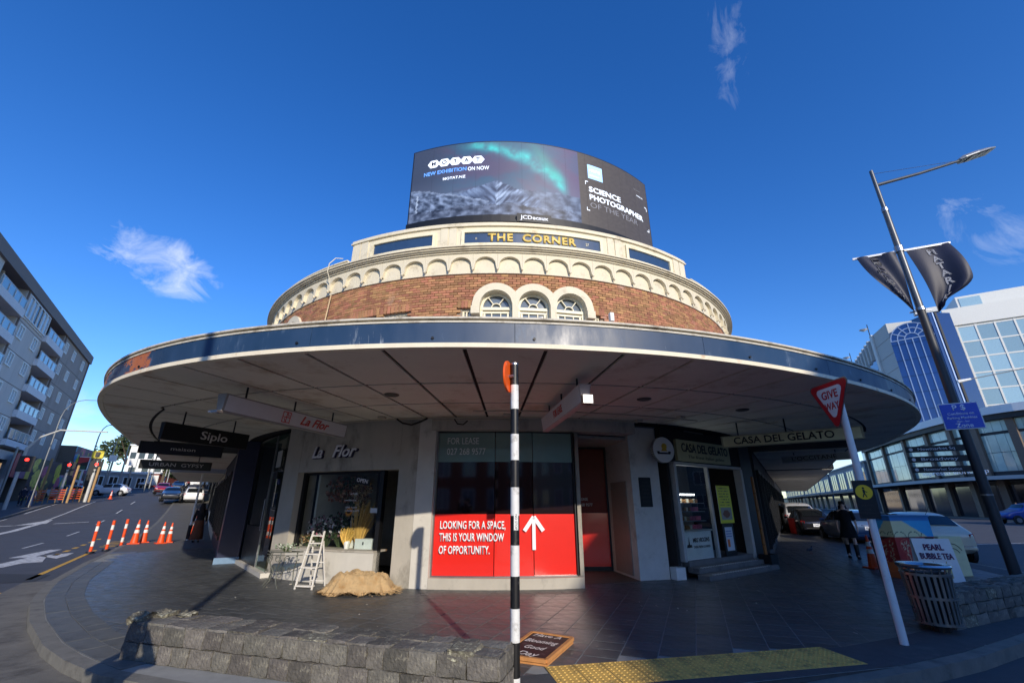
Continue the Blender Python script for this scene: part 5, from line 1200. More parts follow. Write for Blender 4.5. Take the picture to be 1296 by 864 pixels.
# ---- painted cabinet, bubble tea board, cone and dark bollard
pc = thing('painted_cabinet', 'painted street cabinet with cream hills, blue sky and red pattern by the parked car', 'cabinet', (8.85, 11.0, 0), rad(12))
def mural(s, t):
    c_ = (232, 222, 170)
    if t > .62:
        if t > .93: return (60, 130, 190)
        if t > .98 - .55 * (s - .2) and s > .2: return (70, 176, 222)
        for cx in (.15, .5, .82):
            if abs(math.hypot(s - cx, (t - .60) * 1.2) - .15) < .008 and t > .62: return (70, 84, 70)
        return c_
    if abs(t - (.66 - .12 * s)) < .02: return (70, 40, 40)
    if t < .16: return (222, 112, 60)
    for cx, cy in ((.22, .46), (.56, .42), (.85, .38), (.30, .26), (.68, .24)):
        r = math.hypot((s - cx), (t - cy)); a = math.atan2(t - cy, s - cx)
        if r < .085 + .03 * math.cos(a * 5) and r > .03 and math.sin(a * 8) > .1: return (206, 190, 150)
        if abs(r - .12) < .008: return (200, 90, 70)
    return (172, 46, 42)
g = G(); g.box((.58, .26, .66), (1.15, .50, 1.28)); g.obj('body', mat('cab_body', (120, 60, 50), .6), pc, .006); g = G(); g.box((.58, .26, .07), (1.22, .56, .14)); g.obj('plinth', mat('cab_orange', (206, 104, 60), .6, var=.15), pc, .01)
g = G(); g.box((.58, .26, 1.315), (1.2, .54, .035)); g.obj('lid', mat('cab_lid', (54, 120, 170), .5), pc, .004)
pic('mural', 1.15, 1.16, 60, 60, mural, MATS['print'], pc, o=(.58, .006, .14), u=(1, 0, 0)); pic('mural', .50, 1.16, 26, 60, lambda s, t: mural(1 - s, t), MATS['print'], pc, o=(.002, .26, .14), u=(0, -1, 0))
pc2 = thing('painted_planter', 'low cream painted box with curved lines behind the bubble tea board', 'box', (10.15, 11.3, 0), rad(12))
g = G(); g.box((.32, .2, .43), (.7, .4, .86)); g.obj('body', mat('cab_cream', (222, 214, 166), .6, var=.08), pc2, .01); g = G()
for r_ in (.2, .3): g.tube([(.3 + r_ * math.cos(rad(a)), -.004, .4 + r_ * math.sin(rad(a))) for a in range(30, 151, 20)], .008, 4)
g.obj('curves', mat('cab_line', (60, 74, 60), .6), pc2)
bt = thing('bubble_tea_board', 'white pavement board reading PEARL BUBBLE TEA behind the litter bin', 'sign board', (8.55, 9.75, 0), rad(-14))
g = G(); g.slab([(-.33, -.14, .02), (.33, -.14, .02), (.33, 0, .92), (-.33, 0, .92)], (0, .02, .004)); g.obj('front_board', MATS['white'], bt); g = G(); g.slab([(-.33, .20, .02), (.33, .20, .02), (.33, .03, .92), (-.33, .03, .92)], (0, .02, -.004)); g.obj('back_board', MATS['white'], bt)
up_ = Vector((0, .14, .90)).normalized(); pl = mat('letter_purple', (96, 30, 76), .5, var=0)
text('lettering', 'PEARL', .15, pl, bt, (0, -.032, .76), up=up_, ext=.003, bold=.035, width=.34); text('lettering', 'BUBBLE TEA', .15, pl, bt, (0, -.058, .60), up=up_, ext=.003, bold=.03, width=.56)
g = G(); g.bar((-.07, .01, .935), (.07, .01, .935), .02, .03); g.obj('handle', fb, bt)
for x_, cc_ in ((-.12, (190, 170, 150)), (.10, (206, 186, 120))):   # printed cups
    g = G(); b0 = Vector((x_, -.118, .22)); g.slab([b0 + Vector((-.05, 0, 0)), b0 + Vector((.05, 0, 0)), b0 + Vector((.07, 0, 0)) + up_ * .2, b0 + Vector((-.07, 0, 0)) + up_ * .2], (0, -.003, 0)); g.bar(b0 + up_ * .2 + Vector((0, -.002, 0)), b0 + up_ * .3 + Vector((.03, -.002, 0)), .012, .003); g.obj('printed_cup', mat('cup%d' % int(x_ * 100 + 50), cc_, .6), bt)
co_ = mat('cone_orange', (240, 84, 30), .5, var=.05, scale=8, dirt=(120, 60, 40), dirt_amt=.15, dscale=8); cw_ = mat('cone_white', (232, 232, 228), .4, var=.05)
def cone(label, loc, h=.9, group=None, two=True):
    t = thing('traffic_cone', label, 'traffic cone', (loc[0], loc[1], H(*loc)), random.uniform(0, 1), group)
    k = h / .9; g = G(); g.box((0, 0, .02), (.40 * k, .40 * k, .04)); g.obj('base', co_, t, .01)
    R_ = lambda z: (.14 - .115 * z / .88) * k
    g = G(); g.lathe((0, 0, 0), [(R_(.04), .04 * k), (R_(.88), .88 * k), (R_(.9) * .6, .90 * k)], 18); g.smooth = True; g.obj('body', co_, t)
    for z0, z1 in ((.40, .52), (.60, .72)) if two else ((.45, .62),): g = G(); g.lathe((0, 0, 0), [(R_(z0) + .004, z0 * k), (R_(z1) + .004, z1 * k)], 18); g.smooth = True; g.obj('reflective_band', cw_, t)
cone('slender orange cone behind the give way post', (9.5, 12.75), .8)
bo = thing('bollard', 'dark square bollard standing beside the orange cone on the right pavement', 'bollard', (9.15, 11.95, 0), .2); g = G(); g.box((0, 0, .5), (.17, .17, 1.0)); g.obj('post', fb, bo, .012); g = G(); g.box((0, 0, .86), (.176, .176, .06)); g.obj('band', MATS['dark_metal'], bo)
# ---- things outside the flower shop
random.seed(5)
ir = mat('wrought_iron', (116, 118, 108), .5, .5, var=.2); 
ws = thing('wire_console', 'half round wrought iron console table under the flower shop window', 'table', (-4.75, 10.15, 0), rad(-22))
g = G(); g.tube([(.45 * math.cos(rad(a)), -.28 * math.sin(rad(a)), .66) for a in range(0, 181, 12)], .012, 6); g.tube([(-.45, 0, .66), (.45, 0, .66)], .012, 6); g.tube([(.45 * math.cos(rad(a)), -.28 * math.sin(rad(a)), .60) for a in range(0, 181, 12)], .008, 6); g.obj('rim', ir, ws)
g = G(); vs = [(.44 * math.cos(rad(a)), -.27 * math.sin(rad(a)), .662) for a in range(0, 181, 12)]; g.slab(vs, (0, 0, .006)); g.obj('top', glass('table_glass', (170, 190, 180), clear=.7), ws)
for x_, y_ in ((-.36, -.06), (.36, -.06), (-.1, -.26), (.12, -.26)):
    s_ = 1 if x_ > 0 else -1; g = G(); g.tube([(x_, y_, .65), (x_ + .04 * s_, y_ - .03, .5), (x_ - .06 * s_, y_ + .02, .3), (x_ - .02 * s_, y_, .12), (x_ + .08 * s_, y_ - .03, 0.0)], .011, 6); g.obj('leg', ir, ws)
for k in range(7):
    g = G(); cx, cz, r_ = (-.28, .50, .08), (-.02, .50, .09), (.25, .48, .08); cc = [(-.28, .50, .09), (-.05, .52, .08), (.2, .50, .09), (-.15, .33, .07), (.1, .30, .08), (.30, .33, .05), (-.32, .28, .05)][k]
    g.tube([(cc[0] + cc[2] * (1 - a / 900) * math.cos(rad(a)), -.16, cc[1] + cc[2] * (1 - a / 900) * math.sin(rad(a))) for a in range(0, 541, 30)], .007, 5); g.obj('scroll', ir, ws)
# white folding ladder
wm = mat('ladder_white', (226, 222, 214), .55, var=.08, scale=10)
ld = thing('step_ladder', 'small white wooden folding ladder shelf outside the flower shop', 'ladder', (-4.08, 10.02, 0), rad(-12))
for s in (-1, 1):
    g = G(); g.bar((s * .19, -.26, 0), (s * .13, 0.0, 1.05), .035, .022, up=(1, 0, 0)); g.obj('rail', wm, ld); g = G(); g.bar((s * .17, .20, 0), (s * .12, .02, .86), .028, .02, up=(1, 0, 0)); g.obj('back_rail', wm, ld)
for z in (.06, .38, .62, .82, .96): y_ = -.26 + .26 * z / 1.05; g = G(); w_ = .38 - .12 * z; g.box((0, y_ + .02, z), (w_, .12 if z < .9 else .03, .02)); g.obj('step', wm, ld)
for z in (.1, .45): g = G(); g.bar((-.15, .19 - .2 * z, z), (.15, .19 - .2 * z, z), .02); g.obj('brace', wm, ld)
# burlap heap
bu_m = mat('burlap', (196, 166, 122), .95, var=.22, scale=20, bump=1.0, bscale=90, dirt=(168, 126, 74), dirt_amt=.3, dscale=5)
bh = thing('burlap_heap', 'low heap covered with frayed tan burlap outside the flower shop door', 'sack', (-2.92, 9.42, 0), rad(7))
g = G(); N, M_ = 80, 26; vs = []
for j in range(M_ + 1):
    for i in range(N):
        a = 2 * math.pi * i / N; q = j / M_; ex = abs(math.cos(a)) ** .75 * (1 if math.cos(a) > 0 else -1); ey = abs(math.sin(a)) ** .75 * (1 if math.sin(a) > 0 else -1)
        R = q; fold = .05 * (1 - 2 * abs(nz(ex * R * 6 + ey * 2, ey * R * 2.5, 2))) * sm(0, .3, R) ; zz = .30 * (1 - sm(.55, 1.0, R)) + .02; zz += (.03 * math.sin(ex * R * 9 + ey * 3) + .06 * nz(ex * R * 3, ey * R * 3, 5) + .035 * nz(ex * R * 9, ey * R * 4, 7)) * (1 - R * .5)
        fr = 1 + .05 * nz(a * 6, 0, 9) * R + .05 * math.sin(a * 17 + 2 * math.sin(a * 3)) * sm(.6, 1, R)
        vs.append((.74 * ex * R * fr, .38 * ey * R * fr, max(.008, zz + fold * .6)))
g.add(vs, [(j * N + i, j * N + (i + 1) % N, (j + 1) * N + (i + 1) % N, (j + 1) * N + i) for j in range(M_) for i in range(N)]); g.smooth = True; g.obj('cloth', bu_m, bh)
g = G()
for k in range(900):
    a = random.uniform(0, 6.283); ex = abs(math.cos(a)) ** .75 * (1 if math.cos(a) > 0 else -1); ey = abs(math.sin(a)) ** .75 * (1 if math.sin(a) > 0 else -1); r_ = random.uniform(.90, 1.05) ; p = Vector((.74 * ex * r_, .38 * ey * r_, random.uniform(.01, .06) if r_ > .97 else .06)); d = Vector((ex, ey, random.uniform(-.3, .5))).normalized() * random.uniform(.03, .10); s_ = Vector((-ey, ex, .3)) * random.uniform(.003, .008)
    g.add([p - s_, p + s_, p + d + s_ * .3, p + d - s_ * .3], [(0, 1, 2, 3)])
g.obj('frayed_edge', mat('burlap_fray', (206, 176, 130), .95, var=.2, island=.2), bh, kind='stuff')
# dried flowers and bouquets in the window
def spray(name, label, loc, n, spread, size, cols, down=False, cat='flowers', stem=True, h=.5):
    t = thing(name, label, cat, loc); ms = [mat('petal_%d_%d_%d' % c_, c_, .8, var=.2, island=.25) for c_ in cols]; gs = [G() for _ in ms]; st = G()
    for k in range(n):
        a = random.uniform(0, 6.283); r = random.random() ** .6; p = Vector((spread[0] * r * math.cos(a), spread[1] * r * math.sin(a), spread[2] * random.uniform(-1, 1) * math.sqrt(max(0, 1 - r * r * .7)) + (h if not down else -h)))
        if stem and random.random() < .25: st.bar((p.x * .2, p.y * .2, 0), p, .006)
        i = random.randrange(len(ms)); g = gs[i]
        for q in range(3):
            d = Vector((random.uniform(-1, 1), random.uniform(-1, 1), random.uniform(-1, 1))).normalized() * size * random.uniform(.5, 1.2); e = d.cross(Vector((random.uniform(-1, 1), random.uniform(-1, 1), random.uniform(-1, 1)))).normalized() * size * .45
            g.add([p - d * .5, p + e, p + d * .7, p - e], [(0, 1, 2, 3)])
    for i, g in enumerate(gs):
        if g.v: g.obj('blooms', ms[i], t, kind='stuff')
    if st.v: st.obj('stems', mat('stem_green', (70, 84, 50), .8), t, kind='stuff')
    return t
def wpt(th, r, z): a = rad(th); return (C0.x + r * math.sin(a), C0.y - r * math.cos(a), z)
spray('hanging_dried_flowers', 'big bunch of dried brown and red flowers hung at the top of the shop window', wpt(-23.8, 8.7, 2.2), 340, (.52, .25, .30), .075, [(120, 78, 60), (150, 96, 76), (92, 84, 56), (170, 130, 110)], down=True, h=.30)
spray('hanging_dried_flowers', 'bunch of dried pale grasses hung beside the OPEN sign inside the window', wpt(-20.6, 8.72, 2.2), 150, (.22, .18, .34), .08, [(150, 126, 92), (126, 92, 70), (186, 160, 126)], down=True, h=.40)
spray('flower_arrangement', 'white and pink flowers massed on the left of the shop window shelf', wpt(-26.6, 8.8, .66), 260, (.42, .2, .24), .055, [(214, 206, 206), (186, 120, 140), (60, 84, 50), (226, 222, 220)], h=.42)
spray('flower_arrangement', 'white lilies and dark leaves in the middle of the shop window shelf', wpt(-23.6, 8.75, .66), 260, (.36, .2, .30), .07, [(216, 214, 220), (44, 62, 40), (52, 70, 44), (120, 84, 90)], h=.45)
spray('flower_arrangement', 'dark green foliage with a sunflower in the shop window', wpt(-21.4, 8.7, .66), 220, (.28, .18, .40), .09, [(40, 56, 34), (54, 70, 40), (84, 92, 52)], h=.62)
sf = thing('sunflower', 'single orange sunflower among dark leaves in the shop window', 'flower', wpt(-21.6, 8.93, 1.42)); g = G(); nrm = Vector((math.sin(rad(-21.6)), -math.cos(rad(-21.6)), .1)).normalized(); g.tube([(0, 0, 0), nrm * .02], .045, 14); g.obj('centre', mat('sun_centre', (60, 36, 20), .8), sf)
g = G(); tx = nrm.cross(Vector((0, 0, 1))).normalized(); ty = tx.cross(nrm)
for k in range(16): a = rad(k * 22.5); d = tx * math.cos(a) + ty * math.sin(a); e = nrm.cross(d); g.add([d * .04 - e * .015, d * .04 + e * .015, d * .10 + e * .008, d * .115, d * .10 - e * .008], [(0, 1, 2, 3, 4)])
g.obj('petals', mat('sun_petal', (226, 146, 40), .7), sf)
def grass(name, label, loc, n, h, sp, c_, lean=.3, cat='dried grass'):
    t = thing(name, label, cat, loc); g = G()
    for k in range(n):
        a = random.uniform(0, 6.283); r = random.random() * sp; b0 = Vector((r * .3 * math.cos(a), r * .3 * math.sin(a), 0)); hh = h * random.uniform(.6, 1.05); tip = Vector((r * 2.4 * math.cos(a) + lean * hh * .5, r * 1.2 * math.sin(a), hh)); mid_ = (b0 + tip) / 2 + Vector((-.03, 0, .04)); w = Vector((random.uniform(-1, 1), random.uniform(-1, 1), 0)).normalized() * .007
        g.add([b0 - w, b0 + w, mid_ + w * 1.5, mid_ - w * 1.5, tip + w * .4, tip - w * .4], [(0, 1, 2, 3), (3, 2, 4, 5)])
        if k % 2 == 0:
            for q in range(5): p = tip.lerp(mid_, q * .14); d = Vector((random.uniform(-1, 1), random.uniform(-1, 1), random.uniform(.2, 1))).normalized() * .035; g.add([p, p + d * .5 + w, p + d, p + d * .5 - w], [(0, 1, 2, 3)])
    g.obj('blades', mat('straw_%d' % c_[0], c_, .85, var=.15, island=.25), t, kind='stuff'); g = G(); g.lathe((0, 0, 0), [(.05, 0), (.07, .12), (.05, .16)], 12); g.obj('pot', MATS['white'], t); return t
grass('dried_wheat', 'tall ochre sheaf of dried wheat inside the window above the ladder', wpt(-19.6, 8.88, .66), 170, .95, .13, (200, 160, 84))
grass('dried_wheat', 'short bright yellow tuft of dried grass on the window sill by the ladder', wpt(-20.9, 9.0, .66), 120, .42, .09, (222, 184, 96), lean=.15)
grass('pampas_grass', 'tall pale pampas plume standing in the middle of the shop window', wpt(-21.2, 8.8, .66), 70, 1.25, .05, (206, 196, 176), lean=.05)
wb = thing('white_box', 'white box with a dark tag on the right of the shop window shelf', 'box', wpt(-18.4, 8.86, .645), rad(-14)); g = G(); g.box((0, 0, .11), (.42, .22, .22)); g.obj('box', mat('box_white', (214, 222, 222), .6), wb, .006); g = G(); g.box((0, -.113, .13), (.03, .004, .06)); g.obj('tag', fb, wb)
spray('potted_plant', 'small leafy pot plants at the left end of the window shelf', wpt(-28.9, 8.92, .66), 120, (.22, .10, .12), .05, [(86, 98, 62), (120, 84, 60), (180, 150, 110)], h=.18, cat='plant')
spray('potted_plant', 'pale succulents in white pots beside the wire console', (-4.72, 10.02, .67), 70, (.26, .10, .06), .035, [(150, 170, 140), (196, 206, 190), (90, 110, 76)], h=.09, cat='plant')
# ---- cones, posts and barrier at the left kerb
def delin(label, loc, h=1.0):
    t = thing('delineator_post', label, 'delineator', (loc[0], loc[1], H(*loc) - .1), 0, 'orange and white delineator posts at the left kerb'); g = G(); g.lathe((0, 0, 0), [(.14, 0), (.12, .05)], 14); g.obj('base', fb, t)
    for k in range(6):
        g = G(); g.tube([(0, 0, .05 + k * .17), (0, 0, .05 + (k + 1) * .17)], .05, 12, cap=(k == 5)); g.obj('band', co_ if k % 3 != 1 else cw_, t)
for i, (x, y) in enumerate(((-15.45, 17.6), (-15.65, 18.5), (-15.95, 19.5), (-16.35, 20.0))): delin(('orange and white post nearest the camera in the row at the left kerb', 'second orange and white post from the camera at the left kerb', 'third orange and white post from the camera at the left kerb', 'farthest orange and white post, next to the paired cones')[i], (x, y))
cone('orange cone with white bands in front of its pair at the end of the posts', (-15.92, 20.1), .95, 'traffic cones by the left kerb'); cone('orange cone just behind its pair at the end of the posts', (-16.05, 20.75), .9, 'traffic cones by the left kerb')
cone('orange cone on the footpath nearest the walking woman', (-14.95, 20.3), .85, 'traffic cones by the left kerb'); cone('orange cone right beside the one nearest the walking woman', (-14.95, 20.75), .8, 'traffic cones by the left kerb'); cone('large orange cone further along behind the white post', (-17.6, 26.2), 1.0, 'traffic cones by the left kerb'); cone('distant cone at the kerb by the orange barrier', (-17.6, 29.5), .9, 'traffic cones by the left kerb'); cone('lone cone far across the road before the parked silver car', (-43.5, 50.0), .9, 'traffic cones by the left kerb')
wpst = thing('white_post', 'slim white post standing on the left footpath among the cones', 'post', (-15.0, 22.0, H(-15, 22))); g = G(); g.tube([(0, 0, 0), (0, 0, 3.2)], .045, 10); g.obj('post', MATS['post_white'], wpst); g = G(); g.box((0, 0, .35), (.11, .11, .6)); g.obj('sleeve', fb, wpst)
wsh = thing('white_flag_sign', 'tall white feather sign by the left kerb above the barrier', 'sign', (-17.0, 27.5, H(-17, 27.5))); g = G(); g.tube([(0, 0, 0), (0, 0, 4.2)], .03, 8); g.obj('pole', MATS['steel'], wsh); g = G(); g.slab([(.03, 0, 1.9), (.75, 0, 3.4), (.85, 0, 4.1), (.03, 0, 4.15)], (0, .02, 0)); g.obj('cloth', MATS['white'], wsh)
ob = thing('road_barrier', 'orange plastic barrier board on white legs on the left footpath', 'barrier', (-17.0, 30.0, H(-17, 30)), rad(10))
g = G(); g.box((0, 0, 1.0), (1.9, .06, .42)); g.obj('board', co_, ob, .02)
for s in (-.75, .75): g = G(); g.bar((s, 0, .85), (s - .12, -.25, 0), .05); g.bar((s, 0, .85), (s + .12, .25, 0), .05); g.obj('legs', MATS['white'], ob)
# ================================================================== the streets around
random.seed(11)
def offp(s, off):      # point along the left street: s metres up from the corner, off metres across from the near kerb
    return (-13.64 - .558 * s - .83 * off, 16.04 + .83 * s - .558 * off)
# opposite footpath and kerb on the left street
A0 = [offp(s, 10.0) for s in (-8, 0, 10, 20, 30, 40, 55, 70, 95, 130, 180)]; A1 = [offp(s, 9.85) for s in (-8, 0, 10, 20, 30, 40, 55, 70, 95, 130, 180)]; A2 = [offp(s, 15.6) for s in (-8, 0, 10, 20, 30, 40, 55, 70, 95, 130, 180)]
ribbon('kerb', A1, A0, 0.0, -.2, MATS['concrete_kerb'], kind='structure'); ribbon('footpath', A0, A2, -.003, -.2, MATS['grey_path'], kind='structure')
# opposite footpath on the right street
R0 = [(38, 33), (44, 40), (50, 46.5), (54.5, 53), (56.5, 60), (60, 68), (75, 98), (110, 170), (160, 270)]
ribbon('kerb', R0, offs(R0, -.15), 0.0, -.2, MATS['concrete_kerb'], kind='structure'); ribbon('footpath', offs(R0, -.15), offs(R0, -6.5), -.003, -.2, MATS['grey_path'], kind='structure')
R1 = [(38, 33), (52, 32), (90, 30)]; ribbon('kerb', R1, offs(R1, .15), 0.0, -.2, MATS['concrete_kerb'], kind='structure')
ribbon('footpath', [(38, 33.1), (52, 32.2), (90, 30.2)], [(44, 40), (54, 44), (90, 44)], -.004, -.2, MATS['grey_path'], kind='structure')

WCACHE = {}
def win_mesh(w, h, fw, mull, glassm, framem):
    k = (w, h, fw, mull, glassm, framem)
    if k not in WCACHE:
        g = G(); g.box((0, .02, h / 2), (w, .10, h)) if False else None
        for x in (-w / 2 + fw / 2, w / 2 - fw / 2): g.box((x, 0, h / 2), (fw, .12, h))
        for z in (fw / 2, h - fw / 2): g.box((0, 0, z), (w - 2 * fw, .12, fw))
        for m_ in mull: g.box((m_ * w, 0, h / 2), (fw * .8, .11, h - 2 * fw))
        g2 = G(); g2.box((0, .03, h / 2), (w - fw, .02, h - fw))
        WCACHE[k] = (g.mesh('window', MATS[framem]), g2.mesh('pane', MATS[glassm]))
    return WCACHE[k]
def window(par, fr, a, z, w, h, fw=.08, mull=(), gm='far_glass', fm='white', d=.0, name='window', loc=None):
    f, p = win_mesh(w, h, fw, mull, gm, fm); ang = math.atan2(fr.u.y, fr.u.x); q = fr.at(a, z, d) - (par_off(par))
    o = inst(f, name, par, q, (0, 0, ang)); inst(p, 'pane', o); return o
def par_off(p): return Vector(p['base']) if p is not None and 'base' in p else Vector((0, 0, 0))
def bthing(name, label, fr, z=0, cat='building', group=None):
    t = thing(name, label, cat, tuple(fr.at(0, z)), 0, group); t['base'] = tuple(fr.at(0, z)); return t
class FB(FR):   # frontage in world coordinates whose meshes are made relative to the thing's base
    def __init__(s, p, q): FR.__init__(s, p, q, local=False); s.o = Vector((0, 0, 0))
    def rel(s, t): s.o = Vector(t['base'])
    def part(s, name, m, par, a0, a1, z0, z1, d0, d1, **k):
        g = G(); g.obox(s.at(a0, z0, d0) - s.o, s.u * (a1 - a0), s.n * (d1 - d0), (0, 0, z1 - z0)); return g.obj(name, MATS[m], par, **k)
mat('far_glass', (96, 112, 130), .06, var=.15, spec=.9); mat('far_glass_light', (176, 190, 198), .1, var=.2, spec=.8, island=.22); mat('far_glass_dark', (34, 38, 46), .08, var=.2, spec=.8)
mat('apt_grey', (164, 152, 144), .85, var=.1, scale=.6, dirt=(140, 130, 122), dirt_amt=.2, dscale=.5, streak=4); mat('apt_light', (206, 200, 194), .85, var=.08, scale=.6, dirt=(176, 168, 160), dirt_amt=.2, dscale=.5, streak=4); mat('apt_roof', (128, 118, 114), .8, var=.05); mat('wall_dark', (62, 64, 68), .7, var=.1)
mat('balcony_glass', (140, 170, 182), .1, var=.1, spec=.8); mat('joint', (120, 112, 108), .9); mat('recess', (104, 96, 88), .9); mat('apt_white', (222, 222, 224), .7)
# ---------------- apartment block
f1 = FB((-37.5, 23.8), (-63, 62)); ap = bthing('apartment_block', 'grey and beige apartment block with glass balconies climbing the left edge', f1); f1.rel(ap)
Z0, Z1 = 6.8, 22.0
f1.part('wall', 'apt_light', ap, -2, 10.3, Z0, 20.9, -6, 0); f1.part('wall', 'apt_light', ap, 16.7, 24.7, Z0, 20.9, -6, 0); f1.part('wall', 'apt_grey', ap, 31.2, 45.3, Z0, 20.9, -12, 0)
f1.part('roof_band', 'apt_roof', ap, -2.2, 45.5, 20.9, Z1, -12, .25); f1.part('back', 'apt_grey', ap, -2, 31.2, Z0, 20.9, -12, -6.01)
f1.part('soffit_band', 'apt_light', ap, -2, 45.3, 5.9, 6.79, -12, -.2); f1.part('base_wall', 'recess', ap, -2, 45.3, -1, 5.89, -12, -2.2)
for z in (9.8, 12.6, 15.3, 18.1):
    for a0, a1 in ((-2, 10.3), (16.7, 24.7), (31.2, 45.3)): f1.part('floor_joint', 'joint', ap, a0, a1, z - .06, z, 0, .015)
for col, (a0, a1) in enumerate(((10.3, 16.7), (24.7, 31.2))):
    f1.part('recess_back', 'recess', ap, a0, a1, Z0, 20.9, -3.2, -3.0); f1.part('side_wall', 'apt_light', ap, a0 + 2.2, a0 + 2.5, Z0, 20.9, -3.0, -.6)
    for k, z in enumerate((7.1, 9.9, 12.6, 15.4, 18.1)):
        f1.part('balcony_slab', 'apt_white', ap, a0 - .1, a1 + .1, z, z + .75 if k else z + .6, -3.0, .35)
        f1.part('balcony_glass', 'balcony_glass', ap, a0 + .05, a1 - .05, z + .76, z + 1.65, .22, .27)
        f1.part('balcony_rail', 'apt_white', ap, a0, a1, z + 1.65, z + 1.70, .20, .29)
        f1.part('balcony_door', 'far_glass_dark', ap, a0 + 2.7, a1 - .8, z + .8, z + 2.45, -2.98, -2.9)
for a in (31.6, 45.0, 16.9): f1.part('downpipe', 'apt_roof', ap, a, a + .12, Z0, 20.9, .01, .14)
for k_, z in enumerate((7.8, 10.6, 13.3, 16.1, 18.8)):
    for a0 in (10.3, 24.7):
        for j in range(5): f1.part('rail_post', 'apt_white', ap, a0 + .1 + j * 1.53, a0 + .16 + j * 1.53, z - .05, z + .88, .28, .33)
        if (k_ + int(a0)) % 2: f1.part('chair_back', 'wall_dark', ap, a0 + 3.2, a0 + 3.7, z, z + .8, -1.2, -1.1); f1.part('table_top', 'apt_white', ap, a0 + 4.0, a0 + 4.8, z + .5, z + .56, -1.5, -.8)
for a in (33, 37, 42.2):
    for z in (19.1, 16.4, 13.6, 10.9, 8.3): window(ap, f1, a, z, 1.25, 1.3, .13, (0,), 'far_glass_light', d=.03)
for a in (18.6, 22.8, 1.0, 5.0, 8.2):
    for z in (16.5, 13.8, 11.0, 8.3): window(ap, f1, a, z, 1.5, 1.35, .13, (0,), 'far_glass_light', d=.03)
w_ = f1.part('glazed_bay', 'apt_white', ap, 17.3, 24.2, 18.4, 20.8, .01, .10)
for i in range(6): window(ap, f1, 17.9 + i * 1.15, 18.55, 1.05, 2.1, .09, (), 'far_glass_light' if i not in (2, 3) else 'far_glass_dark', d=.16)
# shops below it and the bright mural next door
def blobs(seed, cols, base, sc=5.0):
    rnd = random.Random(seed); pts = [(rnd.random() * 4, rnd.random(), rnd.choice(cols), rnd.uniform(.10, .22)) for _ in range(46)]
    def f(s, t):
        best = base; s4 = s * 4
        for x, y, c_, r in pts:
            if (s4 - x) ** 2 * (1 + .6 * math.sin(x * 9)) + (t - y) ** 2 < r * r * (1 + .5 * nz(s * 20, t * 6, x)): best = c_
        k = nz(s * 60, t * 16, seed); return tuple(c * (1 + .25 * k) for c in best)
    return f
mcols = [(206, 196, 60), (120, 60, 130), (50, 120, 170), (40, 150, 170), (190, 90, 120), (216, 200, 90), (60, 80, 60), (170, 130, 160)]
for i, (a0, a1, c_, lab) in enumerate(((-2, 9, (60, 74, 92), 'dark glass shopfront at the foot of the apartment block, at the left edge'), (9, 19, (50, 62, 84), 'blue shopfront with columns below the apartment block'), (19, 30, (40, 60, 70), 'teal shopfront below the balconies of the apartment block'))):
    t = bthing('shopfront', lab, f1, .5); 
    g = G(); 
    for k in range(5):
        aa = a0 + (a1 - a0) * (k + .5) / 5; g = G(); o_ = f1.at(aa - (a1 - a0) * .085, 1.0, -2.1) - Vector(t['base']); g.obox(o_, f1.u * (a1 - a0) * .17, (0, 0, 3.3), f1.n * .06); g.obj('pane', mat('front_%d' % i, c_, .12, var=.25), t)
    g = G(); g.obox(f1.at(a0, 4.4, -2.15) - Vector(t['base']), f1.u * (a1 - a0), (0, 0, 1.2), f1.n * .3); g.obj('sign_band', mat('band_%d' % i, ((36, 40, 50), (70, 50, 100), (60, 60, 60))[i], .6, var=.3), t)
    g = G(); 
    for k in range(3): q = f1.at(a0 + .5 + (a1 - a0 - 1) * k / 2, 0, -.3) - Vector(t['base']); g = G(); g.box((q.x, q.y, 2.7), (.5, .5, 6.6)); g.obj('column', mat('col_pale', (176, 180, 184), .6), t)
ps = thing('parking_sign', 'purple square parking sign with a white P on the left shops', 'sign', tuple(f1.at(29.2, 4.2, .5)))
g = G(); g.obox((0, 0, 0), f1.u * 3.4, (0, 0, 2.4), f1.n * .15); g.obj('board', mat('p_purple', (70, 40, 110), .5, var=.1), ps); text('lettering', 'P', 1.5, MATS['letter_white'], ps, f1.u * 1.7 + f1.n * .17 + Vector((0, 0, 1.15)), u=f1.u, ext=.02, bold=.04)
g = G(); g.obox(f1.u * -1.2, f1.u * 1.1, (0, 0, 2.4), f1.n * .15); g.obj('side_panel', mat('p_red', (150, 40, 60), .5), ps); g = G(); g.obox(f1.u * 3.5, f1.u * 1.6, (0, 0, 1.7), f1.n * .15); g.obj('side_panel', mat('p_yellow', (190, 180, 60), .5), ps)
f2 = FB((-55.9, 52.5), (-65.9, 71)); mw = bthing('mural_wall', 'wall covered in a bright tangle of yellow, purple and teal shapes', f2, cat='wall'); f2.rel(mw)
f2.part('wall', 'recess', mw, 0, f2.L, -1, 6.6, -3, -.01); f2.part('end_gable', 'recess', mw, f2.L * .55, f2.L, 6.6, 9.2, -3, -.01)
pic('mural', f2.L, 5.6, 120, 44, blobs(3, mcols, (34, 40, 60)), MATS['print'], mw, o=f2.at(f2.L / 2, 1.0, .02) - f2.o, u=f2.u)
pic('mural', f2.L * .44, 2.5, 50, 20, blobs(5, mcols, (60, 60, 90)), MATS['print'], mw, o=f2.at(f2.L * .77, 6.65, .02) - f2.o, u=f2.u)
f2.part('base_band', 'apt_white', mw, 0, f2.L, .2, 1.7, .03, .10)
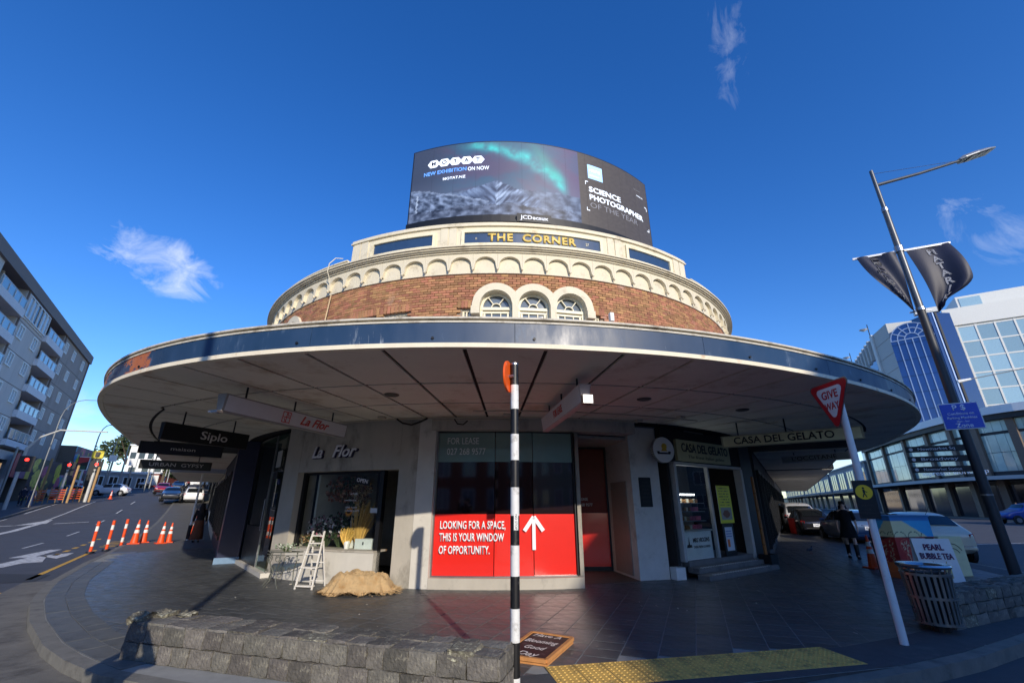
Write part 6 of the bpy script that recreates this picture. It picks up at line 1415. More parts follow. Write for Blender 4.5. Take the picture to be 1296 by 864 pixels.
# parapet of the low shop: white shop front with frames
def simple(label, p, q, h, depth, wallm, z0=None, rows=(), name='building', roofm='apt_roof', group=None, flat=True, gm='far_glass_dark', fm='white', extra=None):
    fr = FB(p, q); b = min(H(*p), H(*q)) if z0 is None else z0; t = bthing(name, label, fr, b); fr.rel(t); 
    if group: t['group'] = group
    fr.part('wall', wallm, t, 0, fr.L, b - 2, b + h, -depth, 0); fr.part('roof', roofm, t, -.25, fr.L + .25, b + h, b + h + .3, -depth - .2, .25)
    for (zz, hh, n, w, mull) in rows:
        for i in range(n): window(t, fr, fr.L * (i + .5) / n, b + zz, w, hh, min(.12, w * .08), mull, gm, fm, d=.03)
    if extra: extra(fr, t, b)
    return fr, t, b
mat('wall_white', (222, 220, 212), .75, var=.06); mat('wall_cream', (214, 204, 178), .75, var=.06); mat('wall_brick', (150, 76, 56), .85, var=.12); mat('wall_grey', (150, 152, 154), .75, var=.06); mat('row_shade_grey', (128, 132, 138), .75, var=.08); mat('wall_dark', (62, 64, 68), .7, var=.1); mat('roof_red', (140, 72, 54), .8, var=.1); mat('roof_white', (214, 216, 218), .6, var=.05); mat('wall_tan', (186, 170, 146), .8, var=.06)  # the far shop row's shade is mixed into its grey wall colour
simple('low white petrol station kiosk with a flat canopy beyond the mural', (-74, 74), (-70.5, 88), 3.6, 8, 'wall_grey', rows=((1, 2, 6, 1.6, (0,)),), roofm='roof_white')
simple('two storey brick and white building with a band of windows up the left street', (-80.5, 90), (-71.5, 92), 5.6, 10, 'wall_brick', z0=1.6, rows=((3.7, 1.3, 7, 1.15, (0,)), (1.3, 1.4, 3, 1.2, (0,))), roofm='roof_white', extra=lambda fr, t, b: (fr.part('white_band', 'wall_white', t, 0, fr.L, b + 3.4, b + 5.3, .0, .02), fr.part('shop_sign', 'wall_white', t, 3, 8, b + 2.9, b + 3.3, .03, .2)))
simple('white two storey building with a long window band behind the brick one', (-96, 112), (-74, 118), 9.5, 12, 'wall_white', rows=((6.2, 1.8, 12, 1.5, ()), (2.6, 1.8, 8, 1.6, ())), roofm='roof_white')
simple('grey warehouse with a long white roof left of the brick building', (-92, 84), (-81.5, 89), 5.0, 8, 'wall_grey', z0=1.2, rows=((2.2, 1.1, 6, 1.4, ()),), roofm='roof_white')
hb = [('cream blank gable building halfway up the hill', (-74, 112), (-69, 114), 12.5, 'wall_cream', 2), ('tall pale grey building behind the cream gable', (-82, 134), (-74, 137), 14, 'wall_grey', 3), ('white shop building further up the left street', (-72, 118), (-80, 140), 8, 'wall_white', 2), ('small white building with dark windows near the hill top', (-86, 150), (-92, 172), 8, 'wall_white', 2), ('grey shop row near the top of the street', (-95, 178), (-104, 205), 9, 'wall_grey', 2), ('cream block closing the view at the hill top', (-112, 232), (-98, 236), 10, 'wall_cream', 2), ('blue glass shop on the hill', (-90, 215), (-84, 222), 9, 'wall_grey', 2), ('white house at the top of the right side of the hill', (-74, 196), (-62, 176), 8, 'wall_white', 2)]
for i, (lab, p, q, h, m_, r_) in enumerate(hb):
    n = max(2, int((Vector(q) - Vector(p)).length / 3)); simple(lab, p, q, h, 8, m_, rows=[(1.2 + 3 * k, 1.6, n, 1.5, (0,)) for k in range(r_)] if 'blank' not in lab else (), roofm='roof_white' if i % 2 else 'apt_roof')
# ---------------- the wing along our side of the left street
f3 = FB((-8.75, 14.35), (-8.75 - .558 * 15, 14.35 + .83 * 15))
# seen from the footpath it reads right to left, so the frontage runs back to front
def wing(label, s0, s1, h, wallm, canz, cand, canm, n):
    p = (-8.75 - .558 * s1, 14.35 + .83 * s1); q = (-8.75 - .558 * s0, 14.35 + .83 * s0)
    fr = FB(p, q); b = H(*p) * .5 + H(*q) * .5; t = bthing('shop_building', label, fr, b); fr.rel(t); t['group'] = 'shops along our side of the left street'
    fr.n = -Vector((fr.u.y, -fr.u.x, 0)) if Vector((fr.u.y, -fr.u.x, 0)).dot(Vector((-.83, -.558, 0))) < 0 else fr.n
    fr.part('wall', wallm, t, 0, fr.L, b - 1, b + h, -7, 0); fr.part('roof', 'apt_roof', t, 0, fr.L, b + h, b + h + .3, -7, .2)
    fr.part('verandah', canm, t, .05, fr.L - .05, b + canz, b + canz + .38, .01, cand); fr.part('verandah_lining', 'soffit', t, .1, fr.L - .1, b + canz - .03, b + canz - .002, .05, cand - .05)
    for i in range(n): a = fr.L * (i + .5) / n; window(t, fr, a, b + .5, fr.L / n * .8, 2.1, .08, (0,), 'far_glass_dark', 'dark_metal', d=.03, name='shop_window')
    return t
wing('dark shopfront with verandah directly beyond the navy pillar', .6, 9, 6, 'wall_dark', 3.15, 2.3, 'wall_dark', 3)
wing('pale shopfront with white verandah further along the left footpath', 9.2, 20, 5.5, 'wall_cream', 2.9, 2.2, 'wall_grey', 4)
wing('white shop with dark verandah on the left footpath', 20.2, 36, 6, 'wall_white', 3.1, 2.4, 'wall_dark', 5)
wing('cream shops higher up the left footpath', 36.5, 70, 6.5, 'wall_cream', 3.0, 2.6, 'wall_white', 8)
wing('farthest shops on our side of the left street', 71, 120, 6.5, 'wall_grey', 3.0, 2.6, 'wall_white', 9)
hs_ = thing('hanging_shop_sign', 'black square hanging shop sign with an orange line on the left footpath', 'sign', (-11.6, 20.3, 2.15 + H(-11.6, 20.3)), rad(-60)); g = G(); g.box((0, 0, 0), (.9, .06, .7)); g.obj('board', fb, hs_); g = G(); g.box((0, -.035, -.18), (.6, .01, .05)); g.obj('stripe', co_, hs_)
g = G(); g.bar((-.3, 0, .35), (-.3, 0, .95), .02); g.bar((.3, 0, .35), (.3, 0, .95), .02); g.obj('hanger_rods', fb, hs_)
# ---------------- the wing along the right street
RD = Vector((.515, .857)); RP = Vector((7.25, 13.6))
def rwing(label, s0, s1, h, wallm, canz, cand, canm, n):
    p = RP + RD * s0; q = RP + RD * s1; fr = FB((p.x, p.y), (q.x, q.y)); t = bthing('shop_building', label, fr, 0); fr.rel(t); t['group'] = 'shops along our side of the right street'
    fr.part('wall', wallm, t, 0, fr.L, -.5, h, -6, 0); fr.part('roof', 'apt_roof', t, 0, fr.L, h, h + .3, -6, .2)
    fr.part('verandah', canm, t, .02, fr.L - .05, canz, canz + .4, .01, cand); k = int(fr.L / .6)
    for i in range(k): fr.part('lining_board', 'soffit', t, .05 + i * fr.L / k, (i + 1) * fr.L / k - .02, canz - .03, canz - .003, .05, cand - .08)
    for i in range(n): window(t, fr, fr.L * (i + .5) / n, .3, fr.L / n * .82, 2.3, .08, (0,), 'far_glass_dark', 'dark_metal', d=.03, name='shop_window')
rwing('dark shopfront under the slatted verandah past the gelato shop', 0.9, 10, 6, 'wall_dark', 3.15, 2.6, 'wall_dark', 4)
rwing('second dark shopfront along the right footpath', 10.1, 24, 6, 'wall_dark', 3.1, 2.8, 'dark_metal', 5)
rwing('farther shops along the right footpath', 24.2, 60, 6.5, 'wall_grey', 3.2, 3.0, 'wall_dark', 8)
# ---------------- right background: office tower, arched glass tower, grey wing
def pol(hd, D): return (D * math.sin(rad(hd)), D * math.cos(rad(hd)))
mat('conc_pale', (182, 184, 182), .8, var=.05); mat('white_tile', (206, 208, 206), .6, var=.06); mat('blue_glass', (24, 58, 124), .10, var=.22, scale=.25, spec=.8, island=.06); mat('office_glass', (136, 166, 182), .10, var=.12, spec=.9, island=.2); mat('blue_dark', (20, 44, 96), .1, spec=1.0)
f5 = FB(pol(47.30, 112), pol(59.15, 122)); of = bthing('office_block', 'white gridded office block with pale blue panes at the right edge', f5); f5.rel(of)
f5.part('wall', 'conc_pale', of, 0, f5.L, -1, 36.0, -14, -.2)
cw, rh = 2.55, 2.95; nc = int(f5.L / cw); nr = 10
for i in range(nc + 1):
    a = 1.1 + i * cw
    if a < f5.L - .2: f5.part('mullion', 'white_tile', of, a - .13, a + .13, 2.6, 32.6, -.19, .02)
for j in range(nr + 1): f5.part('spandrel', 'white_tile', of, .9, f5.L, 32.3 - j * rh, 32.55 - j * rh, -.18, -.02)
f5.part('parapet_wall', 'white_tile', of, -.1, f5.L + .1, 32.8, 36.2, -.19, .12); f5.part('end_pier', 'conc_pale', of, -2.2, -.1, -1, 35.6, -10, -.3); f5.part('corner_pier', 'white_tile', of, -.1, .9, -1, 32.79, -.19, .10)
g = G(); g.box((0, 0, (rh - .26) / 2), (cw - .28, .05, rh - .27)); pm = g.mesh('pane', MATS['office_glass']); ang = math.atan2(f5.u.y, f5.u.x)
for i in range(nc - 1):
    for j in range(nr): inst(pm, 'pane', of, f5.at(1.1 + (i + .5) * cw, 32.3 - (j + 1) * rh + .26, -.10) - f5.o, (0, 0, ang))
f5.part('roof_plant', 'white_tile', of, 3.0, 13.0, 36.2, 39.0, -8, -2); f5.part('plant_glass', 'office_glass', of, 3.4, 6.4, 36.7, 38.6, -2.0, -1.9)
f6 = FB(pol(42.90, 104), pol(46.25, 104)); at_ = bthing('arched_tower', 'deep blue glass tower with a round arched top', f6); f6.rel(at_)
Wt = f6.L; r_ = Wt / 2; zc = 29.8
g = G(); pts = [f6.at(0, -1) - f6.o, f6.at(Wt, -1) - f6.o] + [f6.at(r_ + r_ * math.cos(rad(a)), zc + r_ * math.sin(rad(a))) - f6.o for a in range(0, 181, 9)]; g.slab(pts, f6.n * -9); g.obj('glass_body', MATS['blue_glass'], at_)
def tbar(a, b, w=.14): p = f6.at(a[0], a[1], .04) - f6.o; q = f6.at(b[0], b[1], .04) - f6.o; g.bar(p, q, w, .08, up=f6.n)
mat('tower_mullion', (150, 172, 206), .4, .3)
for i in range(1, 6): g = G(); a = Wt * i / 6; tbar((a, 2), (a, zc)); g.obj('mullion', MATS['tower_mullion'], at_)
for rr in (r_ * .97, r_ * .66, r_ * .33):
    g = G()
    for a in range(0, 180, 12): tbar((r_ + rr * math.cos(rad(a)), zc + rr * math.sin(rad(a))), (r_ + rr * math.cos(rad(a + 12)), zc + rr * math.sin(rad(a + 12))))
    g.obj('arch_ring', MATS['tower_mullion'], at_)
for a in (30, 60, 90, 120, 150): g = G(); tbar((r_ + r_ * .33 * math.cos(rad(a)), zc + r_ * .33 * math.sin(rad(a))), (r_ + r_ * math.cos(rad(a)), zc + r_ * math.sin(rad(a)))); g.obj('arch_spoke', MATS['tower_mullion'], at_)
g = G(); tbar((0, zc), (Wt, zc)); g.obj('transom', MATS['tower_mullion'], at_)
for z in range(5, 30, 3): g = G(); tbar((0, z), (Wt, z), .04); g.obj('transom', MATS['blue_dark'], at_)
f7 = FB(pol(46.30, 106), pol(47.75, 109)); f7.rel(at_); f7.part('side_glass', 'blue_dark', at_, 0, f7.L, -1, 34.5, -6, 0); f7.part('side_mullion', 'tower_mullion', at_, .6, .8, 2, 34.5, .01, .1); f7.part('side_mullion', 'dark_metal', at_, 1.1, 1.5, 2, 34.5, .01, .1)
g = G(); q = f7.at(f7.L * .2, 35.2, -1) - f7.o; g.box((q.x, q.y, q.z), (3.4, 1.2, .9), ang); g.obj('roof_fin', MATS['white_tile'], at_)
f8 = FB(pol(38.15, 150), pol(41.50, 112)); gw_ = bthing('grey_wing_block', 'grey office wing with blue strip glazing left of the arched tower', f8); f8.rel(gw_)
f8.part('wall', 'conc_pale', gw_, 0, f8.L, -1, 33.5, -6, 0); f8.part('glazing', 'blue_glass', gw_, 0, f8.L - .2, 2, 29.0, .01, .2)
for k in range(9): f8.part('glazing_bar', 'tower_mullion', gw_, 0, f8.L - .2, 3 + k * 3, 3.1 + k * 3, .21, .28)
for k in range(14): f8.part('roof_fin', 'conc_pale', gw_, k * f8.L / 14, k * f8.L / 14 + .9, 29.2, 33.5, .01, .5)
f9 = FB(pol(41.50, 112), pol(42.95, 105)); f9.rel(gw_)
f9.part('pier', 'conc_pale', gw_, 0, f9.L, -1, 33.8, -4, 0)
for k in range(11): f9.part('panel_joint', 'joint', gw_, 0, f9.L, 2 + k * 2.9, 2.05 + k * 2.9, .001, .03)
f9.part('corner_strip', 'white_tile', gw_, -.1, .9, 24, 33.9, .01, .3)
for hd, D in ((41.45, 110), (39.35, 130)):
    x, y = pol(hd, D); t = thing('rooftop_dish', 'small white rooftop dish and mast ' + ('on the nearer corner of the grey wing' if hd > 41 else 'at the far end of the grey wing'), 'antenna', (x, y, 33.5)); g = G(); g.tube([(0, 0, 0), (0, 0, 2.4)], .08, 6); g.obj('mast', MATS['dark_metal'], t); g = G(); g.lathe((-1.0, 0, .9), [(.1, 0), (.7, .35), (.75, .4)], 14); g.obj('dish', MATS['white'], t)
# ---------------- curved mall corner
ml = thing('shopping_mall', 'glass cornered shopping mall with a white curved roof rim across the street', 'building', (62, 58, 0)); MP = [(70, 88), (64.5, 76), (60.8, 66.5), (58.6, 59.5), (57.6, 54.5), (58.4, 49.8), (61.5, 46.0), (68, 43.5), (90, 40)]
def rb(name, A_, B_, z0, z1, m_, par=ml):
    g = G(); vs = []
    for a, b in zip(A_, B_):
        for p, z in ((a, z0), (b, z0), (b, z1), (a, z1)): vs.append((p[0] - 62, p[1] - 58, z))
    n = len(A_); g.add(vs, [(i * 4 + j, i * 4 + (j + 1) % 4, i * 4 + 4 + (j + 1) % 4, i * 4 + 4 + j) for i in range(n - 1) for j in range(4)] + [(0, 1, 2, 3), tuple((n - 1) * 4 + j for j in (3, 2, 1, 0))]); return g.obj(name, MATS[m_], par)
def fine(pl, k=4):
    out = []
    for i in range(len(pl) - 1):
        p0, p1, p2, p3 = [Vector(pl[max(0, min(len(pl) - 1, j))]) for j in (i - 1, i, i + 1, i + 2)]
        for q in range(k):
            t = q / k; out.append(tuple(.5 * ((2 * p1) + (p2 - p0) * t + (2 * p0 - 5 * p1 + 4 * p2 - p3) * t * t + (3 * p1 - p0 - 3 * p2 + p3) * t ** 3)))
    return out + [tuple(pl[-1])]
MF = fine(MP, 5)
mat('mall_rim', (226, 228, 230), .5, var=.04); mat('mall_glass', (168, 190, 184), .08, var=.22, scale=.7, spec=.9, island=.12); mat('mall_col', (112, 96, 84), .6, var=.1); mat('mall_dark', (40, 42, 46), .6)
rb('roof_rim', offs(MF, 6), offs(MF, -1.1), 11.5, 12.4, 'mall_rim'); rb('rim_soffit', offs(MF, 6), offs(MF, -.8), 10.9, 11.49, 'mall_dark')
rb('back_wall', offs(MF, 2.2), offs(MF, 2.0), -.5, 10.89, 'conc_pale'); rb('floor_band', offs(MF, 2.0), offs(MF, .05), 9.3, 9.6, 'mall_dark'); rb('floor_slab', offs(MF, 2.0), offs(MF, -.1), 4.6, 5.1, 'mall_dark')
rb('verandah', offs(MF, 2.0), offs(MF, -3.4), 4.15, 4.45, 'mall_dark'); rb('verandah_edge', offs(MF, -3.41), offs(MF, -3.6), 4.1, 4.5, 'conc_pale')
cum = 0; last = None
for i in range(len(MF) - 1):
    p, q = Vector(MF[i]), Vector(MF[i + 1]); 
    for z0, z1 in ((5.12, 7.2), (7.25, 9.28), (9.62, 10.88)):
        g = G(); d_ = (q - p) * .02; a, b = p + d_, q - d_; nn = Vector((-(q - p).y, (q - p).x)).normalized() * .04
        g.hexa([(a.x - 62, a.y - 58, z0), (b.x - 62, b.y - 58, z0), (b.x + nn.x - 62, b.y + nn.y - 58, z0), (a.x + nn.x - 62, a.y + nn.y - 58, z0), (a.x - 62, a.y - 58, z1), (b.x - 62, b.y - 58, z1), (b.x + nn.x - 62, b.y + nn.y - 58, z1), (a.x + nn.x - 62, a.y + nn.y - 58, z1)]); g.obj('pane', MATS['mall_glass'], ml)
    if i % 4 == 0: g = G(); g.box((p.x - 62, p.y - 58, 7.6), (.75, .75, 6.6), math.atan2((q - p).y, (q - p).x)); g.obj('column', MATS['mall_col'], ml)
    if i % 4 == 1: g = G(); g.box((p.x - 62, p.y - 58, 2.0), (.8, .8, 4.3), math.atan2((q - p).y, (q - p).x)); g.obj('column', MATS['mall_col'], ml)
    g = G(); a, b = p, q; g.hexa([(x[0] - 62, x[1] - 58, z) for z in (0, 3.6) for x in (a, b, b + Vector((-.0, .05)), a + Vector((0, .05)))]); g.obj('shop_glass', MATS['far_glass_dark'], ml)
txtp = Vector((58.1 - 62 - .9, 57.0 - 58, 5.7)); text('lettering', 'espresso workshop', .75, MATS['letter_white'], ml, (55.2 - 62, 56.6 - 58, 5.2), u=Vector((-.18, -1, 0)) * -1 if False else Vector((.25, -.97, 0)), ext=.03, width=7.0)
# row of shops along the far side of the right street
def shoprow(label, p, q, h, wallm, n, big=True, group=None):
    def extra(fr, t, b): fr.part('verandah', 'mall_dark', t, 0, fr.L, 3.7, 4.0, .05, 3.0); fr.part('shop_glass', 'far_glass_dark', t, .4, fr.L - .4, .2, 3.3, .02, .08); [fr.part('pier', 'wall_tan', t, fr.L * i / n - .25, fr.L * i / n + .25, 0, 3.7, .05, .4) for i in range(1, n)]
    return simple(label, p, q, h, 8, wallm, z0=0, rows=((4.7, h - 5.6, n, (Vector(q) - Vector(p)).length / n * .78, (-.17, .17)),), extra=extra, roofm='conc_pale', gm='far_glass_dark')
sr = [('white shop building with six big dark windows along the far side of the right street', (112, 176), (89, 128), 9.0, 'row_shade_grey', 6), ('pale grey shop building next to the mall with three big windows', (88, 126), (72, 92), 9.5, 'row_shade_grey', 4), ('cream low shops at the far end of the right street', (150, 252), (113, 178), 8, 'row_shade_grey', 7)]
for lab, p, q, h, m_, n in sr: shoprow(lab, p, q, h, m_, n)
simple('tall pale building closing the far end of the right street', (84, 250), (112, 256), 16, 10, 'wall_tan', rows=[(2 + 3 * k, 1.6, 7, 1.8, ()) for k in range(4)])
simple('low white building far down the right street', (56, 190), (74, 196), 7, 10, 'wall_white', rows=((3.6, 1.6, 5, 1.8, ()),))
eb = simple('grey building whose dark eaves show at the right edge', (78, 52), (96, 49), 15.8, 10, 'wall_grey', z0=0, rows=((8, 2, 5, 2, ()), (12, 2, 5, 2, ())), roofm='wall_dark')
# ---------------- buildings behind the camera: they cast the shade on the right and show in the glass
def block(label, cx0, cx1, cy0, cy1, h, wallm, face, nz_, nx_):
    t = thing('building', label, 'building', (cx0, cy0, 0)); g = G(); g.box(((cx1 - cx0) / 2, (cy1 - cy0) / 2, h / 2 - .5), (cx1 - cx0, cy1 - cy0, h + 1)); g.obj('wall', MATS[wallm], t)
    for f in face:
        fr = FB(*{'n': ((cx1, cy1), (cx0, cy1)), 'w': ((cx0, cy1), (cx0, cy0)), 'e': ((cx1, cy0), (cx1, cy1))}[f]); t['base'] = (cx0, cy0, 0)
        for k in range(nz_):
            for i in range(nx_): window(t, fr, fr.L * (i + .5) / nx_, 1.0 + (h - 1.2) * k / nz_, fr.L / nx_ * .5, (h / nz_) * .52, .1, (0,), 'far_glass', 'white', d=.03)
    return t
ex = lambda y: 15.35 - .05 * (y + 26.9)
block('four storey pale building behind the viewer on the right', 15.3, 44, -44, -14.5, 15.0, 'wall_tan', 'nw', 4, 8)
block('brown brick shops behind the viewer across the road', -17, 9, -42, -30, 8.0, 'wall_brick', 'n', 2, 9)  # unseen row added to fill the reflections in the shop glass
block('grey glass block far out of shot on the right across the road', 50, 70, 2, 24, 9.0, 'wall_grey', 'w', 3, 7)  # unseen, added to keep bright sky out of the gelato glass
block('white shops out of shot on the right across the road', 48, 66, -24, 1, 8.0, 'wall_white', 'w', 2, 8)  # also unseen and added for the gelato shop's reflections
block('white building behind the viewer on the left', -44, -18, -46, -32, 11.0, 'wall_white', 'ne', 3, 8)
t = thing('building', 'dark two storey corner shop across the left street beside the apartments, out of shot', 'building', (-33.5, 17.0, 0)); g = G(); n_ = Vector((-.83, -.558)); d_ = Vector((.558, -.83)); P0 = Vector((0, 0)); g.prism([tuple(P0), tuple(P0 + d_ * 26), tuple(P0 + d_ * 26 + n_ * 12), tuple(P0 + n_ * 12)], -.5, 11.5); g.obj('wall', MATS['wall_grey'], t)
# ---------------- trees and palm
random.seed(33)
leafs = [mat('leaf_a', (62, 76, 44), .8, var=.25, island=.35), mat('leaf_b', (74, 84, 50), .8, var=.25, island=.35)]
bark = mat('bark', (92, 78, 62), .9, var=.2)
def tree(label, loc, h, r, n=1700, ls=.5, m=0, z0=None, group=None, trunk=.35):
    z0 = H(*loc) if z0 is None else z0; t = thing('tree', label, 'tree', (loc[0], loc[1], z0), 0, group)
    g = G(); th = h * trunk; g.tube([(0, 0, 0), (.1, 0, th * .6), (0, .1, th), (.2, 0, h * .7)], [.05 * h, .038 * h, .03 * h, .01 * h], 8); 
    for k in range(6): a = k * 1.05 + random.random(); g.tube([(0, 0, th * .9), (r * .4 * math.cos(a), r * .4 * math.sin(a), th + (h - th) * .3), (r * .75 * math.cos(a), r * .75 * math.sin(a), th + (h - th) * random.uniform(.4, .7))], [.02 * h, .012 * h, .004 * h], 6)
    g.obj('trunk', bark, t); g = G(); cl = [(Vector((r * .7 * random.uniform(-1, 1), r * .7 * random.uniform(-1, 1), th + (h - th) * random.uniform(.25, .85))), r * random.uniform(.28, .5)) for _ in range(14)]
    for k in range(n):
        c_, rr = random.choice(cl); d = Vector((random.gauss(0, 1), random.gauss(0, 1), random.gauss(0, .8))).normalized() * rr * random.uniform(.5, 1.1); p = c_ + d; e = Vector((random.uniform(-1, 1), random.uniform(-1, 1), random.uniform(-1, 1))).normalized() * ls; f = e.cross(Vector((random.uniform(-1, 1), random.uniform(-1, 1), random.uniform(-1, 1)))).normalized() * ls * .6
        g.add([p - e, p + f, p + e, p - f], [(0, 1, 2, 3)])
    g.obj('crown', leafs[m], t); return t
for i, (lab, loc, h, r) in enumerate((('leafy tree rising behind the brick building roof, left one', (-104, 122), 15, 7), ('leafy tree rising behind the brick building roof, right one', (-94, 128), 14, 7), ('broad tree on the skyline above the white roofs', (-110, 150), 16, 9), ('skyline tree left of the palm', (-92, 140), 14, 7), ('small street tree by the brick building', (-65.5, 90), 4.5, 2.5), ('bushy street tree below the palm', (-62, 92), 4.5, 2.6), ('street tree halfway up the hill', (-76, 118), 6, 3), ('round tree near the hill top', (-88, 160), 8, 4), ('hill top tree on the right of the road', (-84, 190), 9, 5), ('tree at the crest behind the shops', (-100, 214), 10, 6), ('leafy tree showing beneath the left verandah', (-62, 150), 9, 5))): tree(lab, loc, h, r, m=i % 2)
tree('green street tree in front of the mall shops', (56.5, 47), 4.2, 1.7, 500, .25, 1, 0); tree('small tree by the mall kerb at the right edge', (60, 42.5), 5, 1.8, 500, .25, 0, 0)
pt = thing('palm_tree', 'tall palm tree standing above the white roofs up the left street', 'palm tree', (-67.5, 88, H(-67.5, 88))); g = G(); g.tube([(0, 0, 0), (.2, 0, 4), (0, 0, 9.2)], [.4, .3, .28], 10); g.obj('trunk', bark, pt)
for k in range(26):
    a = k * 2.4; el = random.uniform(-.7, .9); g = G(); pts = []; L_ = 3.0
    for q in range(6): s_ = q / 5; pts.append(Vector((math.cos(a) * L_ * s_ * math.cos(el * .6), math.sin(a) * L_ * s_ * math.cos(el * .6), 9.2 + L_ * s_ * math.sin(el) - 1.5 * s_ * s_)))
    sd_ = Vector((-math.sin(a), math.cos(a), 0))
    for q in range(5):
        w0, w1 = .42 * (1 - abs(q / 5 - .4)), .42 * (1 - abs((q + 1) / 5 - .4)); g.add([pts[q] - sd_ * w0 - Vector((0, 0, .15)), pts[q], pts[q + 1], pts[q + 1] - sd_ * w1 - Vector((0, 0, .15)), pts[q] + sd_ * w0 - Vector((0, 0, .15)), pts[q + 1] + sd_ * w1 - Vector((0, 0, .15))], [(0, 1, 2, 3), (1, 4, 5, 2)])
    g.obj('frond', leafs[0], pt)
# distant hills close the horizon
g = G(); n = 90; R_ = 900
vs = []
for i in range(n + 1):
    a = rad(-100 + 200 * i / n); h = 16 + 14 * nz(i * .16, 0, 3) + 10 * nz(i * .7, 2, 3) * .3
    if a > 0: h *= .55
    for r_, z in ((R_ - 120, -2), (R_, max(8, h)), (R_ + 200, max(8, h) * .9), (R_ + 400, -2)): vs.append((r_ * math.sin(a), r_ * math.cos(a), z))
g.add(vs, [(i * 4 + j, i * 4 + 4 + j, i * 4 + 5 + j, i * 4 + 1 + j) for i in range(n) for j in range(3)]); g.obj('hills', mat('hill_green', (84, 96, 84), .95, var=.3, scale=.05), kind='structure')
# ---------------- poles, lamps and signals on the left
gp = mat('galv', (150, 152, 150), .5, .5, var=.1)
def swan(label, loc, h, reach, hd, r=.09, group='street lamps up the left street'):
    z = H(*loc) - .0; t = thing('street_lamp', label, 'street lamp', (loc[0], loc[1], z), 0, group); d = Vector((math.cos(hd), math.sin(hd), 0)); g = G(); pts = [Vector((0, 0, 0)), Vector((0, 0, h * .82))] + [Vector((0, 0, h * .82)) + d * reach * .35 * (1 - math.cos(q)) + Vector((0, 0, h * .18 * math.sin(q))) for q in (.4, .8, 1.2, 1.57)] + [d * reach + Vector((0, 0, h))]
    g.tube(pts, [r, r * .8] + [r * .6] * 5, 8); g.smooth = True; g.obj('pole', gp, t); g = G(); g.tube([d * reach + Vector((0, 0, h)), d * (reach + .9) + Vector((0, 0, h))], [.09, .16], 8); g.obj('lamp_head', MATS['lamp_shell'], t)
swan('tall curved street lamp by the left shops', offp(39, 10.6), 10.0, 4.5, rad(10), .055)
swan('curved lamp beyond the red and green sign', offp(58, 10.5), 9, 2.5, rad(10)); 
for k, (s, off, h) in enumerate(((72, 10.5, 8.5), (86, 10.5, 9), (104, 10.6, 9), (130, 10.6, 9))): swan(('lamp post before the brick building', 'lamp post beside the palm', 'lamp post halfway up the hill', 'lamp post near the hill crest')[k], offp(s, off), h, 2, rad(20))
def signal(label, base, h, arm, hd, lights, group='traffic signals on the left street'):
    t = thing('traffic_signal', label, 'traffic light', (base[0], base[1], H(*base)), 0, group); d = Vector((math.cos(hd), math.sin(hd), 0)); g = G(); pts = [(0, 0, 0), (0, 0, h * .75)]
    if arm: pts += [Vector((0, 0, h * .9)) + d * arm * .12, Vector((0, 0, h)) + d * arm * .35, Vector((0, 0, h)) + d * arm]
    else: pts += [(0, 0, h)]
    g.tube(pts, [.14, .12] + [.07] * (len(pts) - 2), 8); g.smooth = True; g.obj('pole', mat('signal_pole', (196, 196, 190), .5, var=.1), t)
    for (a, z) in lights:
        c = d * a + Vector((0, 0, z)); v = Vector((-c.x - base[0], -c.y - base[1], 0)).normalized(); q = math.atan2(v.y, v.x) + math.pi / 2; bx = bpy.data.objects.new('signal_head', None)
        g = G(); g.box((c.x, c.y, c.z), (1.0, .12, 1.35), q); hd_ = g.obj('signal_head', fb, t)
        g = G()
        for k in range(3):
            g = G(); cc = c + v * .07 + Vector((0, 0, .36 - .36 * k)); g.tube([cc, cc + v * .04], .13, 14); g.obj('lens', mat('lens_red', (255, 40, 30), .4, emit=6.0, var=0) if k == 0 else mat('lens_off', (30, 34, 30), .3), hd_)
signal('traffic signal on a curved mast arm at the left edge', (-44.3, 40.6), 7.0, 5.5, rad(20), ((0.3, 3.9),)); signal('red traffic signal on its post before the mural', (-46.2, 47.0), 4.0, 0, 0, ((0, 3.3),)); signal('red traffic signal nearest the orange barriers', (-43.0, 46.6), 4.0, 0, 0, ((0, 3.3),))
for k, (x, y, h) in enumerate(((-49.5, 44.5, 5.5), (-41.5, 36.5, 4.0), (-49.0, 47.8, 4.4), (-44.2, 46.0, 3.6), (-42.6, 46.6, 3.4), (-52, 58.5, 5), (-53, 61.5, 5), (-53.5, 63.5, 4.5), (-54.5, 68, 5), (-57, 72, 5), (-59.5, 78, 5), (-62, 82, 5))):
    t = thing('sign_post', ('pale pole before the blue shopfront', 'tan pole at the near end of the left kerb', 'tan pole before the mural', 'wooden stake at the orange barrier', 'second wooden stake at the orange barrier', 'sign pole beyond the black totem, nearest', 'sign pole before the brick wall', 'sign pole just past the brick wall', 'sign pole with a white plate up the street', 'sign pole beside the bushy tree', 'sign pole among the parked cars', 'last sign pole before the hill')[k], 'post', (x, y, H(x, y)), 0, 'posts along the left street'); g = G(); g.tube([(0, 0, 0), (0, 0, h)], .10, 8); g.obj('post', gp if k == 0 or k > 4 else mat('tan_post', (176, 140, 92), .7), t)
    if k > 4 and k % 2: g = G(); g.box((0, -.1, h - .4), (.8, .05, .8), rad(30)); g.obj('plate', MATS['white'], t)
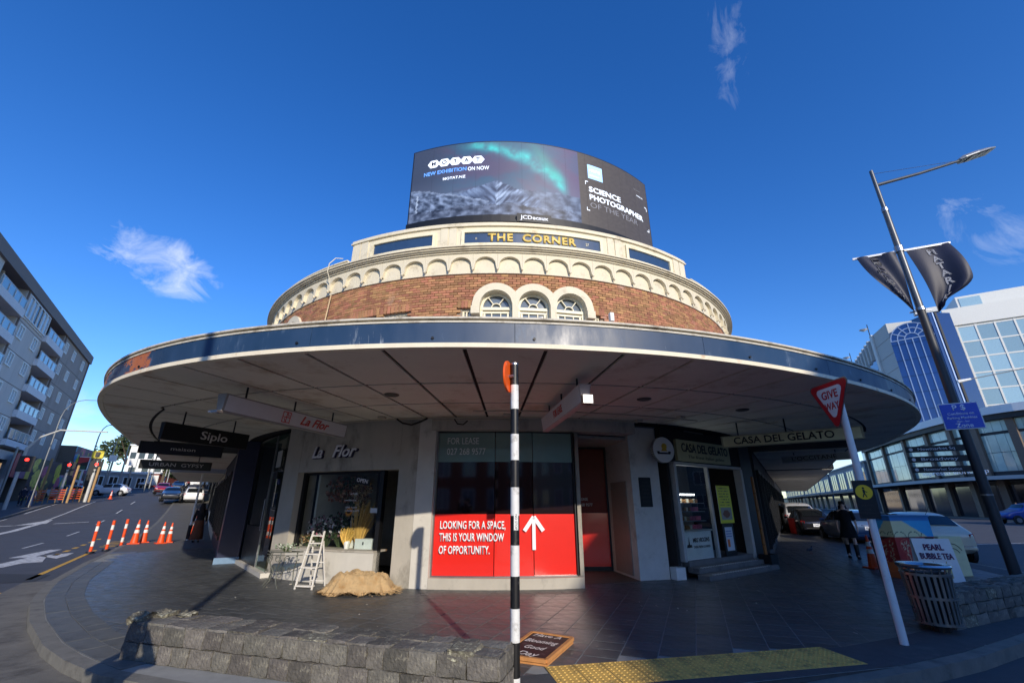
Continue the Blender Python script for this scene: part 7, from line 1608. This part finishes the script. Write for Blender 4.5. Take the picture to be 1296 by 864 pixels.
# red and green lightbox sign, white frame structure, black totem
sx, sy = -62.5, 65.0; rg = thing('box_sign', 'square red, black and green lightbox sign on a white frame', 'sign', (sx, sy, 7.0), math.atan2(60, 62) * 0 + rad(35))
g = G(); g.box((0, 0, 0), (2.1, .5, 1.9)); g.obj('cabinet', MATS['white'], rg)
def rgs(s, t):
    if t > .68: return (190, 40, 50)
    if t > .36: return (210, 50, 50) if (s - .2) * 1.2 < (t - .36) * 3 and s > .15 else (30, 26, 26)
    return (40, 90, 60) if t < .28 and .2 < s < .9 else (30, 40, 34)
pic('face', 1.9, 1.7, 24, 22, rgs, MATS['print'], rg, o=(0, -.26, -.85)); g = G(); g.bar((-.6, 0, -.95), (-.6, 0, -5), .2); g.bar((.6, 0, -.95), (.6, 0, -5), .2); g.bar((-.6, 0, -2.2), (3.5, 1.5, -3.2), .3); g.bar((-.6, 0, -1.5), (-4.2, -3, -1.5), .15); g.obj('frame', MATS['white'], rg)
tt_ = thing('totem_sign', 'tall black totem sign with a yellow top on the left street', 'sign', (-47.6, 51.4, H(-47.6, 51.4) - .2), rad(35)); g = G(); g.box((0, 0, 2.3), (.8, .4, 4.6)); g.obj('pillar', fb, tt_, .02); g = G(); g.box((0, 0, 5.0), (1.0, .5, .8)); g.obj('top_box', mat('totem_yellow', (220, 200, 40), .5), tt_, .02); g = G(); g.box((0, -.26, 5.0), (.4, .03, .6)); g.obj('mark', fb, tt_)
for s_, z_ in ((3.9, 'a'), (3.2, 'b')): g = G(); g.box((-.1, -.21, s_), (.18, .03, .5)); g.obj('stripe', MATS['white'], tt_)
# orange mesh barriers on the far kerb
for k, (x, y) in enumerate(((-46.8, 45.4), (-45.8, 46.4), (-44.6, 47.0))):
    t = thing('mesh_barrier', ('orange mesh barrier on the far kerb, left of three', 'orange mesh barrier on the far kerb, middle of three', 'orange mesh barrier on the far kerb, right of three')[k], 'barrier', (x, y, H(x, y)), rad(35 + k * 20), 'orange mesh barriers on the far kerb')
    om = mat('mesh_orange', (214, 92, 40), .7, var=.2)
    for q in range(5): g = G(); g.box((0, 0, .35 + q * .22), (1.1, .03, .10)); g.obj('strip', om, t)
    for q in (-.55, 0, .55): g = G(); g.box((q, 0, .75), (.06, .06, 1.5)); g.obj('stake', MATS['tan_post'], t)
# sign cluster on the mall kerb
t = thing('street_name_sign', 'thin white post with green street name and blue disc by the mall', 'road sign', (50.5, 44.0, 0)); g = G(); g.tube([(0, 0, 0), (0, 0, 3.9)], .06, 8); g.obj('post', MATS['white'], t); g = G(); g.box((.7, 0, 3.75), (1.4, .04, .28), rad(-35)); g.obj('name_plate', mat('sign_green', (60, 130, 90), .5), t); g = G(); g.box((.3, 0, 2.1), (1.6, .04, .38), rad(-35)); g.obj('arrow_plate', bl, t); g = G(); g.tube([(.1, -.1, .75), (.07, -.14, .75)], .48, 20); g.obj('disc', bl, t); g = G(); g.bar((.06, -.16, .95), (.02, -.18, .6), .1, .03); g.obj('disc_arrow', MATS['white'], t)
t = thing('span_lamp', 'slender lamp arm reaching in from the right edge before the office block', 'street lamp', (48, 37, 0)); g = G(); g.tube([(0, 0, 0), (0, 0, 13.6)], .1, 8); g.tube([(0, 0, 13.3), (-2.5, 1.2, 12.9), (-5.0, 2.4, 12.5)], .045, 6); g.obj('pole', gp, t); g = G(); g.tube([(-5.0, 2.4, 12.5), (-5.9, 2.8, 12.35)], [.1, .16], 8); g.obj('lamp_head', MATS['white'], t)
t = swan('street lamp standing behind the viewer whose shadow crosses the paving', (-.95, -2.6), 8.5, 2.0, rad(250), .09, 'street lamps by the corner')
# red planter by the far parked cars
t = thing('red_crate', 'red plastic bin at the kerb behind the pale sedan on the right street', 'bin', (16.3, 26.6, 0)); g = G(); g.box((0, 0, .38), (1.0, .6, .75)); g.obj('tub', mat('crate_red', (196, 44, 40), .5, var=.08), t, .03); g = G(); g.box((0, 0, .78), (1.06, .66, .06)); g.obj('rim', MATS['crate_red'], t, .01)
# ================================================================== cars
random.seed(4)
mat('car_glass', (20, 24, 28), .05, var=.1, spec=1.0); mat('tyre', (26, 26, 27), .8, var=.1); mat('rim_alloy', (160, 162, 165), .3, .8); mat('tail_red', (170, 24, 24), .2, var=.1, coat=.5); mat('tail_white', (226, 222, 216), .2, coat=.5); mat('plate_white', (232, 234, 238), .4); mat('plastic_dark', (38, 38, 40), .6); mat('chrome', (225, 225, 225), .15, .9); mat('seat_dark', (30, 30, 32), .8)
CARK = {   # stations: x from the rear, z bottom, belt z, top z, half width at belt, half width at top
 'hatch': (3.9, [(0, .42, .72, .74, .66, .60), (.05, .30, .84, .88, .76, .66), (.30, .22, .93, 1.02, .82, .64), (.75, .20, .93, 1.36, .83, .58), (1.25, .20, .92, 1.46, .84, .58), (2.0, .20, .91, 1.46, .84, .58), (2.45, .20, .90, 1.34, .84, .60), (2.95, .20, .88, .95, .83, .68), (3.5, .22, .80, .84, .80, .66), (3.82, .30, .66, .68, .70, .58), (3.9, .42, .56, .57, .62, .5)]),
 'suv': (4.6, [(0, .50, .90, .92, .78, .70), (.06, .36, 1.06, 1.12, .86, .76), (.28, .30, 1.12, 1.62, .90, .70), (.9, .30, 1.12, 1.78, .92, .70), (2.2, .30, 1.11, 1.78, .92, .70), (2.75, .30, 1.10, 1.68, .92, .70), (3.3, .30, 1.08, 1.14, .91, .78), (4.1, .32, 1.00, 1.05, .88, .74), (4.52, .40, .84, .86, .80, .68), (4.6, .55, .70, .71, .70, .6)]),
 'wagon': (4.6, [(0, .42, .80, .82, .74, .66), (.06, .28, .94, .98, .82, .70), (.45, .22, .96, 1.36, .86, .62), (1.0, .20, .96, 1.46, .87, .62), (2.3, .20, .95, 1.47, .87, .62), (2.85, .20, .94, 1.34, .87, .62), (3.4, .20, .92, .97, .86, .72), (4.15, .22, .84, .88, .84, .70), (4.52, .32, .70, .72, .74, .62), (4.6, .42, .60, .61, .66, .56)])}
def car(label, kind, loc, hd, paint, group, detail=True, z=None, front=False, van=False, lights=True):
    L, st = CARK[kind]; z = H(*loc) - .13 if z is None else z
    t = thing('parked_car' if not front else 'car', label, 'car', (loc[0], loc[1], z), hd, group)
    def half(s):
        x, zb, zl, zt, wb, wt = s; return [(x, 0, zb), (x, wb * .80, zb), (x, wb * .97, zb + .12), (x, wb * 1.0, (zb + zl) / 2), (x, wb * .99, zl - .06), (x, wb * .955, zl), (x, (wt + wb * .95) / 2 + .01, zl + (zt - zl) * .55), (x, wt, zt - min(.05, (zt - zl) * .4)), (x, wt * .8, zt - .008), (x, 0, zt + .012)]
    S_ = [half(s) for s in st]; n = len(S_[0]); g = G(); vs = []
    for h in S_: vs += h + [(x, -y, z_) for x, y, z_ in reversed(h[1:-1])]
    m = 2 * n - 2; k = len(S_); fs = [(i * m + j, i * m + (j + 1) % m, (i + 1) * m + (j + 1) % m, (i + 1) * m + j) for i in range(k - 1) for j in range(m)] + [tuple(range(m)), tuple((k - 1) * m + j for j in range(m))]
    g.add(vs, fs); me = g.mesh('body', mat('paint_%d_%d_%d' % paint, paint, .28, metal=.1, var=.03, coat=.8))
    o = inst(me, 'body', t); 
    for p in me.polygons: p.use_smooth = True
    md = o.modifiers.new('s', 'SUBSURF'); md.levels = md.render_levels = 2
    def P(i, j, f=0, e=.012):      # point on the skin between stations i..i+1 at ring j (pushed out)
        a, b = Vector(S_[i][j]), Vector(S_[min(i + 1, k - 1)][j]); p = a.lerp(b, f); c = Vector((p.x, 0, p.z * .6)); return p + (p - c).normalized() * e
    gi = [i for i, s in enumerate(st) if s[3] - s[2] > .3]; a, b = gi[0], gi[-1]
    gl = MATS['car_glass']
    for sgn in (1, -1):          # side windows, two per side
        for (i0, f0, i1, f1_) in ((a, .25, (a + b) // 2, .5), ((a + b) // 2, .62, b, .35)):
            lo = [Vector(S_[i][5]) for i in range(i0, i1 + 1)]; q = []
            def R(i, f, z_): 
                lo_, hi_ = P(i, 5, f, .0), P(i, 7, f, .0); return lo_.lerp(hi_, z_) + Vector((0, .022, .008))
            xs_ = [(i0, f0)] + [(i, 0) for i in range(i0 + 1, i1 + 1)] + ([(i1, f1_)] if f1_ > 0 else [])
            pts = [R(i, f, .10) for i, f in xs_] + [R(i, f, .92) for i, f in reversed(xs_)]
            pts = [Vector((p.x, p.y * sgn, p.z)) for p in pts]; g = G(); nn = len(xs_)
            g.add(pts, [(q_, q_ + 1, 2 * nn - 2 - q_, 2 * nn - 1 - q_) for q_ in range(nn - 1)]); g.obj('side_window', gl, t)
    def screen_(i, nm):         # sloping glass between station i (low) and i+1 (high) or reversed
        lo, hi = (i, i + 1) if st[i][3] < st[i + 1][3] else (i + 1, i); A_, B_ = S_[lo], S_[hi]; p0, p1 = Vector(A_[8]), Vector(B_[8]); w0, w1 = st[lo][5] * .98, st[hi][5] * .92
        c0, c1 = Vector((A_[9][0], 0, A_[9][2])), Vector((B_[9][0], 0, B_[9][2])); nr = Vector((-(c1.z - c0.z), 0, (c1.x - c0.x))); nr = nr.normalized(); nr = nr if nr.z > 0 else -nr
        g = G(); pts = []; N = 6
        for r in (.10, .88):
            for q_ in range(N + 1): y = (-1 + 2 * q_ / N) * (w0 + (w1 - w0) * r) * .93; b_ = c0.lerp(c1, r) + nr * (.028 - .045 * (y / w0) ** 2) + Vector((0, y, 0)); pts.append(b_)
        g.add(pts, [(q_, q_ + 1, N + 2 + q_, N + 1 + q_) for q_ in range(N)]); g.smooth = True; g.obj(nm, gl, t)
    screen_(a - 1, 'rear_window'); screen_(b, 'windscreen')
    r_ = .33 if kind == 'suv' else .30
    for x in (.72, L - .78):
        for sg in (1, -1):
            w = st[3][4]; g = G(); g.tube([(x, sg * (w - .10), r_ + .02), (x, sg * (w + .012), r_ + .02)], r_ + .055, 20); g.obj('wheel_arch', MATS['plastic_dark'], t)
            g = G(); g.tube([(x, sg * (w - .16), r_), (x, sg * (w + .035), r_)], r_, 20); wh = g.obj('wheel', MATS['tyre'], t, .02); g = G(); g.tube([(x, sg * (w + .03), r_), (x, sg * (w + .045), r_)], r_ * .62, 14); g.obj('rim', MATS['rim_alloy'], wh)
    zl = st[1][2]; wb = st[1][4]
    g = G(); g.box((-.012, 0, zl - .20), (.02, .48, .14)); g.obj('number_plate', MATS['plate_white'], t, .003)
    if detail: text('lettering', 'KWS 472', .11, MATS['letter_dark'], t, (-.024, 0, zl - .20), u=(0, -1, 0), ext=.002, width=.38, bold=.02)
    for sg in (1, -1):
        g = G(); g.hexa([(.02, sg * (wb - .17), zl - .20), (.10, sg * (wb + .012), zl - .22), (.16, sg * (wb + .012), zl - .22), (.1, sg * (wb - .17), zl - .20), (.0, sg * (wb - .15), zl + .0), (.12, sg * (wb + .01), zl + .02), (.2, sg * (wb + .01), zl + .02), (.1, sg * (wb - .15), zl + .0)]); tl = g.obj('tail_light', MATS['tail_red'], t, .012)
        g = G(); g.box((L - .17, sg * .56, .66), (.14, .24, .13)); g.obj('headlight', MATS['tail_white'], t, .03)
        g = G(); g.box((L * .66, sg * (st[5][4] + .09), st[5][2] + .06), (.12, .2, .12)); g.obj('mirror', o.data.materials[0], t, .03)
    g = G(); g.box((.0, 0, .44), (.10, 2 * wb - .12, .12)); g.obj('bumper', MATS['plastic_dark'] if kind == 'suv' else o.data.materials[0], t, .03); g = G(); g.box((-.055, 0, .50), (.012, 2 * wb - .35, .02)); g.obj('bumper_trim', MATS['chrome'], t)
    g = G(); g.box((L - .03, 0, .46), (.10, 1.3, .16)); g.obj('front_grille', MATS['plastic_dark'], t, .02)
    if detail: g = G(); g.box((-.0, 0, zl - .08), (.03, .62, .03)); g.obj('boot_handle', MATS['chrome'], t, .006); g = G(); g.bar((a and st[a][0] + .05, 0, st[a][3] + .02), (st[a][0] - .35, 0, st[a][3] + .30), .01); g.obj('aerial', fb, t)
    return t
grp = 'cars parked along the right kerb'
hd = rad(90 - 19)
car('champagne gold hatchback parked at the kerb, nearest on the right', 'hatch', (13.45, 14.75), hd, (216, 202, 174), grp)
car('blue grey estate car parked in front of the gold hatchback', 'wagon', (15.15, 19.9), hd, (70, 96, 130), grp)
car('black hatchback parked beside the woman in black', 'hatch', (16.2, 24.9), hd, (24, 24, 30), grp)
car('silver white four wheel drive parked third along the right kerb', 'suv', (17.7, 28.6), rad(90 - 20), (196, 198, 202), grp)
car('pale sedan parked beyond the four wheel drive', 'wagon', (19.4, 34.6), rad(90 - 22), (206, 212, 220), grp); car('white car parked farthest along the right kerb', 'wagon', (21.5, 40.5), rad(90 - 24), (190, 200, 214), grp)
car('blue van like wagon on the road at the right edge', 'suv', (48.5, 41.5), rad(170), (40, 70, 150), 'moving cars', False)
gl_ = 'cars on the left street'; up = math.atan2(.83, -.558)
car('dark car driving down the left street towards the corner', 'wagon', (-36.9, 50.2), up + math.pi, (40, 50, 66), gl_, False, front=True)
car('white van waiting on the near side of the left street', 'suv', (-33.4, 48.4), up, (226, 228, 230), gl_, False)
car('small red hatchback coming down the left street', 'hatch', (-48.2, 63.5), up + math.pi, (170, 30, 40), gl_, False, front=True)
car('dark blue car behind the red hatchback', 'wagon', (-56.0, 77.0), up + math.pi, (30, 40, 60), gl_, False, front=True)
car('silver saloon parked side on by the black totem', 'wagon', (-51.0, 55.5), rad(200), (190, 194, 200), gl_, False)
car('white car parked beside the silver saloon', 'hatch', (-49.5, 59.5), rad(205), (226, 228, 230), gl_, False)
for k, (s, off, c_) in enumerate(((95, 7.6, (200, 200, 204)), (108, 7.8, (60, 90, 140)), (122, 7.6, (210, 210, 212)), (90, 1.4, (214, 216, 218)), (112, 1.5, (150, 40, 40)), (136, 1.4, (190, 192, 196)))):
    car(('silver car parked on the hill, far side', 'blue car parked on the hill, far side', 'white car near the crest, far side', 'white car parked on the hill, near side', 'red car parked on the hill, near side', 'grey car near the crest, near side')[k], 'wagon', offp(s, off), up + (math.pi if off > 4 else 0), c_, gl_, False)

# ================================================================== people
skinm = mat('skin', (206, 160, 132), .6, var=.05)
def skin_mesh(name, nodes, edges, m, parent, root=0, levels=1):
    me = bpy.data.meshes.new(name); me.from_pydata([n[:3] for n in nodes], edges, []); ob = bpy.data.objects.new(name, me); COL.objects.link(ob)
    md = ob.modifiers.new('s', 'SKIN'); md.use_smooth_shade = True
    for i, n in enumerate(nodes): me.skin_vertices[0].data[i].radius = (n[3], n[4] if len(n) > 4 else n[3]); me.skin_vertices[0].data[i].use_root = (i == root)
    sb = ob.modifiers.new('b', 'SUBSURF'); sb.levels = sb.render_levels = levels
    dg = bpy.context.evaluated_depsgraph_get(); dg.update(); me2 = bpy.data.meshes.new_from_object(ob.evaluated_get(dg)); bpy.data.objects.remove(ob); me2.materials.clear(); me2.materials.append(m)
    for p in me2.polygons: p.use_smooth = True
    return inst(me2, name, parent)
def person(label, loc, rz, h=1.7, stride=.16, arms=((.06, .02), (.06, -.02)), top=(40, 40, 44), bottom=(30, 30, 34), hair=(40, 30, 24), dress=None, skirt=None, skin=(206, 160, 132), longhair=False, raised=None, group=None, bag=False, boots=False, shoes=(30, 28, 28), trousers=True, sleeves=True, z=None):
    """faces local -y"""
    z = H(*loc) if z is None else z; t = thing('person', label, 'person', (loc[0], loc[1], z), rz, group); k = h / 1.7; sk = mat('skin_%d' % skin[0], skin, .6, var=.05)
    N = []; E = []
    def add(*p): N.append(p); return len(N) - 1
    pel = add(0, 0, .93, .125, .105); wa = add(0, 0, 1.07, .108, .088); ch = add(0, .0, 1.26, .135, .10); nk0 = add(0, .01, 1.40, .075, .07); nk = add(0, 0, 1.47, .047, .047); hd = add(0, -.015, 1.555, .068, .078); tp = add(0, 0, 1.64, .06, .068)
    E += [(pel, wa), (wa, ch), (ch, nk0), (nk0, nk), (nk, hd), (hd, tp)]
    hands = []; feet = []
    for i, s in enumerate((1, -1)):
        hp = add(s * .09, 0, .86, .085); kn = add(s * .10, -stride * (.55 if s > 0 else -.30) - .03, .50, .056); an = add(s * .10, -stride * (1.0 if s > 0 else -1.1) + (.0), .095 + (0 if s > 0 else .04), .036); to = add(s * .11, N[an][1] - .13, .045, .034, .026); E += [(pel, hp), (hp, kn), (kn, an), (an, to)]; feet.append((hp, kn, an, to))
        sh = add(s * .165, .0, 1.385, .058); E.append((nk0, sh)); a1, a2 = arms[i]
        if raised: el = add(s * .24, -.18, 1.28, .040); wr = add(s * .10, -.34, 1.52, .027); hn = add(s * .08, -.37, 1.58, .030, .018)
        else: el = add(s * .235, .03 - a2, 1.12, .040); wr = add(s * .25, -a1 - a2, .90, .027); hn = add(s * .25, -a1 - a2 * 1.2 - .02, .835, .032, .018)
        E += [(sh, el), (el, wr), (wr, hn)]; hands.append((sh, el, wr, hn)); up_h = 1 if raised else -1
        b = N[hn]
        for f in range(4): f0 = add(b[0], b[1] - .024 + .016 * f, b[2] + up_h * .045, .0085); f1_ = add(b[0] - s * .008, b[1] - .026 + .017 * f, b[2] + up_h * (.075 + .008 * (f in (1, 2))), .0078); f2_ = add(b[0] - s * .02, b[1] - .026 + .017 * f, b[2] + up_h * (.098 + .008 * (f in (1, 2))), .007); E += [(hn, f0), (f0, f1_), (f1_, f2_)]
        th = add(b[0] - s * .01, b[1] - .035, b[2] + up_h * .012, .010); th2 = add(b[0] - s * .014, b[1] - .052, b[2] + up_h * .045, .008); E += [(hn, th), (th, th2)]
    N = [tuple(q * k for q in n) for n in N]
    body = skin_mesh('body', N, E, sk, t)
    def pv(i): return Vector(N[i][:3])
    def limb(name, ids, rr, m, cap=True): g = G(); g.tube([pv(i) for i in ids], [r * k for r in rr], 14); g.smooth = True; return g.obj(name, m, t)
    def ringed(name, prof, m, nn=22, wob=0):
        g = G(); vs = []
        for x0, y0, z0, rx, ry in prof:
            for q in range(nn): a = 2 * math.pi * q / nn; w_ = 1 + wob * math.sin(a * 5 + z0 * 9); vs.append(((x0 + rx * w_ * math.cos(a)) * k, (y0 + ry * w_ * math.sin(a)) * k, z0 * k))
        g.add(vs, [(i * nn + q, i * nn + (q + 1) % nn, (i + 1) * nn + (q + 1) % nn, (i + 1) * nn + q) for i in range(len(prof) - 1) for q in range(nn)] + [tuple(range(nn)), tuple((len(prof) - 1) * nn + q for q in range(nn))]); g.smooth = True; return g.obj(name, m, t)
    tm = mat('cloth_%d_%d_%d' % top, top, .9, var=.12, bump=.2); bm_ = mat('cloth_%d_%d_%d' % bottom, bottom, .9, var=.12, bump=.2)
    if dress:
        dm = mat('cloth_%d_%d_%d' % dress, dress, .95, var=.1, bump=.2); ringed('dress', [(0, 0, dress_len(label), .25, .21), (0, 0, .72, .225, .18), (0, 0, .93, .18, .145), (0, 0, 1.07, .15, .12), (0, 0, 1.2, .175, .135), (0, 0, 1.32, .185, .125), (0, 0, 1.40, .13, .09), (0, 0, 1.425, .075, .07)], dm, wob=.03)
        for hnd in hands: limb('sleeve', hnd[:2], (.075, .062), dm)
    else:
        ringed('top', [(0, 0, .86, .17, .145), (0, 0, .95, .168, .14), (0, 0, 1.07, .148, .12), (0, 0, 1.2, .175, .135), (0, 0, 1.32, .185, .125), (0, 0, 1.40, .13, .09), (0, 0, 1.435, .07, .065)], tm, wob=.02)
        for hnd in hands: limb('sleeve', hnd[:3] if sleeves else hnd[:2], (.075, .058, .045) if sleeves else (.072, .060), tm)
    if skirt: ringed('skirt', [(0, 0, .12, .27, .22), (0, 0, .4, .235, .19), (0, 0, .7, .20, .165), (0, 0, .93, .175, .145), (0, 0, .97, .15, .12)], mat('cloth_%d_%d_%d' % skirt, skirt, .9, var=.15, bump=.3), wob=.05)
    elif trousers and not dress:
        for f in feet: limb('trouser_leg', (f[0], f[1], f[2]), (.105, .075, .06), bm_)
    if not trousers and not skirt and not dress: ringed('shorts', [(0, 0, .62, .20, .15), (0, 0, .80, .19, .15), (0, 0, .93, .165, .135)], bm_)
    sm_ = mat('shoe_%d' % shoes[0], shoes, .5)
    for f in feet:
        a, b = pv(f[2]), pv(f[3]); g = G(); d = (b - a); g.box((a.x + d.x * .5, a.y + d.y * .45, b.z * .75), (.095 * k, .27 * k, .085 * k)); g.obj('shoe', sm_, t, .03)
        if boots: g = G(); g.tube([a + Vector((0, 0, -.04 * k)), a + Vector((0, 0, .04)), a.lerp(pv(f[1]), .75)], [.055 * k, .056 * k, .066 * k], 12); g.smooth = True; g.obj('boot_shaft', sm_, t)
    hm = mat('hair_%d' % hair[0], hair, .8, var=.3, scale=30, bump=.4); g = G(); vs = []; nn = 20
    prof = [(1.70, .03, .03, .02), (1.69, .062, .07, .015), (1.655, .086, .095, .018), (1.61, .092, .10, .026), (1.56, .090, .085, .045), (1.50, .082, .062, .065)]
    if longhair: prof = prof[:-1] + [(1.55, .105, .085, .050), (1.46, .125, .075, .065), (1.36, .12, .06, .085), (1.27, .10, .045, .09)]
    for z_, rx, ry, oy in prof:
        for q in range(nn): a = 2 * math.pi * q / nn; w_ = 1 + .05 * math.sin(a * 7 + z_ * 40); vs.append((rx * w_ * math.cos(a) * k, (oy + ry * w_ * math.sin(a)) * k, z_ * k))
    g.add(vs, [(i * nn + q, i * nn + (q + 1) % nn, (i + 1) * nn + (q + 1) % nn, (i + 1) * nn + q) for i in range(len(prof) - 1) for q in range(nn)] + [tuple(range(nn)), tuple((len(prof) - 1) * nn + q for q in range(nn))]); g.smooth = True; g.obj('hair', hm, t)
    # face
    hy = -.015 - .082; 
    g = G(); g.add([(-.011 * k, hy * k, 1.555 * k), (.011 * k, hy * k, 1.555 * k), (0, (hy - .022) * k, 1.548 * k), (0, hy * k, 1.59 * k)], [(0, 1, 2), (0, 2, 3), (1, 3, 2)]); g.obj('nose', sk, t)
    for s in (1, -1): g = G(); g.tube([(s * .027 * k, (hy + .012) * k, 1.588 * k), (s * .027 * k, (hy + .002) * k, 1.588 * k)], .009 * k, 8); g.obj('eye', mat('eye_dark', (30, 22, 20), .3), t); g = G(); g.box((s * .075 * k, -.01 * k, 1.57 * k), (.014, .03, .045)); g.obj('ear', sk, t, .005)
    g = G(); g.box((0, (hy + .006) * k, 1.522 * k), (.04 * k, .008 * k, .009 * k)); g.obj('mouth', mat('lips', (150, 80, 74), .5), t)
    return t, pv, hands
def dress_len(label): return .60 if 'short black dress' in label else .25
person('woman with dark curly shoulder length hair walking in a short black dress and boots', (10.65, 15.0), rad(-32), 1.68, .15, dress=(16, 16, 19), hair=(26, 20, 18), longhair=True, boots=True, shoes=(18, 18, 20), skin=(206, 168, 146))
t, pv, hands = person('woman from behind in black top and long brown skirt on the left footpath', (-13.95, 21.0), rad(180 + 32), 1.62, .08, ((.06, .1), (.06, -.02)), top=(22, 20, 24), skirt=(104, 62, 42), hair=(30, 22, 22), longhair=True)
person('person in a white shirt walking away beyond the woman in the long skirt', (-15.9, 27.3), rad(180 + 30), 1.72, .14, top=(226, 226, 230), bottom=(150, 140, 130), hair=(70, 50, 36), group='people far along the left footpath')
t, pv, hands = person('person in a dark top and pale shorts walking away beside the white shirt', (-14.9, 26.9), rad(180 + 30), 1.70, .12, top=(40, 36, 60), bottom=(196, 170, 150), trousers=False, hair=(34, 26, 24), group='people far along the left footpath')
person('pedestrian in dark clothes waiting by the traffic signal on the far left kerb', (-46.6, 43.9), rad(40), 1.74, .05, top=(36, 40, 60), bottom=(40, 44, 58), group='people across the left street'); person('pedestrian in blue jeans near the far left kerb', (-44.7, 42.9), rad(60), 1.72, .12, top=(70, 80, 110), bottom=(60, 80, 120), group='people across the left street')
person('person in white on the mall footpath across the right street', (57.5, 50.5) if False else (53.2, 49.0), rad(-45), 1.7, .12, top=(220, 222, 226), bottom=(40, 50, 70), group='people outside the mall'); person('person in pink on the mall footpath near the right lamp post', (56.0, 46.5), rad(-60), 1.7, .12, top=(210, 90, 110), bottom=(60, 60, 70), group='people outside the mall')
# the two people whose shadows fall on the seat wall: behind and beside the camera
person('photographer in dark clothes holding up a phone, standing just behind the camera spot', (.02, -.42), rad(180), 1.76, .02, raised=True, top=(44, 50, 64), bottom=(36, 38, 46), z=-.0)
person('companion in a dark jacket with raised hands standing left of the photographer', (-2.74, 1.98), rad(200), 1.80, .02, raised=True, top=(40, 42, 48), bottom=(34, 36, 44), z=0)
# ---- pigeon
pg = thing('pigeon', 'grey pigeon walking on the shaded right footpath', 'pigeon', (10.0, 16.1, 0.01), rad(20)); pm_ = mat('pigeon_grey', (84, 88, 100), .7, var=.2, scale=20)
N = [(0, 0, .13, .048, .05), (.06, 0, .15, .045, .045), (.09, 0, .20, .024), (.105, 0, .245, .022), (.145, 0, .24, .006), (-.08, 0, .12, .035, .03), (-.16, 0, .10, .03, .010)]
skin_mesh('body', N, [(0, 1), (1, 2), (2, 3), (3, 4), (0, 5), (5, 6)], pm_, pg)
for s in (1, -1):
    g = G(); g.tube([(.01, s * .025, .10), (.02, s * .03, .05), (.01, s * .03, .01)], .005, 6); 
    for a in (-.5, 0, .5): g.tube([(.01, s * .03, .008), (.01 + .035 * math.cos(a), s * .03 + .035 * math.sin(a), .004)], .0035, 5)
    g.obj('leg', mat('pigeon_leg', (180, 90, 90), .6), pg)
    g = G(); g.slab([(.07, s * .046, .16), (-.02, s * .052, .17), (-.15, s * .03, .12), (-.02, s * .05, .10)], (0, s * .008, 0)); g.obj('wing', mat('pigeon_wing', (60, 64, 76), .7, var=.2), pg, .003)
    g = G(); g.tube([(.113, s * .018, .252), (.113, s * .0225, .252)], .004, 6); g.obj('eye', co_, pg)
# small bird shaped vent on the canopy roof
vt = thing('roof_floodlight', 'small white floodlight bracket standing on the canopy edge at the left', 'floodlight', (-4.42, 6.35, 3.79)); g = G(); g.tube([(0, 0, 0), (0, 0, .10)], .03, 8); g.box((0, 0, .01), (.16, .10, .03)); g.tube([(0, 0, .10), (.10, 0, .19)], .016, 8); g.obj('bracket', MATS['white'], vt); g = G(); g.box((.13, 0, .22), (.09, .06, .06)); g.obj('lamp', MATS['white'], vt, .01)
for o in bpy.data.objects:
    if 'base' in o: del o['base']
